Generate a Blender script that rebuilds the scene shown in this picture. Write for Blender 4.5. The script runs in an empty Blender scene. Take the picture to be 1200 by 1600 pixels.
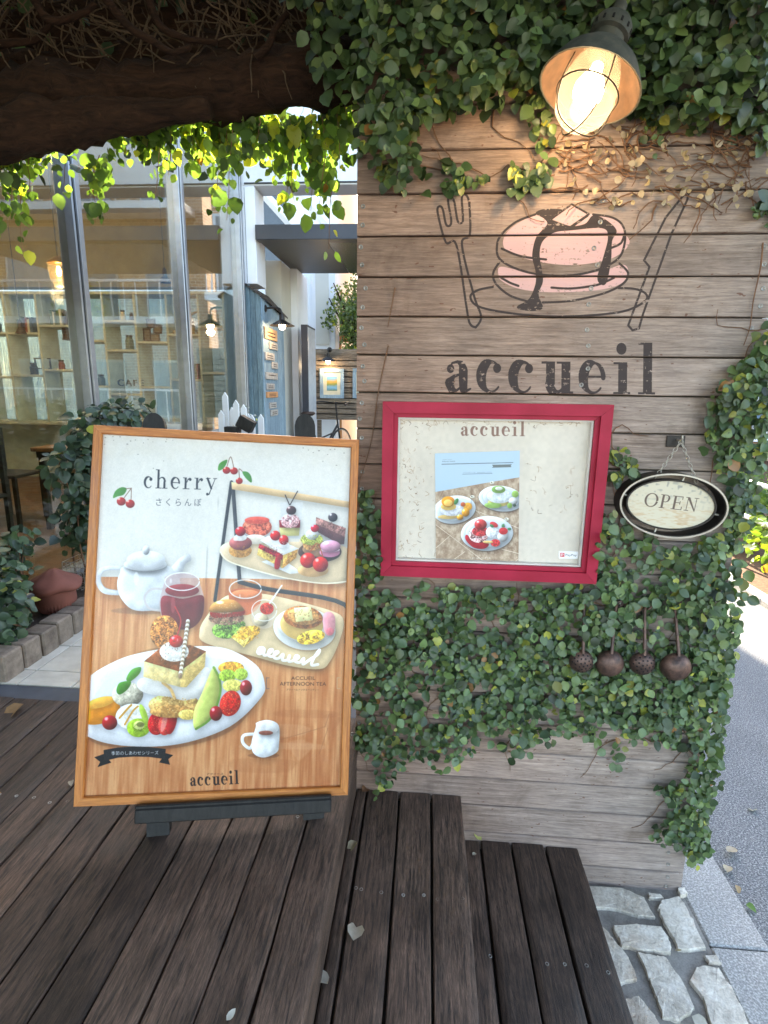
import bpy, math, random
import numpy as np
from mathutils import Vector, Matrix
random.seed(7); rng = np.random.default_rng(11)
sc = bpy.context.scene
COL = sc.collection
# ---------------------------------------------------------------- camera
F = 865.0; D = 1.75; EYE = 1.755
PIT, ROL, YAW = [math.radians(a) for a in (12.4, .76, -4.4)]
cy_, sy_ = math.cos(YAW), math.sin(YAW)
FW = np.array([sy_*math.cos(PIT), cy_*math.cos(PIT), -math.sin(PIT)])
_r = np.array([cy_, -sy_, 0.0]); _u = np.cross(_r, FW)
RT = _r*math.cos(ROL)+_u*math.sin(ROL); UP = -_r*math.sin(ROL)+_u*math.cos(ROL)
CAM = np.array([0, -D, EYE])
cd = bpy.data.cameras.new('camera'); cam = bpy.data.objects.new('camera', cd); COL.objects.link(cam)
cd.sensor_fit = 'VERTICAL'; cd.sensor_height = 24.0; cd.lens = 24.0*F/1600; cd.clip_start = .05; cd.clip_end = 600
cam.matrix_world = Matrix(((RT[0], UP[0], -FW[0], CAM[0]), (RT[1], UP[1], -FW[1], CAM[1]), (RT[2], UP[2], -FW[2], CAM[2]), (0, 0, 0, 1)))
sc.camera = cam
sc.render.resolution_x, sc.render.resolution_y = 768, 1024
# ---------------------------------------------------------------- sky and sun
SUN_EL, SUN_AZ = math.radians(32), math.radians(-10)     # low sun behind the sign wall, a little to the left
sun_dir = Vector((math.sin(SUN_AZ)*math.cos(SUN_EL), math.cos(SUN_AZ)*math.cos(SUN_EL), math.sin(SUN_EL)))
world = bpy.data.worlds.new('World'); sc.world = world; world.use_nodes = True
wn = world.node_tree; bg = wn.nodes['Background']
sky = wn.nodes.new('ShaderNodeTexSky'); sky.sky_type = 'NISHITA'; sky.sun_disc = False
sky.sun_elevation = SUN_EL; sky.sun_rotation = SUN_AZ; sky.air_density = 1.0; sky.dust_density = 1.6; sky.ozone_density = 1.0
wn.links.new(sky.outputs[0], bg.inputs[0]); bg.inputs[1].default_value = .15
sl = bpy.data.lights.new('sun', 'SUN'); sl.energy = 4.0; sl.angle = math.radians(.5); sl.color = (1, .94, .84)
so = bpy.data.objects.new('sun', sl); COL.objects.link(so); so.rotation_euler = sun_dir.to_track_quat('Z', 'Y').to_euler(); so.location = (-3, 14, 12)
sc.view_settings.view_transform = 'Standard'; sc.view_settings.look = 'None'
sc.view_settings.exposure = 3.0; sc.view_settings.gamma = 1.0
sc.view_settings.use_white_balance = True; sc.view_settings.white_balance_temperature = 7300; sc.view_settings.white_balance_tint = 10   # camera balanced for open shade
sc.render.engine = 'CYCLES'
sc.cycles.use_denoising = True
sc.cycles.max_bounces = 8; sc.cycles.transparent_max_bounces = 16
sc.cycles.sample_clamp_indirect = 6.0

# ---------------------------------------------------------------- photo pixel -> place
def ray(x, y): return RT*(x-600)/F - UP*(y-800)/F + FW
def at(x, y, axis, val):
    d = ray(x, y); t = (val-CAM[axis])/d[axis]
    return CAM + t*d
# ---------------------------------------------------------------- mesh helpers
class MB:
    def __init__(s): s.v = []; s.f = []
    def add(s, vs, fs, T=None):
        o = len(s.v)
        for p in vs:
            p = Vector(p)
            s.v.append(tuple(T @ p) if T is not None else tuple(p))
        s.f += [tuple(i+o for i in f) for f in fs]; return s
    def box(s, x0, x1, y0, y1, z0, z1, b=0.0, T=None):
        if b <= 0:
            vs = [(x, y, z) for x in (x0, x1) for y in (y0, y1) for z in (z0, z1)]
            return s.add(vs, [(0, 1, 3, 2), (4, 6, 7, 5), (0, 4, 5, 1), (2, 3, 7, 6), (0, 2, 6, 4), (1, 5, 7, 3)], T)
        vs = []; ix = {}
        lo = (x0, y0, z0); hi = (x1, y1, z1)
        for i in (0, 1):
            for j in (0, 1):
                for k in (0, 1):
                    c = [(hi if q else lo)[a] for a, q in enumerate((i, j, k))]
                    d = [-b if q else b for q in (i, j, k)]
                    for a in range(3):
                        p = [c[m]+(d[m] if m != a else 0) for m in range(3)]
                        ix[(i, j, k, a)] = len(vs); vs.append(p)
        fs = []
        sq = ((0, 0), (1, 0), (1, 1), (0, 1))
        def cc(a, q, u): r = [0, 0, 0]; r[a] = q; r[(a+1) % 3] = u[0]; r[(a+2) % 3] = u[1]; return tuple(r)
        for a in range(3):
            for q in (0, 1):
                f = [ix[cc(a, q, u)+(a,)] for u in sq]; fs.append(tuple(f if q else f[::-1]))
        for a in range(3):
            b1, b2 = (a+1) % 3, (a+2) % 3
            for u in sq:
                p = cc(a, 0, u); q = cc(a, 1, u)
                f = (ix[p+(b1,)], ix[q+(b1,)], ix[q+(b2,)], ix[p+(b2,)])
                fs.append(f if (u[0] != u[1]) else f[::-1])
        for i in (0, 1):
            for j in (0, 1):
                for k in (0, 1):
                    f = tuple(ix[(i, j, k, a)] for a in range(3)); fs.append(f if (i+j+k) % 2 else f[::-1])
        return s.add(vs, fs, T)
    def tube(s, pts, r, n=8, cap=True, T=None):
        pts = [Vector(p) for p in pts]; m = len(pts)
        if not hasattr(r, '__len__'): r = [r]*m
        vs = []; fs = []; ref = None
        for i, p in enumerate(pts):
            t = (pts[min(i+1, m-1)]-pts[max(i-1, 0)]).normalized()
            if ref is None:
                ref = Vector((0, 0, 1)) if abs(t.z) < .9 else Vector((1, 0, 0))
            a = (ref - t*ref.dot(t)).normalized(); ref = a; b = t.cross(a)
            for k in range(n):
                w = 2*math.pi*k/n; vs.append(p+(a*math.cos(w)+b*math.sin(w))*r[i])
        for i in range(m-1):
            for k in range(n):
                k2 = (k+1) % n; fs.append((i*n+k, i*n+k2, (i+1)*n+k2, (i+1)*n+k))
        if cap: fs += [tuple(range(n))[::-1], tuple((m-1)*n+k for k in range(n))]
        return s.add(vs, fs, T)
    def lathe(s, prof, n=24, T=None):          # profile of (radius, z)
        vs = []; fs = []
        for r, z in prof:
            for k in range(n):
                w = 2*math.pi*k/n; vs.append((r*math.cos(w), r*math.sin(w), z))
        for i in range(len(prof)-1):
            for k in range(n):
                k2 = (k+1) % n; fs.append((i*n+k, i*n+k2, (i+1)*n+k2, (i+1)*n+k))
        if prof[0][0] > 1e-6: fs.append(tuple(range(n))[::-1])
        if prof[-1][0] > 1e-6: fs.append(tuple((len(prof)-1)*n+k for k in range(n)))
        return s.add(vs, fs, T)
    def prism(s, poly, h0, h1, T=None):         # polygon (ccw) in x,y, from h0 to h1 in z
        n = len(poly)
        vs = [(p[0], p[1], h0) for p in poly]+[(p[0], p[1], h1) for p in poly]
        fs = [tuple(range(n))[::-1], tuple(range(n, 2*n))]+[(i, (i+1) % n, n+(i+1) % n, n+i) for i in range(n)]
        return s.add(vs, fs, T)
    def ring(s, outer, inner, h0, h1, T=None):  # two loops with the same count
        n = len(outer)
        vs = [(*p, h1) for p in outer]+[(*p, h1) for p in inner]+[(*p, h0) for p in outer]+[(*p, h0) for p in inner]
        fs = []
        for i in range(n):
            j = (i+1) % n
            fs += [(i, j, n+j, n+i), (2*n+j, 2*n+i, 3*n+i, 3*n+j), (i, 2*n+i, 2*n+j, j), (n+j, 3*n+j, 3*n+i, n+i)]
        return s.add(vs, fs, T)
    def build(s, name, mat, parent=None, smooth=None, loc=None, rot=None):
        me = bpy.data.meshes.new(name); me.from_pydata(s.v, [], s.f); me.update()
        return mk(name, me, mat, parent, smooth, loc, rot)
def mk(name, me, mat, parent=None, smooth=None, loc=None, rot=None):
    if mat is not None and not me.materials: me.materials.append(mat)
    if smooth is not None:
        me.polygons.foreach_set('use_smooth', [True]*len(me.polygons))
        if smooth < 179: me.set_sharp_from_angle(angle=math.radians(smooth))
    o = bpy.data.objects.new(name, me); COL.objects.link(o)
    if parent is not None: o.parent = parent
    if loc is not None: o.location = loc
    if rot is not None: o.rotation_euler = rot
    return o
def rebase(o, p):
    """put the origin of a mesh object at p (its vertices were given in its parent's space)"""
    o.data.transform(Matrix.Translation(-Vector(p))); o.location = Vector(o.location)+Vector(p); return o
def tag(o, label=None, cat=None, group=None, kind=None):
    for k, v in (('label', label), ('category', cat), ('group', group), ('kind', kind)):
        if v: o[k] = v
    return o
def thing(name, label, cat, loc=(0, 0, 0), rot=None, group=None, kind=None):
    o = bpy.data.objects.new(name, None); COL.objects.link(o); o.location = loc; o.empty_display_size = .1
    if rot is not None: o.rotation_euler = rot
    return tag(o, label, cat, group, kind)
class W:
    """collects world-space geometry and builds it under a thing whose Empty is only translated"""
    def __init__(s, parent): s.p = parent; s.m = MB()
    def __getattr__(s, k): return getattr(s.m, k)
    def build(s, name, mat, smooth=None):
        L = Vector(s.p.location) if s.p is not None else Vector((0, 0, 0))
        q = s.p
        while q is not None and q.parent is not None: q = q.parent; L += Vector(q.location)
        s.m.v = [tuple(Vector(v)-L) for v in s.m.v]
        c = sum((Vector(v) for v in s.m.v), Vector())/max(1, len(s.m.v))
        s.m.v = [tuple(Vector(v)-c) for v in s.m.v]
        o = s.m.build(name, mat, s.p, smooth); o.location = c; return o
def copy_part(o, parent, loc=None, rot=None):
    c = o.copy(); COL.objects.link(c); c.parent = parent
    if loc is not None: c.location = loc
    if rot is not None: c.rotation_euler = rot
    return c
def ell(cx, cy, rx, ry, n=40, rot=0.0):
    c, s = math.cos(rot), math.sin(rot)
    return [(cx+rx*math.cos(2*math.pi*k/n)*c-ry*math.sin(2*math.pi*k/n)*s, cy+rx*math.cos(2*math.pi*k/n)*s+ry*math.sin(2*math.pi*k/n)*c) for k in range(n)]
def smoothed(p, closed=True, k=6):
    n = len(p); o = []
    for i in range(n if closed else n-1):
        q = [p[(i+j) % n] if closed else p[min(max(i+j, 0), n-1)] for j in (-1, 0, 1, 2)]
        q = [np.array(a, float) for a in q]
        for t in np.arange(k)/k:
            o.append(.5*(2*q[1]+(q[2]-q[0])*t+(2*q[0]-5*q[1]+4*q[2]-q[3])*t*t+(3*q[1]-q[0]-3*q[2]+q[3])*t**3))
    if not closed: o.append(np.array(p[-1], float))
    return [tuple(a) for a in o]

# ---------------------------------------------------------------- materials
def S(r, g, b):
    f = lambda c: (c/255)/12.92 if c/255 <= .04045 else ((c/255+.055)/1.055)**2.4
    return (f(r), f(g), f(b), 1)
class Mat:
    def __init__(s, name, col=(.5, .5, .5, 1), rough=.6, metal=0.0, spec=.5, **kw):
        s.m = bpy.data.materials.new(name); s.m.use_nodes = True; s.nt = s.m.node_tree
        s.b = s.nt.nodes['Principled BSDF']; s.out = s.nt.nodes['Material Output']
        s.b.inputs['Base Color'].default_value = (*col[:3], 1); s.b.inputs['Roughness'].default_value = rough
        s.b.inputs['Metallic'].default_value = metal; s.b.inputs['Specular IOR Level'].default_value = spec
        for k, v in kw.items(): s.b.inputs[k.replace('_', ' ')].default_value = v
    def n(s, t, **kw):
        nd = s.nt.nodes.new('ShaderNode'+t)
        for k, v in kw.items():
            if hasattr(nd, k) and k not in ('Scale',): setattr(nd, k, v)
            else: nd.inputs[k.replace('_', ' ')].default_value = v
        return nd
    def l(s, a, b): s.nt.links.new(a, b)
    def coords(s, scale=(1, 1, 1), rnd=True, kind='Object', rot=(0, 0, 0)):
        tc = s.n('TexCoord'); mp = s.n('Mapping'); mp.inputs['Scale'].default_value = scale; mp.inputs['Rotation'].default_value = rot
        src = tc.outputs[kind]
        if rnd:
            oi = s.n('ObjectInfo'); ml = s.n('Math', operation='MULTIPLY'); ml.inputs[1].default_value = 37.0
            s.l(oi.outputs['Random'], ml.inputs[0]); ad = s.n('VectorMath', operation='ADD')
            s.l(src, ad.inputs[0]); s.l(ml.outputs[0], ad.inputs[1]); src = ad.outputs[0]
        s.l(src, mp.inputs[0]); return mp.outputs[0]
    def noise(s, vec, scale, detail=4, rough=.55, dist=0.0):
        nz = s.n('TexNoise'); nz.inputs['Scale'].default_value = scale; nz.inputs['Detail'].default_value = detail
        nz.inputs['Roughness'].default_value = rough; nz.inputs['Distortion'].default_value = dist
        s.l(vec, nz.inputs['Vector']); return nz.outputs[0]
    def ramp(s, fac, stops):
        r = s.n('ValToRGB'); e = r.color_ramp.elements
        while len(e) < len(stops): e.new(.5)
        for q, (p, c) in zip(e, stops):
            q.position = p; q.color = c if len(c) == 4 else (*c, 1)
        s.l(fac, r.inputs[0]); return r.outputs[0]
    def mix(s, fac, a, b, mode='MIX'):
        m = s.n('MixRGB', blend_type=mode)
        for i, x in enumerate((fac, a, b)):
            if hasattr(x, 'is_linked'): s.l(x, m.inputs[i])
            else: m.inputs[i].default_value = x if i == 0 or len(x) == 4 else (*x, 1)
        return m.outputs[0]
    def math(s, op, a, b=0.0):
        m = s.n('Math', operation=op)
        for i, x in enumerate((a, b)):
            if hasattr(x, 'is_linked'): s.l(x, m.inputs[i])
            else: m.inputs[i].default_value = x
        return m.outputs[0]
    def base(s, c): s.l(c, s.b.inputs['Base Color']); return s
    def rough(s, c): s.l(c, s.b.inputs['Roughness']); return s
    def bump(s, h, strength=.3, dist=.01):
        b = s.n('Bump'); b.inputs['Strength'].default_value = strength; b.inputs['Distance'].default_value = dist
        s.l(h, b.inputs['Height']); s.l(b.outputs[0], s.b.inputs['Normal']); return s
    def hsv_rand(s, c, amt=.35, sat=.0):
        oi = s.n('ObjectInfo'); h = s.n('HueSaturation'); v = s.math('MULTIPLY_ADD', oi.outputs['Random'], amt)
        v.node.inputs[2].default_value = 1-amt/2; s.l(v, h.inputs['Value']); s.l(c, h.inputs['Color'])
        return h.outputs[0]
def plain(name, col, rough=.6, metal=0., spec=.5, var=.12, scale=14, bump=.1, **kw):
    m = Mat(name, col, rough, metal, spec, **kw); v = m.coords()
    a = m.noise(v, scale, 5); c = np.array(col[:3])
    m.base(m.ramp(a, [(.3, tuple(c*(1-var))), (.7, tuple(np.minimum(1, c*(1+var))))]))
    if bump: m.bump(m.noise(v, scale*6, 3), bump, .003)
    return m.m
def wood(name, dark, light, grain=(1, 18, 18), scale=6, rough=.7, spec=.3, amt=.4, bump=.35, blotch=.5, line=.5, lo=.32, hi=.68):
    m = Mat(name, light, rough, 0, spec); v = m.coords(grain)
    g = m.noise(v, scale, 8, .65, .6); g2 = m.noise(v, scale*5, 4, .7)
    c = m.ramp(g, [(lo, dark), (hi, light)])
    c = m.mix(line, c, m.ramp(g2, [(.35, (.35, .33, .32)), (.6, (1.1, 1.1, 1.1))]), 'MULTIPLY')
    v2 = m.coords((1, 1, 1)); bl = m.noise(v2, 5, 4, .6)
    c = m.mix(blotch, c, m.ramp(bl, [(.33, (.45, .45, .47)), (.62, (1.15, 1.12, 1.08))]), 'MULTIPLY')
    m.base(m.hsv_rand(c, amt)); m.bump(m.mix(.5, g, g2), bump, .004)
    m.rough(m.ramp(bl, [(.3, (rough-.15,)*3), (.7, (min(1, rough+.12),)*3)]))
    return m
def glassy(name, tint=(1, 1, 1), refl=1.0, rough=.0, wave=0.0, haze=0.0):
    """thin clear pane: what is behind shows through, with the Fresnel reflection of both faces"""
    m = Mat(name); t = m.n('BsdfTransparent'); t.inputs[0].default_value = (*tint, 1)
    g = m.n('BsdfGlossy'); g.inputs['Roughness'].default_value = rough; g.inputs[0].default_value = (1, 1, 1, 1)
    ge = m.n('NewGeometry'); dt = m.n('VectorMath', operation='DOT_PRODUCT'); m.l(ge.outputs['Incoming'], dt.inputs[0]); m.l(ge.outputs['Normal'], dt.inputs[1])
    k = m.math('SUBTRACT', 1.0, m.math('ABSOLUTE', dt.outputs['Value'])); k = m.math('POWER', k, 5.0)      # Schlick, the same from either side of the pane
    k = m.math('MULTIPLY_ADD', k, .96); k.node.inputs[2].default_value = .04; k = m.math('MINIMUM', m.math('MULTIPLY', k, refl), 1.0)
    if wave:
        bp = m.n('Bump'); bp.inputs['Strength'].default_value = wave; bp.inputs['Distance'].default_value = .02
        m.l(m.noise(m.coords((1, 1, .6), False), 3.0, 2), bp.inputs['Height']); m.l(bp.outputs[0], g.inputs['Normal'])
    mx = m.n('MixShader'); m.l(k, mx.inputs[0]); m.l(t.outputs[0], mx.inputs[1]); m.l(g.outputs[0], mx.inputs[2]); o = mx.outputs[0]
    if haze:
        d = m.n('BsdfDiffuse'); d.inputs[0].default_value = (.8, .8, .78, 1); m2 = m.n('MixShader'); m2.inputs[0].default_value = haze
        m.l(o, m2.inputs[1]); m.l(d.outputs[0], m2.inputs[2]); o = m2.outputs[0]
    m.l(o, m.out.inputs[0]); return m.m
def emit(name, col, strength):
    m = Mat(name, col); m.b.inputs['Emission Color'].default_value = (*col[:3], 1); m.b.inputs['Emission Strength'].default_value = strength; return m.m
# ---------------------------------------------------------------- flat print: drawn here, pixel by pixel, from shapes
def homography(src, dst):
    A = []
    for (x, y), (u, v) in zip(src, dst):
        A += [[x, y, 1, 0, 0, 0, -u*x, -u*y, -u], [0, 0, 0, x, y, 1, -v*x, -v*y, -v]]
    return np.linalg.svd(np.array(A, float))[2][-1].reshape(3, 3)
def noise2(h, w, cells, seed, stretch=(1, 1)):
    r = np.random.default_rng(seed); gy = max(2, int(cells*stretch[1]*h/w)+2); gx = max(2, int(cells*stretch[0])+2)
    g = r.random((gy, gx)); y = np.linspace(0, gy-1.001, h); x = np.linspace(0, gx-1.001, w)
    yi = y.astype(int); xi = x.astype(int); fy = (y-yi)[:, None]; fx = (x-xi)[None]
    fy = fy*fy*(3-2*fy); fx = fx*fx*(3-2*fx)
    a = g[yi][:, xi]; b = g[yi][:, xi+1]; c = g[yi+1][:, xi]; d = g[yi+1][:, xi+1]
    return (a*(1-fx)+b*fx)*(1-fy)+(c*(1-fx)+d*fx)*fy
def boxblur(a, r):
    for ax in (0, 1):
        p = np.pad(a, [(r+1, r) if k == ax else (0, 0) for k in range(2)]); c = np.cumsum(p, ax); n = a.shape[ax]
        a = (np.take(c, np.arange(2*r+1, 2*r+1+n), ax)-np.take(c, np.arange(0, n), ax))/(2*r+1)
    return a
class Canvas:
    relief = 0.0
    def __init__(s, w, h, col, quad=None, ch=3):
        s.w, s.h = w, h; s.a = np.zeros((h, w, ch), np.float32); s.a[:] = np.array(col, np.float32)[:ch]/255
        s.H = homography(quad, [(0, 0), (w, 0), (w, h), (0, h)]) if quad is not None else None; s.f = None
    def tr(s, p):
        p = np.array(p, float).reshape(-1, 2)
        if s.f is not None: p = s.f(p)
        if s.H is None: return p
        q = np.c_[p, np.ones(len(p))] @ s.H.T; return q[:, :2]/q[:, 2:]
    def mask(s, polys):
        """coverage of a union of polygons (each filled even-odd), 3x supersampled; returns slice and mask"""
        al = np.concatenate(polys); x0, y0 = np.floor(al.min(0)).astype(int)-7; x1, y1 = np.ceil(al.max(0)).astype(int)+8
        x0, y0 = max(0, x0), max(0, y0); x1, y1 = min(s.w, x1), min(s.h, y1)
        if x1 <= x0 or y1 <= y0: return None
        k = 3; X = x0+(np.arange((x1-x0)*k)+.5)/k; Y = y0+(np.arange((y1-y0)*k)+.5)/k
        m = np.zeros((len(Y), len(X)), bool)
        for P in polys:
            c = np.zeros_like(m)
            for i in range(len(P)):
                ax, ay = P[i-1]; bx, by = P[i]
                if ay == by: continue
                r = (Y >= min(ay, by)) & (Y < max(ay, by))
                if not r.any(): continue
                xs = ax+(Y[r]-ay)*(bx-ax)/(by-ay); c[r] ^= X[None] < xs[:, None]
            m |= c
        m = m.reshape(y1-y0, k, x1-x0, k).mean((1, 3)).astype(np.float32)
        return (slice(y0, y1), slice(x0, x1)), m
    def blend(s, sm, col, alpha=1.0, shade=None, tex=0.0, seed=0, soft=0):
        if sm is None: return
        (sl, m) = sm
        if s.relief and soft == 0 and alpha > .95 and min(m.shape) > 7:      # cast a soft shadow on what lies below and round the edges off
            r = max(2, min(10, min(m.shape)//7)); y0, x0 = sl[0].start, sl[1].start; pad = 3*r
            Y0, X0, Y1, X1 = max(0, y0-pad), max(0, x0-pad), min(s.h, sl[0].stop+pad), min(s.w, sl[1].stop+pad)
            big = np.zeros((Y1-Y0, X1-X0), np.float32); big[y0-Y0:y0-Y0+m.shape[0], x0-X0:x0-X0+m.shape[1]] = m
            bl = boxblur(boxblur(big, r), r); d = max(1, r//2); sh = np.roll(np.roll(bl, d*2, 0), d, 1)
            s.a[Y0:Y1, X0:X1] *= (1-.42*s.relief*sh)[..., None]
            em = np.roll(np.roll(bl, -d, 0), -d, 1)-np.roll(np.roll(bl, d, 0), d, 1); em = em[y0-Y0:y0-Y0+m.shape[0], x0-X0:x0-X0+m.shape[1]]
            col = np.zeros(m.shape+(s.a.shape[2],), np.float32)+np.array(col, np.float32)
            col = col*(1+.55*s.relief*em)[..., None]+(40*s.relief*np.clip(em, 0, 1))[..., None]
            col = col*(1+.10*s.relief*(np.random.default_rng(m.size).random(m.shape)-.5)+.22*s.relief*(noise2(*m.shape, 7, m.size % 97)-.5))[..., None]
        for _ in range(soft):
            p = np.pad(m, 1, mode='edge'); m = (p[:-2, 1:-1]+p[2:, 1:-1]+p[1:-1, :-2]+p[1:-1, 2:]+2*p[1:-1, 1:-1])/6
        c = np.zeros(m.shape+(s.a.shape[2],), np.float32)+np.array(col, np.float32)/255
        h, w = m.shape; yy, xx = np.mgrid[0:h, 0:w]; u = (xx+.5)/w*2-1; v = (yy+.5)/h*2-1
        if shade == 'ball':
            z = np.sqrt(np.clip(1-u*u-v*v, 0, 1)); L = np.clip(-.45*u-.6*v+.66*z, 0, 1)
            c = c*(.55+.55*L)[..., None]+(np.clip(1-((u+.35)**2+(v+.4)**2)/.05, 0, 1)*.6)[..., None]
        elif shade == 'down': c = c*(1.06-.16*(v+1)/2)[..., None]
        elif shade == 'right': c = c*(1.05-.2*(u+1)/2)[..., None]
        elif shade == 'rim': c = c*(1-.18*np.clip(u*u+v*v, 0, 1))[..., None]
        elif shade == 'up': c = c*(.86+.16*(v+1)/2)[..., None]
        if tex: c = c*(1+tex*(noise2(h, w, 9, seed+1)-.5)*1.2+tex*(noise2(h, w, 30, seed+2)-.5)*1.4)[..., None]
        m = (m*alpha)[..., None]; s.a[sl] = s.a[sl]*(1-m)+np.clip(c, 0, 1)*m
    def P(s, pts, col, sm=False, **k):
        if sm: pts = smoothed(pts)
        s.blend(s.mask([s.tr(pts)]), col, **k)
    def E(s, cx, cy, rx, ry, col, rot=0, **k): s.blend(s.mask([s.tr(ell(cx, cy, rx, ry, 44, math.radians(rot)))]), col, **k)
    def L(s, pts, w, col, sm=True, **k):
        if sm and len(pts) > 2: pts = smoothed(pts, False)
        s.blend(s.mask([s.tr(q) for q in strokes(pts, w)]), col, **k)
    def U(s, polys, col, **k): s.blend(s.mask([s.tr(q) for q in polys]), col, **k)
    def image(s, name):
        im = bpy.data.images.new(name, s.w, s.h, alpha=False); o = np.ones((s.h, s.w, 4), np.float32)
        o[..., :s.a.shape[2]] = np.clip(s.a, 0, 1); im.pixels.foreach_set(o[::-1].ravel()); im.update(); im.pack(); return im
def strokes(pts, w):
    """a pen stroke: one quad per segment and a disc per joint; w a number or one width per point"""
    pts = [np.array(p, float) for p in pts]; n = len(pts)
    if not hasattr(w, '__len__'): w = [w]*n
    if len(w) != n: w = list(np.interp(np.linspace(0, 1, n), np.linspace(0, 1, len(w)), w))
    o = []
    for i in range(n):
        if i:
            d = pts[i]-pts[i-1]; L = np.hypot(*d)
            if L > 1e-9:
                q = np.array([-d[1], d[0]])/L; o.append(np.array([pts[i-1]+q*w[i-1]/2, pts[i]+q*w[i]/2, pts[i]-q*w[i]/2, pts[i-1]-q*w[i-1]/2]))
        o.append(np.array(ell(*pts[i], w[i]/2, w[i]/2, 10)))
    return o
# --- roman letters with thick stems and hairlines, x-height 1, baseline 0, y up: list of polygons + advance
def _arc(cx, cy, rx, ry, a0, a1, n=16): return [(cx+rx*math.cos(math.radians(a)), cy+ry*math.sin(math.radians(a))) for a in np.linspace(a0, a1, n)]
def _pen(pts, w): return [np.array(q) for q in strokes(pts, w)]
def _bx(x0, x1, y0, y1): return [np.array([(x0, y0), (x1, y0), (x1, y1), (x0, y1)], float)]
def glyph(c, hv=.27, th=.06):
    B = lambda x, y, r: [np.array(ell(x, y, r, r, 16))]
    flag = lambda x, y: [np.array([(x-.2, y-.06), (x-.2, y-.1), (x, y-.22), (x, y)], float)]
    if c == 'l': return _bx(.2, .2+hv, 0, 1.62)+_bx(.02, .65, 0, th)+_bx(.02, .3, 1.62-th, 1.62), .72
    if c == 'i': return _bx(.2, .2+hv, 0, 1)+_bx(.02, .65, 0, th)+_bx(.02, .3, 1-th, 1)+B(.31, 1.42, .19), .72
    if c == 'u': return (_bx(.17, .17+hv, .25, 1)+_bx(0, .3, 1-th, 1)+_bx(.74, .74+hv, 0, 1)+_bx(.56, .85, 1-th, 1)+_bx(.9, 1.18, 0, th)
                         + _pen(_arc(.56, .3, .255, .26, 180, 335), [hv, hv*.9, th*1.6, th])), 1.22
    if c == 'c': return _pen(_arc(.5, .5, .37, .47, 50, 318, 30), [th, th*1.5, hv, hv*1.15, hv, th*2, th, th])+B(.72, .77, .15), .98
    if c == 'e': return _pen(_arc(.5, .5, .37, .47, 2, 318, 34), [th*2.6, th*2.2, th, hv, hv*1.15, hv, th*2, th, th])+_bx(.2, .92, .5, .5+th), 1.02
    if c == 'a': return (_pen([(.2, .74), (.3, .92), (.5, .96), (.66, .88), (.71, .7), (.71, .4), (.72, .12), (.82, .04), (.98, .12)], [th, th, th*1.4, hv*.7, hv, hv, hv*.9, th*1.3, th])
                         + B(.24, .74, .14)+_pen([(.64, .58), (.36, .5), (.2, .3), (.28, .1), (.46, .05), (.66, .2)], [th, th*1.6, hv, hv*.8, th*1.2, th])), 1.04
    if c == 'h': return (_bx(.17, .17+hv, 0, 1.62)+_bx(0, .3, 1.62-th, 1.62)+_bx(0, .6, 0, th)+_bx(.78, .78+hv, 0, .62)+_bx(.64, 1.2, 0, th)
                         + _pen(_arc(.62, .62, .29, .33, 150, 0), [th, th*1.4, hv*.8, hv])), 1.26
    if c == 'r': return _bx(.17, .17+hv, 0, 1)+_bx(0, .3, 1-th, 1)+_bx(0, .66, 0, th)+_pen([(.4, .6), (.5, .84), (.68, .93)], [th, th*1.5, th*2])+B(.72, .84, .13), .92
    if c == 'y': return (_pen([(.17, .96), (.56, .12)], hv*.95)+_pen([(.92, .96), (.52, .0), (.36, -.38), (.2, -.44)], [th, th*1.2, th*1.6, th*1.6])+B(.18, -.38, .12)
                         + _bx(0, .45, 1-th, 1)+_bx(.72, 1.1, 1-th, 1)), 1.1
    if c == 'O': return [np.array(ell(.72, .72, .7, .74, 40)+ell(.72, .72, .48, .66, 40)[::-1]+[ell(.72, .72, .48, .66, 40)[-1]])], 1.52
    if c == 'P': return _bx(.22, .44, 0, 1.44)+_bx(.05, .62, 0, .07)+_bx(.05, .7, 1.37, 1.44)+_pen([(.4, 1.4), (.7, 1.4), (.9, 1.25), (.93, 1.05), (.86, .82), (.66, .68), (.4, .68)], [.07, .07, .15, .2, .15, .07, .07]), 1.2
    if c == 'E': return _bx(.22, .44, 0, 1.44)+_bx(.05, 1.12, 0, .07)+_bx(.05, 1.08, 1.37, 1.44)+_bx(.4, .86, .7, .77)+_bx(.82, .9, .56, .92)+_bx(1.02, 1.1, 1.1, 1.44)+_bx(1.06, 1.14, 0, .36), 1.3
    if c == 'N': return _bx(.25, .32, 0, 1.44)+_bx(1.1, 1.17, 0, 1.44)+[np.array([(.16, 1.44), (.44, 1.44), (1.17, .1), (1.17, 0), (1.08, 0)], float)]+_bx(.05, .52, 0, .07)+_bx(.05, .34, 1.37, 1.44)+_bx(.9, 1.37, 1.37, 1.44), 1.45
    return [], .6
def word(txt, sp=.1, hv=.27, th=.06):
    o = []; x = 0
    for c in txt:
        g, w = glyph(c, hv, th); o += [np.array(q)+(x, 0) for q in g]; x += w+sp
    return o, x-sp
def set_word(polys, width, p0, p1, xh):
    """place a word so that it runs from p0 to p1 with the x-height xh (screen y down)"""
    p0, p1 = np.array(p0, float), np.array(p1, float); d = (p1-p0)/width; u = np.array([d[1], -d[0]]); u = u/np.hypot(*u)*xh
    return [p0+q[:, :1]*d+q[:, 1:]*u for q in polys]
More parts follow.
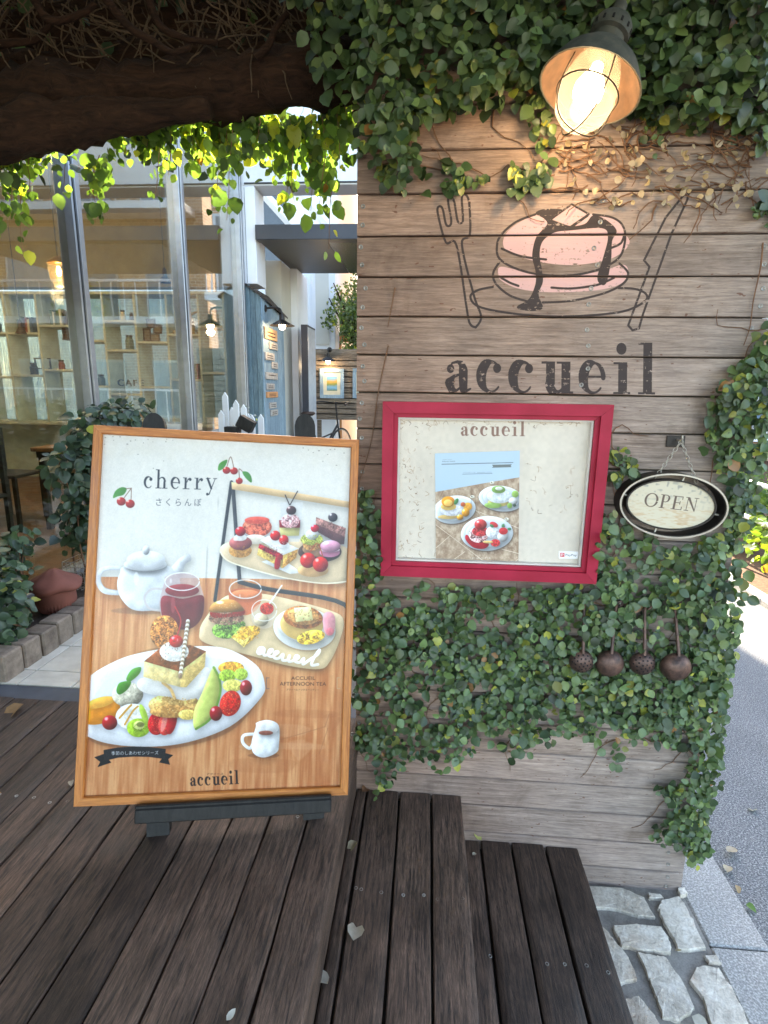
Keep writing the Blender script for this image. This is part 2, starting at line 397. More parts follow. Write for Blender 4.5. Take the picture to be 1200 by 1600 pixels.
def font_polys(txt):
    """sans or Japanese lettering: outline triangles of Blender's own font"""
    cu = bpy.data.curves.new('lettering', 'FONT'); cu.body = txt; ob = bpy.data.objects.new('lettering', cu); COL.objects.link(ob)
    bpy.context.view_layer.update(); me = ob.to_mesh(); co = np.array([v.co[:2] for v in me.vertices])
    pl = [co[list(p.vertices)] for p in me.polygons]; ob.to_mesh_clear(); bpy.data.objects.remove(ob); bpy.data.curves.remove(cu)
    w = co[:, 0].max()-co[:, 0].min(); return [p-(co[:, 0].min(), 0) for p in pl], w
def font_line(cv, txt, p0, p1, size, col, **k):
    pl, w = font_polys(txt); cv.U(set_word(pl, w, p0, p1, size), col, **k)
def wood_fill(cv, sl, c0, c1, seed, stretch=(6, .5)):
    h = sl[0].stop-sl[0].start; w = sl[1].stop-sl[1].start
    n = .5*noise2(h, w, 12, seed, stretch)+.3*noise2(h, w, 40, seed+1, stretch)+.2*noise2(h, w, 6, seed+2)
    n = np.clip((n-.25)/.5, 0, 1)[..., None]; return (np.array(c0)*(1-n)+np.array(c1)*n)/255

def cherry_poster():
    q = [(132, 75), (1113, 128), (1070, 1462), (70, 1500)]
    c = Canvas(720, 1008, (226, 222, 214), q)
    c.a *= (1+.05*(noise2(1008, 720, 5, 3)-.5))[..., None]
    c.relief = .6
    m1 = lambda x, y: (50.8+x*.4655, 76.2+y*.4655)                 # the four close-ups the shapes were read from
    m2 = lambda x, y: (558.6+x*.4867, 76.2+y*.4867)
    m3 = lambda x, y: (25.4+x*.5078, 710.9+y*.5078)
    m4 = lambda x, y: (507.8+x*.5553, 634.8+y*.5553)
    t = lambda f, pts: [f(*p) for p in pts]
    def e(f, x, y, rx, ry, col, rot=0, **k): k_ = {m1: .4655, m2: .4867, m3: .5078, m4: .5553}[f]; c.E(*f(x, y), rx*k_, ry*k_, col, rot, **k)
    # wooden table
    sm = c.mask([c.tr([(40, 640), (1120, 656), (1120, 1560), (40, 1560)])]); sl, m = sm
    h, w = m.shape; wd = wood_fill(c, sl, (184, 114, 70), (222, 164, 114), 5, (5, .35))
    gr = np.linspace(1.06, .93, h)[:, None, None]; c.a[sl] = c.a[sl]*(1-m[..., None])+wd*gr*m[..., None]
    for k, (x0, y0, x1, y1) in enumerate([(480, 1050, 800, 1140), (230, 1290, 700, 1390), (300, 1180, 900, 1230), (880, 980, 1010, 1150), (640, 1160, 820, 1300), (540, 950, 1000, 1010)]):
        c.P(t(m4, [(x0, y0+20), (x0+120, y0), (x1-60, y0+10), (x1, y0+40), (x1-90, y1), (x0+60, y1-10)]), ((222, 180, 140), (150, 88, 54))[k % 2], sm=True, alpha=.2, soft=5)
    for x0, y0, x1, y1 in [(590, 1160, 900, 1070), (900, 1070, 930, 980), (860, 1260, 920, 1080), (200, 1440, 180, 1500)]: c.L(t(m4, [(x0, y0), (x1, y1)]), 4, (150, 100, 68), alpha=.4)
    # teapot
    c.E(*m1(540, 1500), 130, 14, (120, 90, 75), alpha=.35, soft=4)
    c.L(t(m1, [(320, 1350), (200, 1330), (150, 1240), (190, 1150), (330, 1140)]), [20, 22, 20, 18, 16], (222, 224, 228))
    c.L(t(m1, [(330, 1335), (215, 1310), (172, 1240), (205, 1165), (330, 1155)]), 4, (176, 178, 184), alpha=.7)
    c.P(t(m1, [(740, 1190), (800, 1090), (860, 1040), (915, 1025), (930, 1075), (880, 1110), (850, 1200), (790, 1330)]), (218, 219, 222), sm=True, shade='right')
    c.P(t(m1, [(310, 1280), (330, 1190), (385, 1120), (720, 1120), (790, 1180), (840, 1290), (740, 1460), (600, 1500), (440, 1490), (340, 1390)]), (228, 230, 234), sm=True, shade='right')
    c.E(*m1(545, 1130), 86, 22, (206, 208, 210)); c.E(*m1(545, 1110), 84, 26, (232, 233, 235)); c.E(*m1(550, 1075), 76, 38, (226, 227, 230), shade='down'); e(m1, 550, 990, 30, 40, (218, 219, 222), shade='ball')
    # mug of tea
    c.L(t(m1, [(700, 1320), (600, 1320), (540, 1390), (580, 1480), (690, 1500)]), 9, (205, 196, 194), alpha=.9)
    c.P(t(m1, [(705, 1260), (720, 1210), (850, 1180), (980, 1210), (1010, 1290), (1040, 1400), (1030, 1530), (960, 1630), (880, 1660), (760, 1650), (690, 1560), (665, 1440)]), (205, 178, 176), sm=True, alpha=.75)
    c.P(t(m1, [(690, 1380), (860, 1400), (1020, 1370), (1040, 1450), (1020, 1560), (950, 1640), (860, 1660), (760, 1640), (690, 1550)]), (128, 40, 46), sm=True, shade='right')
    c.E(*m1(855, 1330), 66, 25, (150, 58, 60)); c.L([m1(*p) for p in ell(855, 1255, 145, 75, 30)], 4, (236, 236, 236), sm=False)
    e(m1, 780, 1450, 18, 70, (196, 92, 96), alpha=.5, soft=3)
    # stand of the tiered tray
    c.L([(640, 268), (577, 735)], 13, (62, 63, 66)); c.L([(645, 275), (673, 655)], 15, (74, 74, 77)); c.L([(672, 662), (780, 690), (1085, 752), (1090, 900)], 17, (66, 64, 64))
    c.P([(640, 268), (1108, 347), (1104, 371), (642, 297)], (216, 184, 140), shade='down')
    c.P([(595, 535), (630, 505), (760, 485), (960, 500), (1100, 535), (1098, 655), (1000, 668), (850, 645), (700, 607), (620, 578)], (229, 203, 166), sm=True)
    c.L([(598, 545), (630, 580), (720, 612), (860, 648), (1000, 668), (1095, 660)], 5, (246, 232, 206))
    # upper tray: jelly, puff, parfait, slice, tart, cake, macaron, cherries on a biscuit
    e(m2, 370, 760, 125, 100, (222, 214, 212), alpha=.8); e(m2, 375, 760, 118, 78, (221, 108, 82), tex=.5, seed=3); e(m2, 375, 705, 100, 30, (226, 92, 74)); e(m2, 360, 860, 90, 40, (228, 216, 198))
    e(m2, 240, 950, 92, 58, (222, 160, 84), shade='down', tex=.25); e(m2, 242, 890, 92, 58, (204, 112, 108), shade='ball'); e(m2, 240, 845, 52, 28, (246, 243, 238)); e(m2, 240, 795, 41, 39, (206, 30, 36), shade='ball')
    c.P(t(m2, [(560, 560), (745, 560), (715, 880), (575, 880)]), (214, 214, 214), alpha=.65); c.P(t(m2, [(552, 745), (722, 740), (712, 830), (565, 835)]), (214, 203, 132), shade='right'); c.P(t(m2, [(552, 705), (722, 705), (720, 765), (556, 765)]), (150, 34, 46))
    e(m2, 640, 710, 76, 58, (226, 170, 172), tex=.6, seed=4); e(m2, 650, 625, 40, 36, (84, 56, 56), shade='ball'); c.L(t(m2, [(640, 580), (700, 470)]), 4, (70, 60, 60)); c.L(t(m2, [(635, 580), (600, 500)]), 4, (70, 60, 60))
    c.P(t(m2, [(410, 1040), (560, 1000), (730, 1130), (640, 1140)]), (244, 243, 240)); c.P(t(m2, [(395, 900), (590, 985), (580, 1095), (375, 985)]), (230, 192, 104), tex=.3); c.P(t(m2, [(395, 895), (585, 985), (580, 1030), (385, 930)]), (160, 32, 44), tex=.5); c.P(t(m2, [(585, 985), (705, 930), (690, 1010), (580, 1095)]), (216, 156, 78), tex=.4)
    c.P(t(m2, [(400, 868), (465, 830), (712, 935), (585, 988)]), (240, 238, 234)); c.P(t(m2, [(530, 990), (565, 980), (555, 1090), (515, 1090)]), (170, 28, 36), sm=True); e(m2, 590, 905, 46, 26, (248, 248, 246)); e(m2, 522, 830, 42, 40, (212, 34, 32), shade='ball'); e(m2, 590, 865, 38, 40, (212, 34, 32), shade='ball')
    c.P(t(m2, [(850, 680), (1090, 770), (1075, 900), (1040, 900), (845, 790)]), (150, 106, 98), tex=.4); c.P(t(m2, [(850, 735), (1080, 840), (1075, 900), (1040, 900), (845, 790)]), (98, 62, 62)); e(m2, 985, 682, 38, 36, (70, 62, 66), shade='ball')
    e(m2, 880, 960, 175, 85, (84, 58, 48)); e(m2, 890, 940, 150, 62, (170, 128, 96)); e(m2, 815, 900, 72, 52, (206, 148, 88), tex=.4); e(m2, 815, 860, 90, 48, (196, 200, 98), tex=.5, seed=7); e(m2, 818, 820, 54, 44, (244, 243, 240), shade='ball'); e(m2, 840, 772, 33, 30, (206, 34, 52), shade='ball')
    e(m2, 960, 965, 82, 40, (214, 136, 166)); e(m2, 962, 945, 80, 18, (238, 204, 214)); e(m2, 965, 915, 82, 48, (232, 164, 190), shade='ball')
    e(m2, 825, 1110, 125, 55, (228, 180, 124), shade='down'); e(m2, 785, 1030, 63, 62, (216, 40, 32), shade='ball'); e(m2, 885, 1062, 62, 62, (216, 40, 32), shade='ball')
    c.L(t(m2, [(800, 970), (860, 890), (905, 1000)]), 4, (170, 84, 52))
    # lower tray
    c.P(t(m4, [(20, 400), (60, 300), (200, 150), (420, 130), (640, 170), (960, 260), (1030, 330), (1000, 480), (940, 620), (860, 680), (640, 655), (400, 590), (60, 490)]), (150, 104, 74), sm=True, alpha=.5, soft=4)
    c.P(t(m4, [(18, 400), (60, 300), (200, 150), (420, 130), (640, 170), (960, 260), (1030, 330), (1000, 470), (935, 610), (860, 665), (640, 640), (400, 575), (60, 480)]), (221, 194, 154), sm=True, tex=.06)
    c.P(t(m4, [(235, 110), (440, 110), (430, 230), (340, 285), (250, 240)]), (216, 110, 66), sm=True, alpha=.9); c.E(*m4(340, 135), 56, 18, (228, 134, 84)); c.L([m4(*p) for p in ell(338, 100, 112, 66, 30)], 4, (238, 234, 230), sm=False)
    e(m4, 205, 390, 100, 60, (126, 172, 66), tex=.7, seed=9); e(m4, 260, 350, 80, 40, (140, 184, 76), tex=.7, seed=10); e(m4, 205, 305, 125, 50, (160, 118, 96), tex=.5, seed=2); c.P(t(m4, [(95, 260), (200, 275), (325, 245), (320, 285), (200, 300), (110, 300)]), (168, 40, 26), sm=True)
    c.P(t(m4, [(90, 260), (105, 205), (180, 175), (265, 180), (320, 230), (322, 255), (210, 265)]), (222, 154, 78), sm=True, shade='ball')
    c.P(t(m4, [(240, 440), (310, 365), (445, 355), (440, 410), (330, 510)]), (226, 168, 58), tex=.5); c.P(t(m4, [(245, 440), (330, 460), (385, 420), (330, 512)]), (242, 208, 112), tex=.4)
    e(m4, 470, 290, 90, 90, (226, 208, 188), alpha=.6); e(m4, 450, 315, 52, 48, (238, 216, 176), shade='ball'); e(m4, 490, 238, 48, 42, (206, 54, 36), tex=.5, seed=8); c.L(t(m4, [(510, 200), (595, 75)]), 6, (246, 240, 236)); c.L([m4(*p) for p in ell(472, 250, 88, 75, 30)], 3, (240, 236, 232), sm=False)
    e(m4, 755, 390, 222, 150, (170, 130, 96), 8, alpha=.5, soft=3); e(m4, 755, 380, 220, 150, (240, 240, 238), 8, shade='down'); e(m4, 760, 355, 196, 122, (224, 222, 218), 8)
    e(m4, 735, 350, 152, 112, (230, 188, 108), 6, shade='down'); e(m4, 745, 300, 140, 80, (182, 106, 50), 6, tex=.4); e(m4, 745, 292, 112, 60, (210, 150, 84), 6, tex=.3); c.P(t(m4, [(680, 232), (800, 224), (815, 320), (695, 332)]), (242, 230, 164), shade='down')
    e(m4, 800, 440, 100, 48, (236, 182, 56), -12, tex=.7, seed=6); c.P(t(m4, [(890, 280), (935, 262), (970, 300), (965, 400), (920, 430), (890, 380)]), (230, 150, 160), sm=True, shade='right'); e(m4, 935, 400, 26, 28, (206, 104, 118))
    scr = [(425, 545), (440, 515), (470, 520), (450, 555), (430, 550), (470, 520), (470, 565), (500, 560), (530, 530), (510, 530), (500, 565), (530, 575), (570, 545), (548, 545), (540, 580), (570, 590), (605, 560), (600, 600), (635, 600), (650, 570), (645, 610), (690, 600), (715, 580), (695, 570), (685, 605), (720, 618), (750, 590), (745, 630), (790, 600), (850, 560), (860, 530), (825, 580), (805, 635), (850, 632)]
    c.L(t(m4, scr), 11, (245, 241, 234))
    # big plate of dessert
    c.P(t(m3, [(90, 1000), (110, 720), (500, 450), (850, 400), (1150, 420), (1360, 560), (1450, 700), (1440, 800), (1200, 1060), (800, 1180), (430, 1180), (170, 1140)]), (118, 78, 56), sm=True, alpha=.45, soft=5)
    c.P(t(m3, [(60, 1000), (80, 690), (330, 510), (620, 430), (920, 400), (1180, 420), (1400, 540), (1470, 680), (1440, 800), (1200, 1020), (820, 1150), (430, 1165), (160, 1110)]), (236, 237, 240), sm=True, shade='down')
    c.P(t(m3, [(110, 900), (330, 600), (700, 500), (1150, 500), (1380, 640), (1330, 780), (1050, 980), (600, 1090), (250, 1040)]), (226, 228, 233), sm=True, soft=3)
    e(m3, 700, 290, 110, 130, (196, 122, 60), tex=.6, seed=3)
    e(m3, 205, 900, 165, 95, (234, 146, 30), -15, shade='down'); e(m3, 215, 830, 110, 40, (246, 178, 70), -15); e(m3, 420, 770, 120, 95, (238, 230, 206), shade='ball', tex=.2); c.P(t(m3, [(410, 650), (450, 580), (520, 560), (510, 610), (440, 670)]), (60, 140, 44), sm=True); c.P(t(m3, [(335, 740), (360, 680), (445, 670), (420, 730), (360, 770)]), (48, 128, 36), sm=True)
    e(m3, 460, 940, 130, 100, (240, 236, 226), tex=.15); c.L(t(m3, [(360, 950), (420, 880), (450, 850)]), 8, (204, 150, 60)); c.L(t(m3, [(400, 1000), (460, 900), (500, 860)]), 7, (204, 150, 60))
    e(m3, 285, 985, 58, 56, (164, 24, 30), shade='ball'); e(m3, 505, 1025, 88, 72, (150, 186, 50), tex=.2); e(m3, 510, 1005, 42, 34, (208, 214, 130)); e(m3, 520, 1000, 30, 20, (60, 66, 20), alpha=.6, soft=2); e(m3, 545, 920, 24, 80, (164, 196, 74), -20)
    e(m3, 650, 990, 72, 92, (180, 20, 28), 15, tex=.3); e(m3, 720, 985, 60, 100, (216, 60, 54), 15, tex=.3); e(m3, 760, 990, 34, 88, (170, 22, 30), 15); e(m3, 700, 990, 20, 70, (238, 160, 150), 15, alpha=.7, soft=2)
    e(m3, 780, 850, 200, 90, (222, 178, 108), tex=.35); e(m3, 760, 900, 170, 50, (196, 146, 84), tex=.3); e(m3, 880, 925, 70, 40, (228, 198, 110), tex=.2)
    c.P(t(m3, [(490, 690), (540, 640), (720, 640), (1000, 560), (1050, 610), (1010, 760), (870, 815), (740, 790), (600, 770), (520, 740)]), (240, 236, 230), sm=True, shade='down'); c.L(t(m3, [(690, 680), (750, 730), (780, 800)]), 12, (224, 184, 122))
    c.P(t(m3, [(545, 515), (815, 590), (825, 715), (540, 635)]), (238, 214, 150), tex=.12); c.P(t(m3, [(815, 590), (1020, 440), (1010, 560), (870, 715), (825, 715)]), (222, 190, 118), tex=.15); c.P(t(m3, [(545, 515), (690, 395), (900, 390), (1022, 440), (818, 595)]), (132, 66, 32), tex=.35); c.P(t(m3, [(560, 515), (695, 405), (800, 400), (680, 540)]), (166, 88, 44), alpha=.6, soft=3)
    e(m3, 775, 440, 112, 78, (246, 244, 240), tex=.15); c.L([m3(*p) for p in ell(780, 440, 70, 44, 20)], 4, (214, 208, 200), sm=False); e(m3, 790, 362, 52, 48, (214, 26, 34), shade='ball'); c.L(t(m3, [(800, 310), (825, 200), (780, 95)]), 5, (196, 60, 60))
    for k in range(26):
        a = np.array((880, 205)); b = np.array((822, 635)); p = a+(b-a)*k/26; p2 = a+(b-a)*(k+1)/26; c.L(t(m3, [p, p2]), 15, ((240, 234, 214), (92, 72, 60))[k % 2] if k % 2 == 0 else (150, 126, 104), sm=False)
    c.P(t(m3, [(1075, 560), (1110, 620), (1130, 760), (1070, 930), (940, 1035), (930, 900), (990, 760)]), (196, 206, 112), sm=True, shade='right'); c.L(t(m3, [(1078, 562), (1122, 650), (1128, 770), (1060, 950), (945, 1035)]), 9, (104, 142, 58))
    e(m4, 240, 655, 90, 45, (238, 164, 56), tex=.5); e(m4, 215, 710, 60, 45, (150, 182, 62), tex=.4); e(m4, 310, 700, 48, 42, (162, 190, 74), tex=.3); e(m4, 250, 780, 70, 45, (218, 206, 110), tex=.3); e(m4, 345, 795, 42, 54, (146, 28, 40), shade='ball'); e(m4, 235, 905, 72, 92, (206, 40, 32), 20, tex=.35, shade='rim'); e(m4, 135, 975, 44, 52, (152, 26, 36), shade='ball')
    r_ = np.random.default_rng(9)
    def dots(f, cx, cy, rx, ry, n_, col, rad=1.6, alpha=.8):
        for _ in range(n_):
            a, q_ = r_.random()*6.28, r_.random()**.5; x_, y_ = f(cx+rx*q_*math.cos(a), cy+ry*q_*math.sin(a)); c.E(x_, y_, rad*(.6+.8*r_.random()), rad*(.6+.8*r_.random()), col, alpha=alpha)
    dots(m4, 235, 905, 62, 82, 46, (250, 200, 120), 1.3); dots(m3, 655, 990, 58, 80, 30, (246, 190, 120), 1.3); dots(m3, 700, 290, 100, 115, 60, (112, 60, 24), 2.2); dots(m3, 700, 290, 100, 115, 40, (232, 176, 110), 1.6)
    dots(m3, 780, 480, 200, 70, 50, (90, 42, 20), 2.0, .5); dots(m3, 690, 640, 110, 40, 40, (214, 178, 104), 1.8, .6); dots(m3, 920, 600, 70, 60, 30, (198, 160, 90), 1.8, .6); dots(m3, 780, 850, 180, 70, 70, (176, 124, 62), 2.2, .6); dots(m3, 780, 850, 180, 70, 50, (244, 216, 156), 1.8, .6)
    dots(m3, 505, 1025, 40, 30, 26, (40, 46, 16), 1.2); dots(m4, 205, 305, 110, 40, 70, (112, 74, 54), 2.4, .6); dots(m4, 205, 305, 110, 40, 40, (206, 166, 140), 1.8, .6); dots(m4, 200, 215, 90, 25, 26, (250, 230, 180), 1.2, .7); dots(m4, 225, 380, 110, 60, 60, (196, 224, 140), 2.6, .5); dots(m4, 225, 380, 110, 60, 40, (70, 116, 36), 2.4, .5)
    dots(m4, 745, 300, 110, 60, 50, (140, 74, 30), 2.4, .4); dots(m4, 800, 440, 90, 40, 50, (250, 220, 110), 2.4, .6); dots(m4, 350, 430, 80, 50, 40, (200, 130, 40), 2.2, .5); dots(m2, 560, 900, 120, 45, 50, (206, 204, 200), 1.6, .7); dots(m2, 815, 860, 80, 40, 50, (150, 158, 60), 2.0, .6); dots(m2, 960, 780, 110, 60, 60, (92, 58, 54), 1.8, .6); dots(m2, 240, 950, 80, 48, 40, (188, 124, 56), 2.0, .5); dots(m2, 375, 760, 100, 60, 50, (246, 150, 120), 2.2, .5); dots(m2, 490, 960, 90, 50, 40, (96, 16, 26), 2.0, .5)
    for k in range(9): x_, y_ = m3(690+22*k, 500-3*k); c.L([(x_-6, y_+4), (x_, y_-5), (x_+6, y_+2)], 2, (222, 216, 206), alpha=.7)
    for f_, x_, y_, w_ in ((m1, 470, 1230, 20), (m1, 760, 1250, 8), (m4, 300, 150, 6), (m4, 520, 1150, 8), (m3, 800, 350, 5)): c.E(*f_(x_, y_), w_*.5, w_*1.3, (252, 252, 252), alpha=.5, soft=3)
    # jug
    e(m4, 470, 1270, 110, 20, (120, 74, 50), alpha=.5, soft=3); c.L(t(m4, [(400, 1120), (330, 1130), (325, 1180), (370, 1220), (395, 1190)]), 12, (234, 234, 232)); c.P(t(m4, [(415, 1070), (420, 1040), (500, 1022), (575, 1060), (578, 1190), (560, 1250), (470, 1285), (400, 1255), (385, 1180)]), (236, 236, 236), sm=True, shade='right'); c.E(*m4(495, 1080), 43, 27, (206, 204, 202)); c.E(*m4(485, 1112), 28, 9, (132, 78, 66))
    # lettering and marks
    c.relief = 0.0
    wp, ww = word('cherry', .22, .2, .06); c.U(set_word(wp, ww, (295, 292), (582, 300), 46), (58, 60, 66))
    font_line(c, 'さ く ら ん ぼ', (345, 360), (522, 362), 34, (96, 98, 104))
    font_line(c, 'ACCUEIL', m4(662, 740), m4(832, 740), 19, (72, 46, 36)); font_line(c, 'AFTERNOON TEA', m4(582, 780), m4(908, 782), 20, (72, 46, 36)); font_line(c, 'アクイールアフタヌーンティー', m4(630, 815), m4(858, 817), 9, (90, 60, 48))
    for x in (488, 985): c.L(t(m4, [(x+20, 726), (x, 726), (x, 802), (x+20, 802)]), 3, (110, 92, 92) if x < 600 else (196, 160, 120), sm=False)
    c.P(t(m3, [(170, 1250), (240, 1225), (300, 1290), (195, 1325), (215, 1285)]), (24, 24, 26)); c.P(t(m3, [(665, 1290), (715, 1220), (772, 1235), (735, 1265), (748, 1308)]), (24, 24, 26)); c.P(t(m3, [(240, 1195), (350, 1175), (470, 1168), (590, 1172), (715, 1188), (712, 1265), (590, 1248), (470, 1245), (350, 1253), (245, 1278)]), (32, 32, 35))
    font_line(c, '季節のしあわせシリーズ', m3(300, 1232), m3(660, 1228), 17, (226, 226, 224))
    wp, ww = word('accueil', .16, .3, .08); c.U(set_word(wp, ww, (483, 1458), (675, 1450), 33), (44, 34, 30)); font_line(c, 'アクイーユ', (548, 1415), (612, 1414), 9, (60, 44, 38))
    def pair(f, leafp, ch, stems):
        c.P(t(f, leafp), (84, 150, 66), sm=True, shade='right')
        for s_ in stems: c.L(t(f, s_), 3, (140, 110, 92))
        for x, y, r in ch: e(f, x, y, r, r*.93, (192, 54, 44), shade='ball')
    pair(m1, [(270, 548), (290, 490), (340, 458), (385, 470), (360, 520), (310, 535)], [(340, 578, 38), (415, 598, 38)], [[(380, 470), (425, 465)], [(365, 545), (422, 468)], [(422, 565), (424, 468)]])
    pair(m2, [(60, 300), (70, 245), (130, 213), (125, 250), (95, 290)], [(127, 300, 31), (188, 305, 31)], [[(130, 270), (160, 190), (185, 275)]])
    pair(m2, [(255, 312), (300, 315), (328, 355), (327, 400), (280, 360)], [(230, 386, 28)], [[(232, 360), (228, 290), (255, 308)]])
    for k in range(60):                                           # specks of dirt along the top edge
        x = 135+k*16+rng.normal(0, 8); y = 85+k*.9+abs(rng.normal(0, 12)) if k % 3 else 90+rng.random()*160
        if k < 18 or k > 48: c.E(x, y, 1.5+rng.random()*2.5, 1.2+rng.random(), (110, 100, 92), alpha=.7)
    c.a = c.a*(1+.06*(np.random.default_rng(5).random(c.a.shape[:2])-.5)+.03*(noise2(c.h, c.w, 180, 77)-.5)+.025*(noise2(c.h, c.w, 60, 78)-.5))[..., None]; c.a = np.clip((c.a-.5)*1.1+.5, 0, 1)
    return c.image('cherry poster print')

def menu_print():
    q = [(72, 138), (1064, 104), (1046, 1452), (84, 1452)]
    c = Canvas(400, 544, (176, 202, 222), q); c.relief = .6
    sm = c.mask([c.tr([(60, 590), (1080, 410), (1080, 1500), (60, 1500)])]); sl, m = sm
    c.a[sl] = c.a[sl]*(1-m[..., None])+wood_fill(c, sl, (150, 122, 100), (206, 184, 160), 21, (2, 1.5))*m[..., None]
    for a, b in [((80, 970), (700, 1450)), ((80, 1250), (240, 1110)), ((580, 820), (1050, 1010)), ((820, 1250), (1050, 1310)), ((240, 1420), (420, 1290)), ((440, 700), (600, 850)), ((960, 1450), (1050, 1370))]: c.L([a, b], 7, (226, 208, 186))
    def plate(x, y, rx, ry, rot):
        c.E(x+6, y+14, rx, ry, (96, 80, 70), rot, alpha=.5, soft=3); c.E(x, y, rx, ry, (216, 226, 236), rot, shade='down'); c.E(x, y-6, rx*.82, ry*.8, (206, 216, 226), rot)
    plate(300, 795, 250, 165, -8); plate(845, 665, 262, 150, 6); plate(680, 1075, 305, 205, -4)
    c.E(225, 880, 120, 26, (226, 190, 120)); c.E(265, 800, 130, 70, (226, 228, 238), tex=.15); c.E(230, 760, 90, 42, (240, 200, 110)); c.E(225, 700, 78, 62, (232, 146, 30)); c.E(225, 715, 52, 40, (246, 196, 100)); c.E(320, 700, 22, 40, (62, 128, 74), 30); c.E(455, 760, 52, 48, (238, 168, 60)); c.E(430, 830, 46, 50, (236, 160, 44), shade='ball'); c.E(365, 885, 40, 34, (238, 166, 52), shade='ball'); c.E(400, 735, 28, 26, (196, 90, 50))
    c.E(810, 710, 120, 50, (226, 204, 122)); c.E(750, 745, 100, 34, (150, 190, 96)); c.E(825, 640, 145, 80, (222, 230, 236), tex=.12); c.E(815, 560, 80, 44, (120, 160, 78)); c.E(820, 548, 44, 22, (206, 216, 200)); c.E(985, 690, 52, 44, (236, 238, 240), shade='ball'); c.E(1010, 610, 40, 40, (140, 176, 84)); c.E(945, 745, 30, 32, (128, 168, 76)); c.E(1000, 740, 20, 18, (60, 80, 70))
    c.P([(445, 1090), (430, 1150), (520, 1240), (640, 1255), (700, 1210), (660, 1170), (540, 1180)], (180, 26, 44), sm=True); c.E(580, 1090, 115, 95, (230, 170, 170), tex=1.0, seed=5); c.E(600, 1050, 95, 60, (206, 60, 66), tex=.5, seed=6); c.E(605, 970, 72, 62, (214, 70, 70), shade='ball'); c.E(590, 990, 26, 30, (160, 30, 36)); c.E(740, 1060, 75, 70, (226, 230, 238), tex=.2); c.E(860, 1110, 62, 60, (238, 240, 242), shade='ball'); c.E(870, 1045, 52, 42, (206, 50, 58)); c.E(775, 1185, 56, 44, (210, 58, 62), tex=.5); c.E(760, 970, 50, 30, (206, 60, 66), 25); c.E(690, 1175, 60, 16, (228, 190, 120))
    c.P([(850, 970), (880, 955), (890, 1000), (850, 1000)], (70, 130, 86)); c.E(735, 985, 26, 16, (66, 128, 84), 30); c.E(940, 1020, 22, 16, (66, 128, 84))
    for x, y in ((910, 905), (510, 645), (740, 480)): c.E(x, y, 26, 18, (236, 232, 216)); c.E(x-8, y-4, 8, 7, (70, 60, 40))
    c.relief = 0.0
    font_line(c, 'PANCAKE', (158, 240), (305, 236), 20, (92, 104, 114)); font_line(c, 'sweet series', (160, 214), (270, 210), 11, (92, 104, 114))
    c.L([(152, 264), (985, 244)], 9, (92, 108, 118), sm=False); c.P([(735, 270), (972, 264), (958, 280), (968, 298), (738, 304), (752, 287)], (92, 108, 110)); c.L([(392, 380), (742, 371)], 5, (92, 108, 118), sm=False); font_line(c, 'パンケーキ  pancake menu', (400, 368), (735, 360), 15, (92, 108, 118))
    font_line(c, 'しあわせのパンケーキ', (480, 1375), (720, 1372), 22, (240, 236, 226)); font_line(c, 'アクイーユ', (540, 1345), (635, 1343), 12, (240, 236, 226)); font_line(c, 'ふわふわパンケーキをどうぞ', (390, 1412), (760, 1408), 16, (230, 224, 212))
    return c.image('menu print')

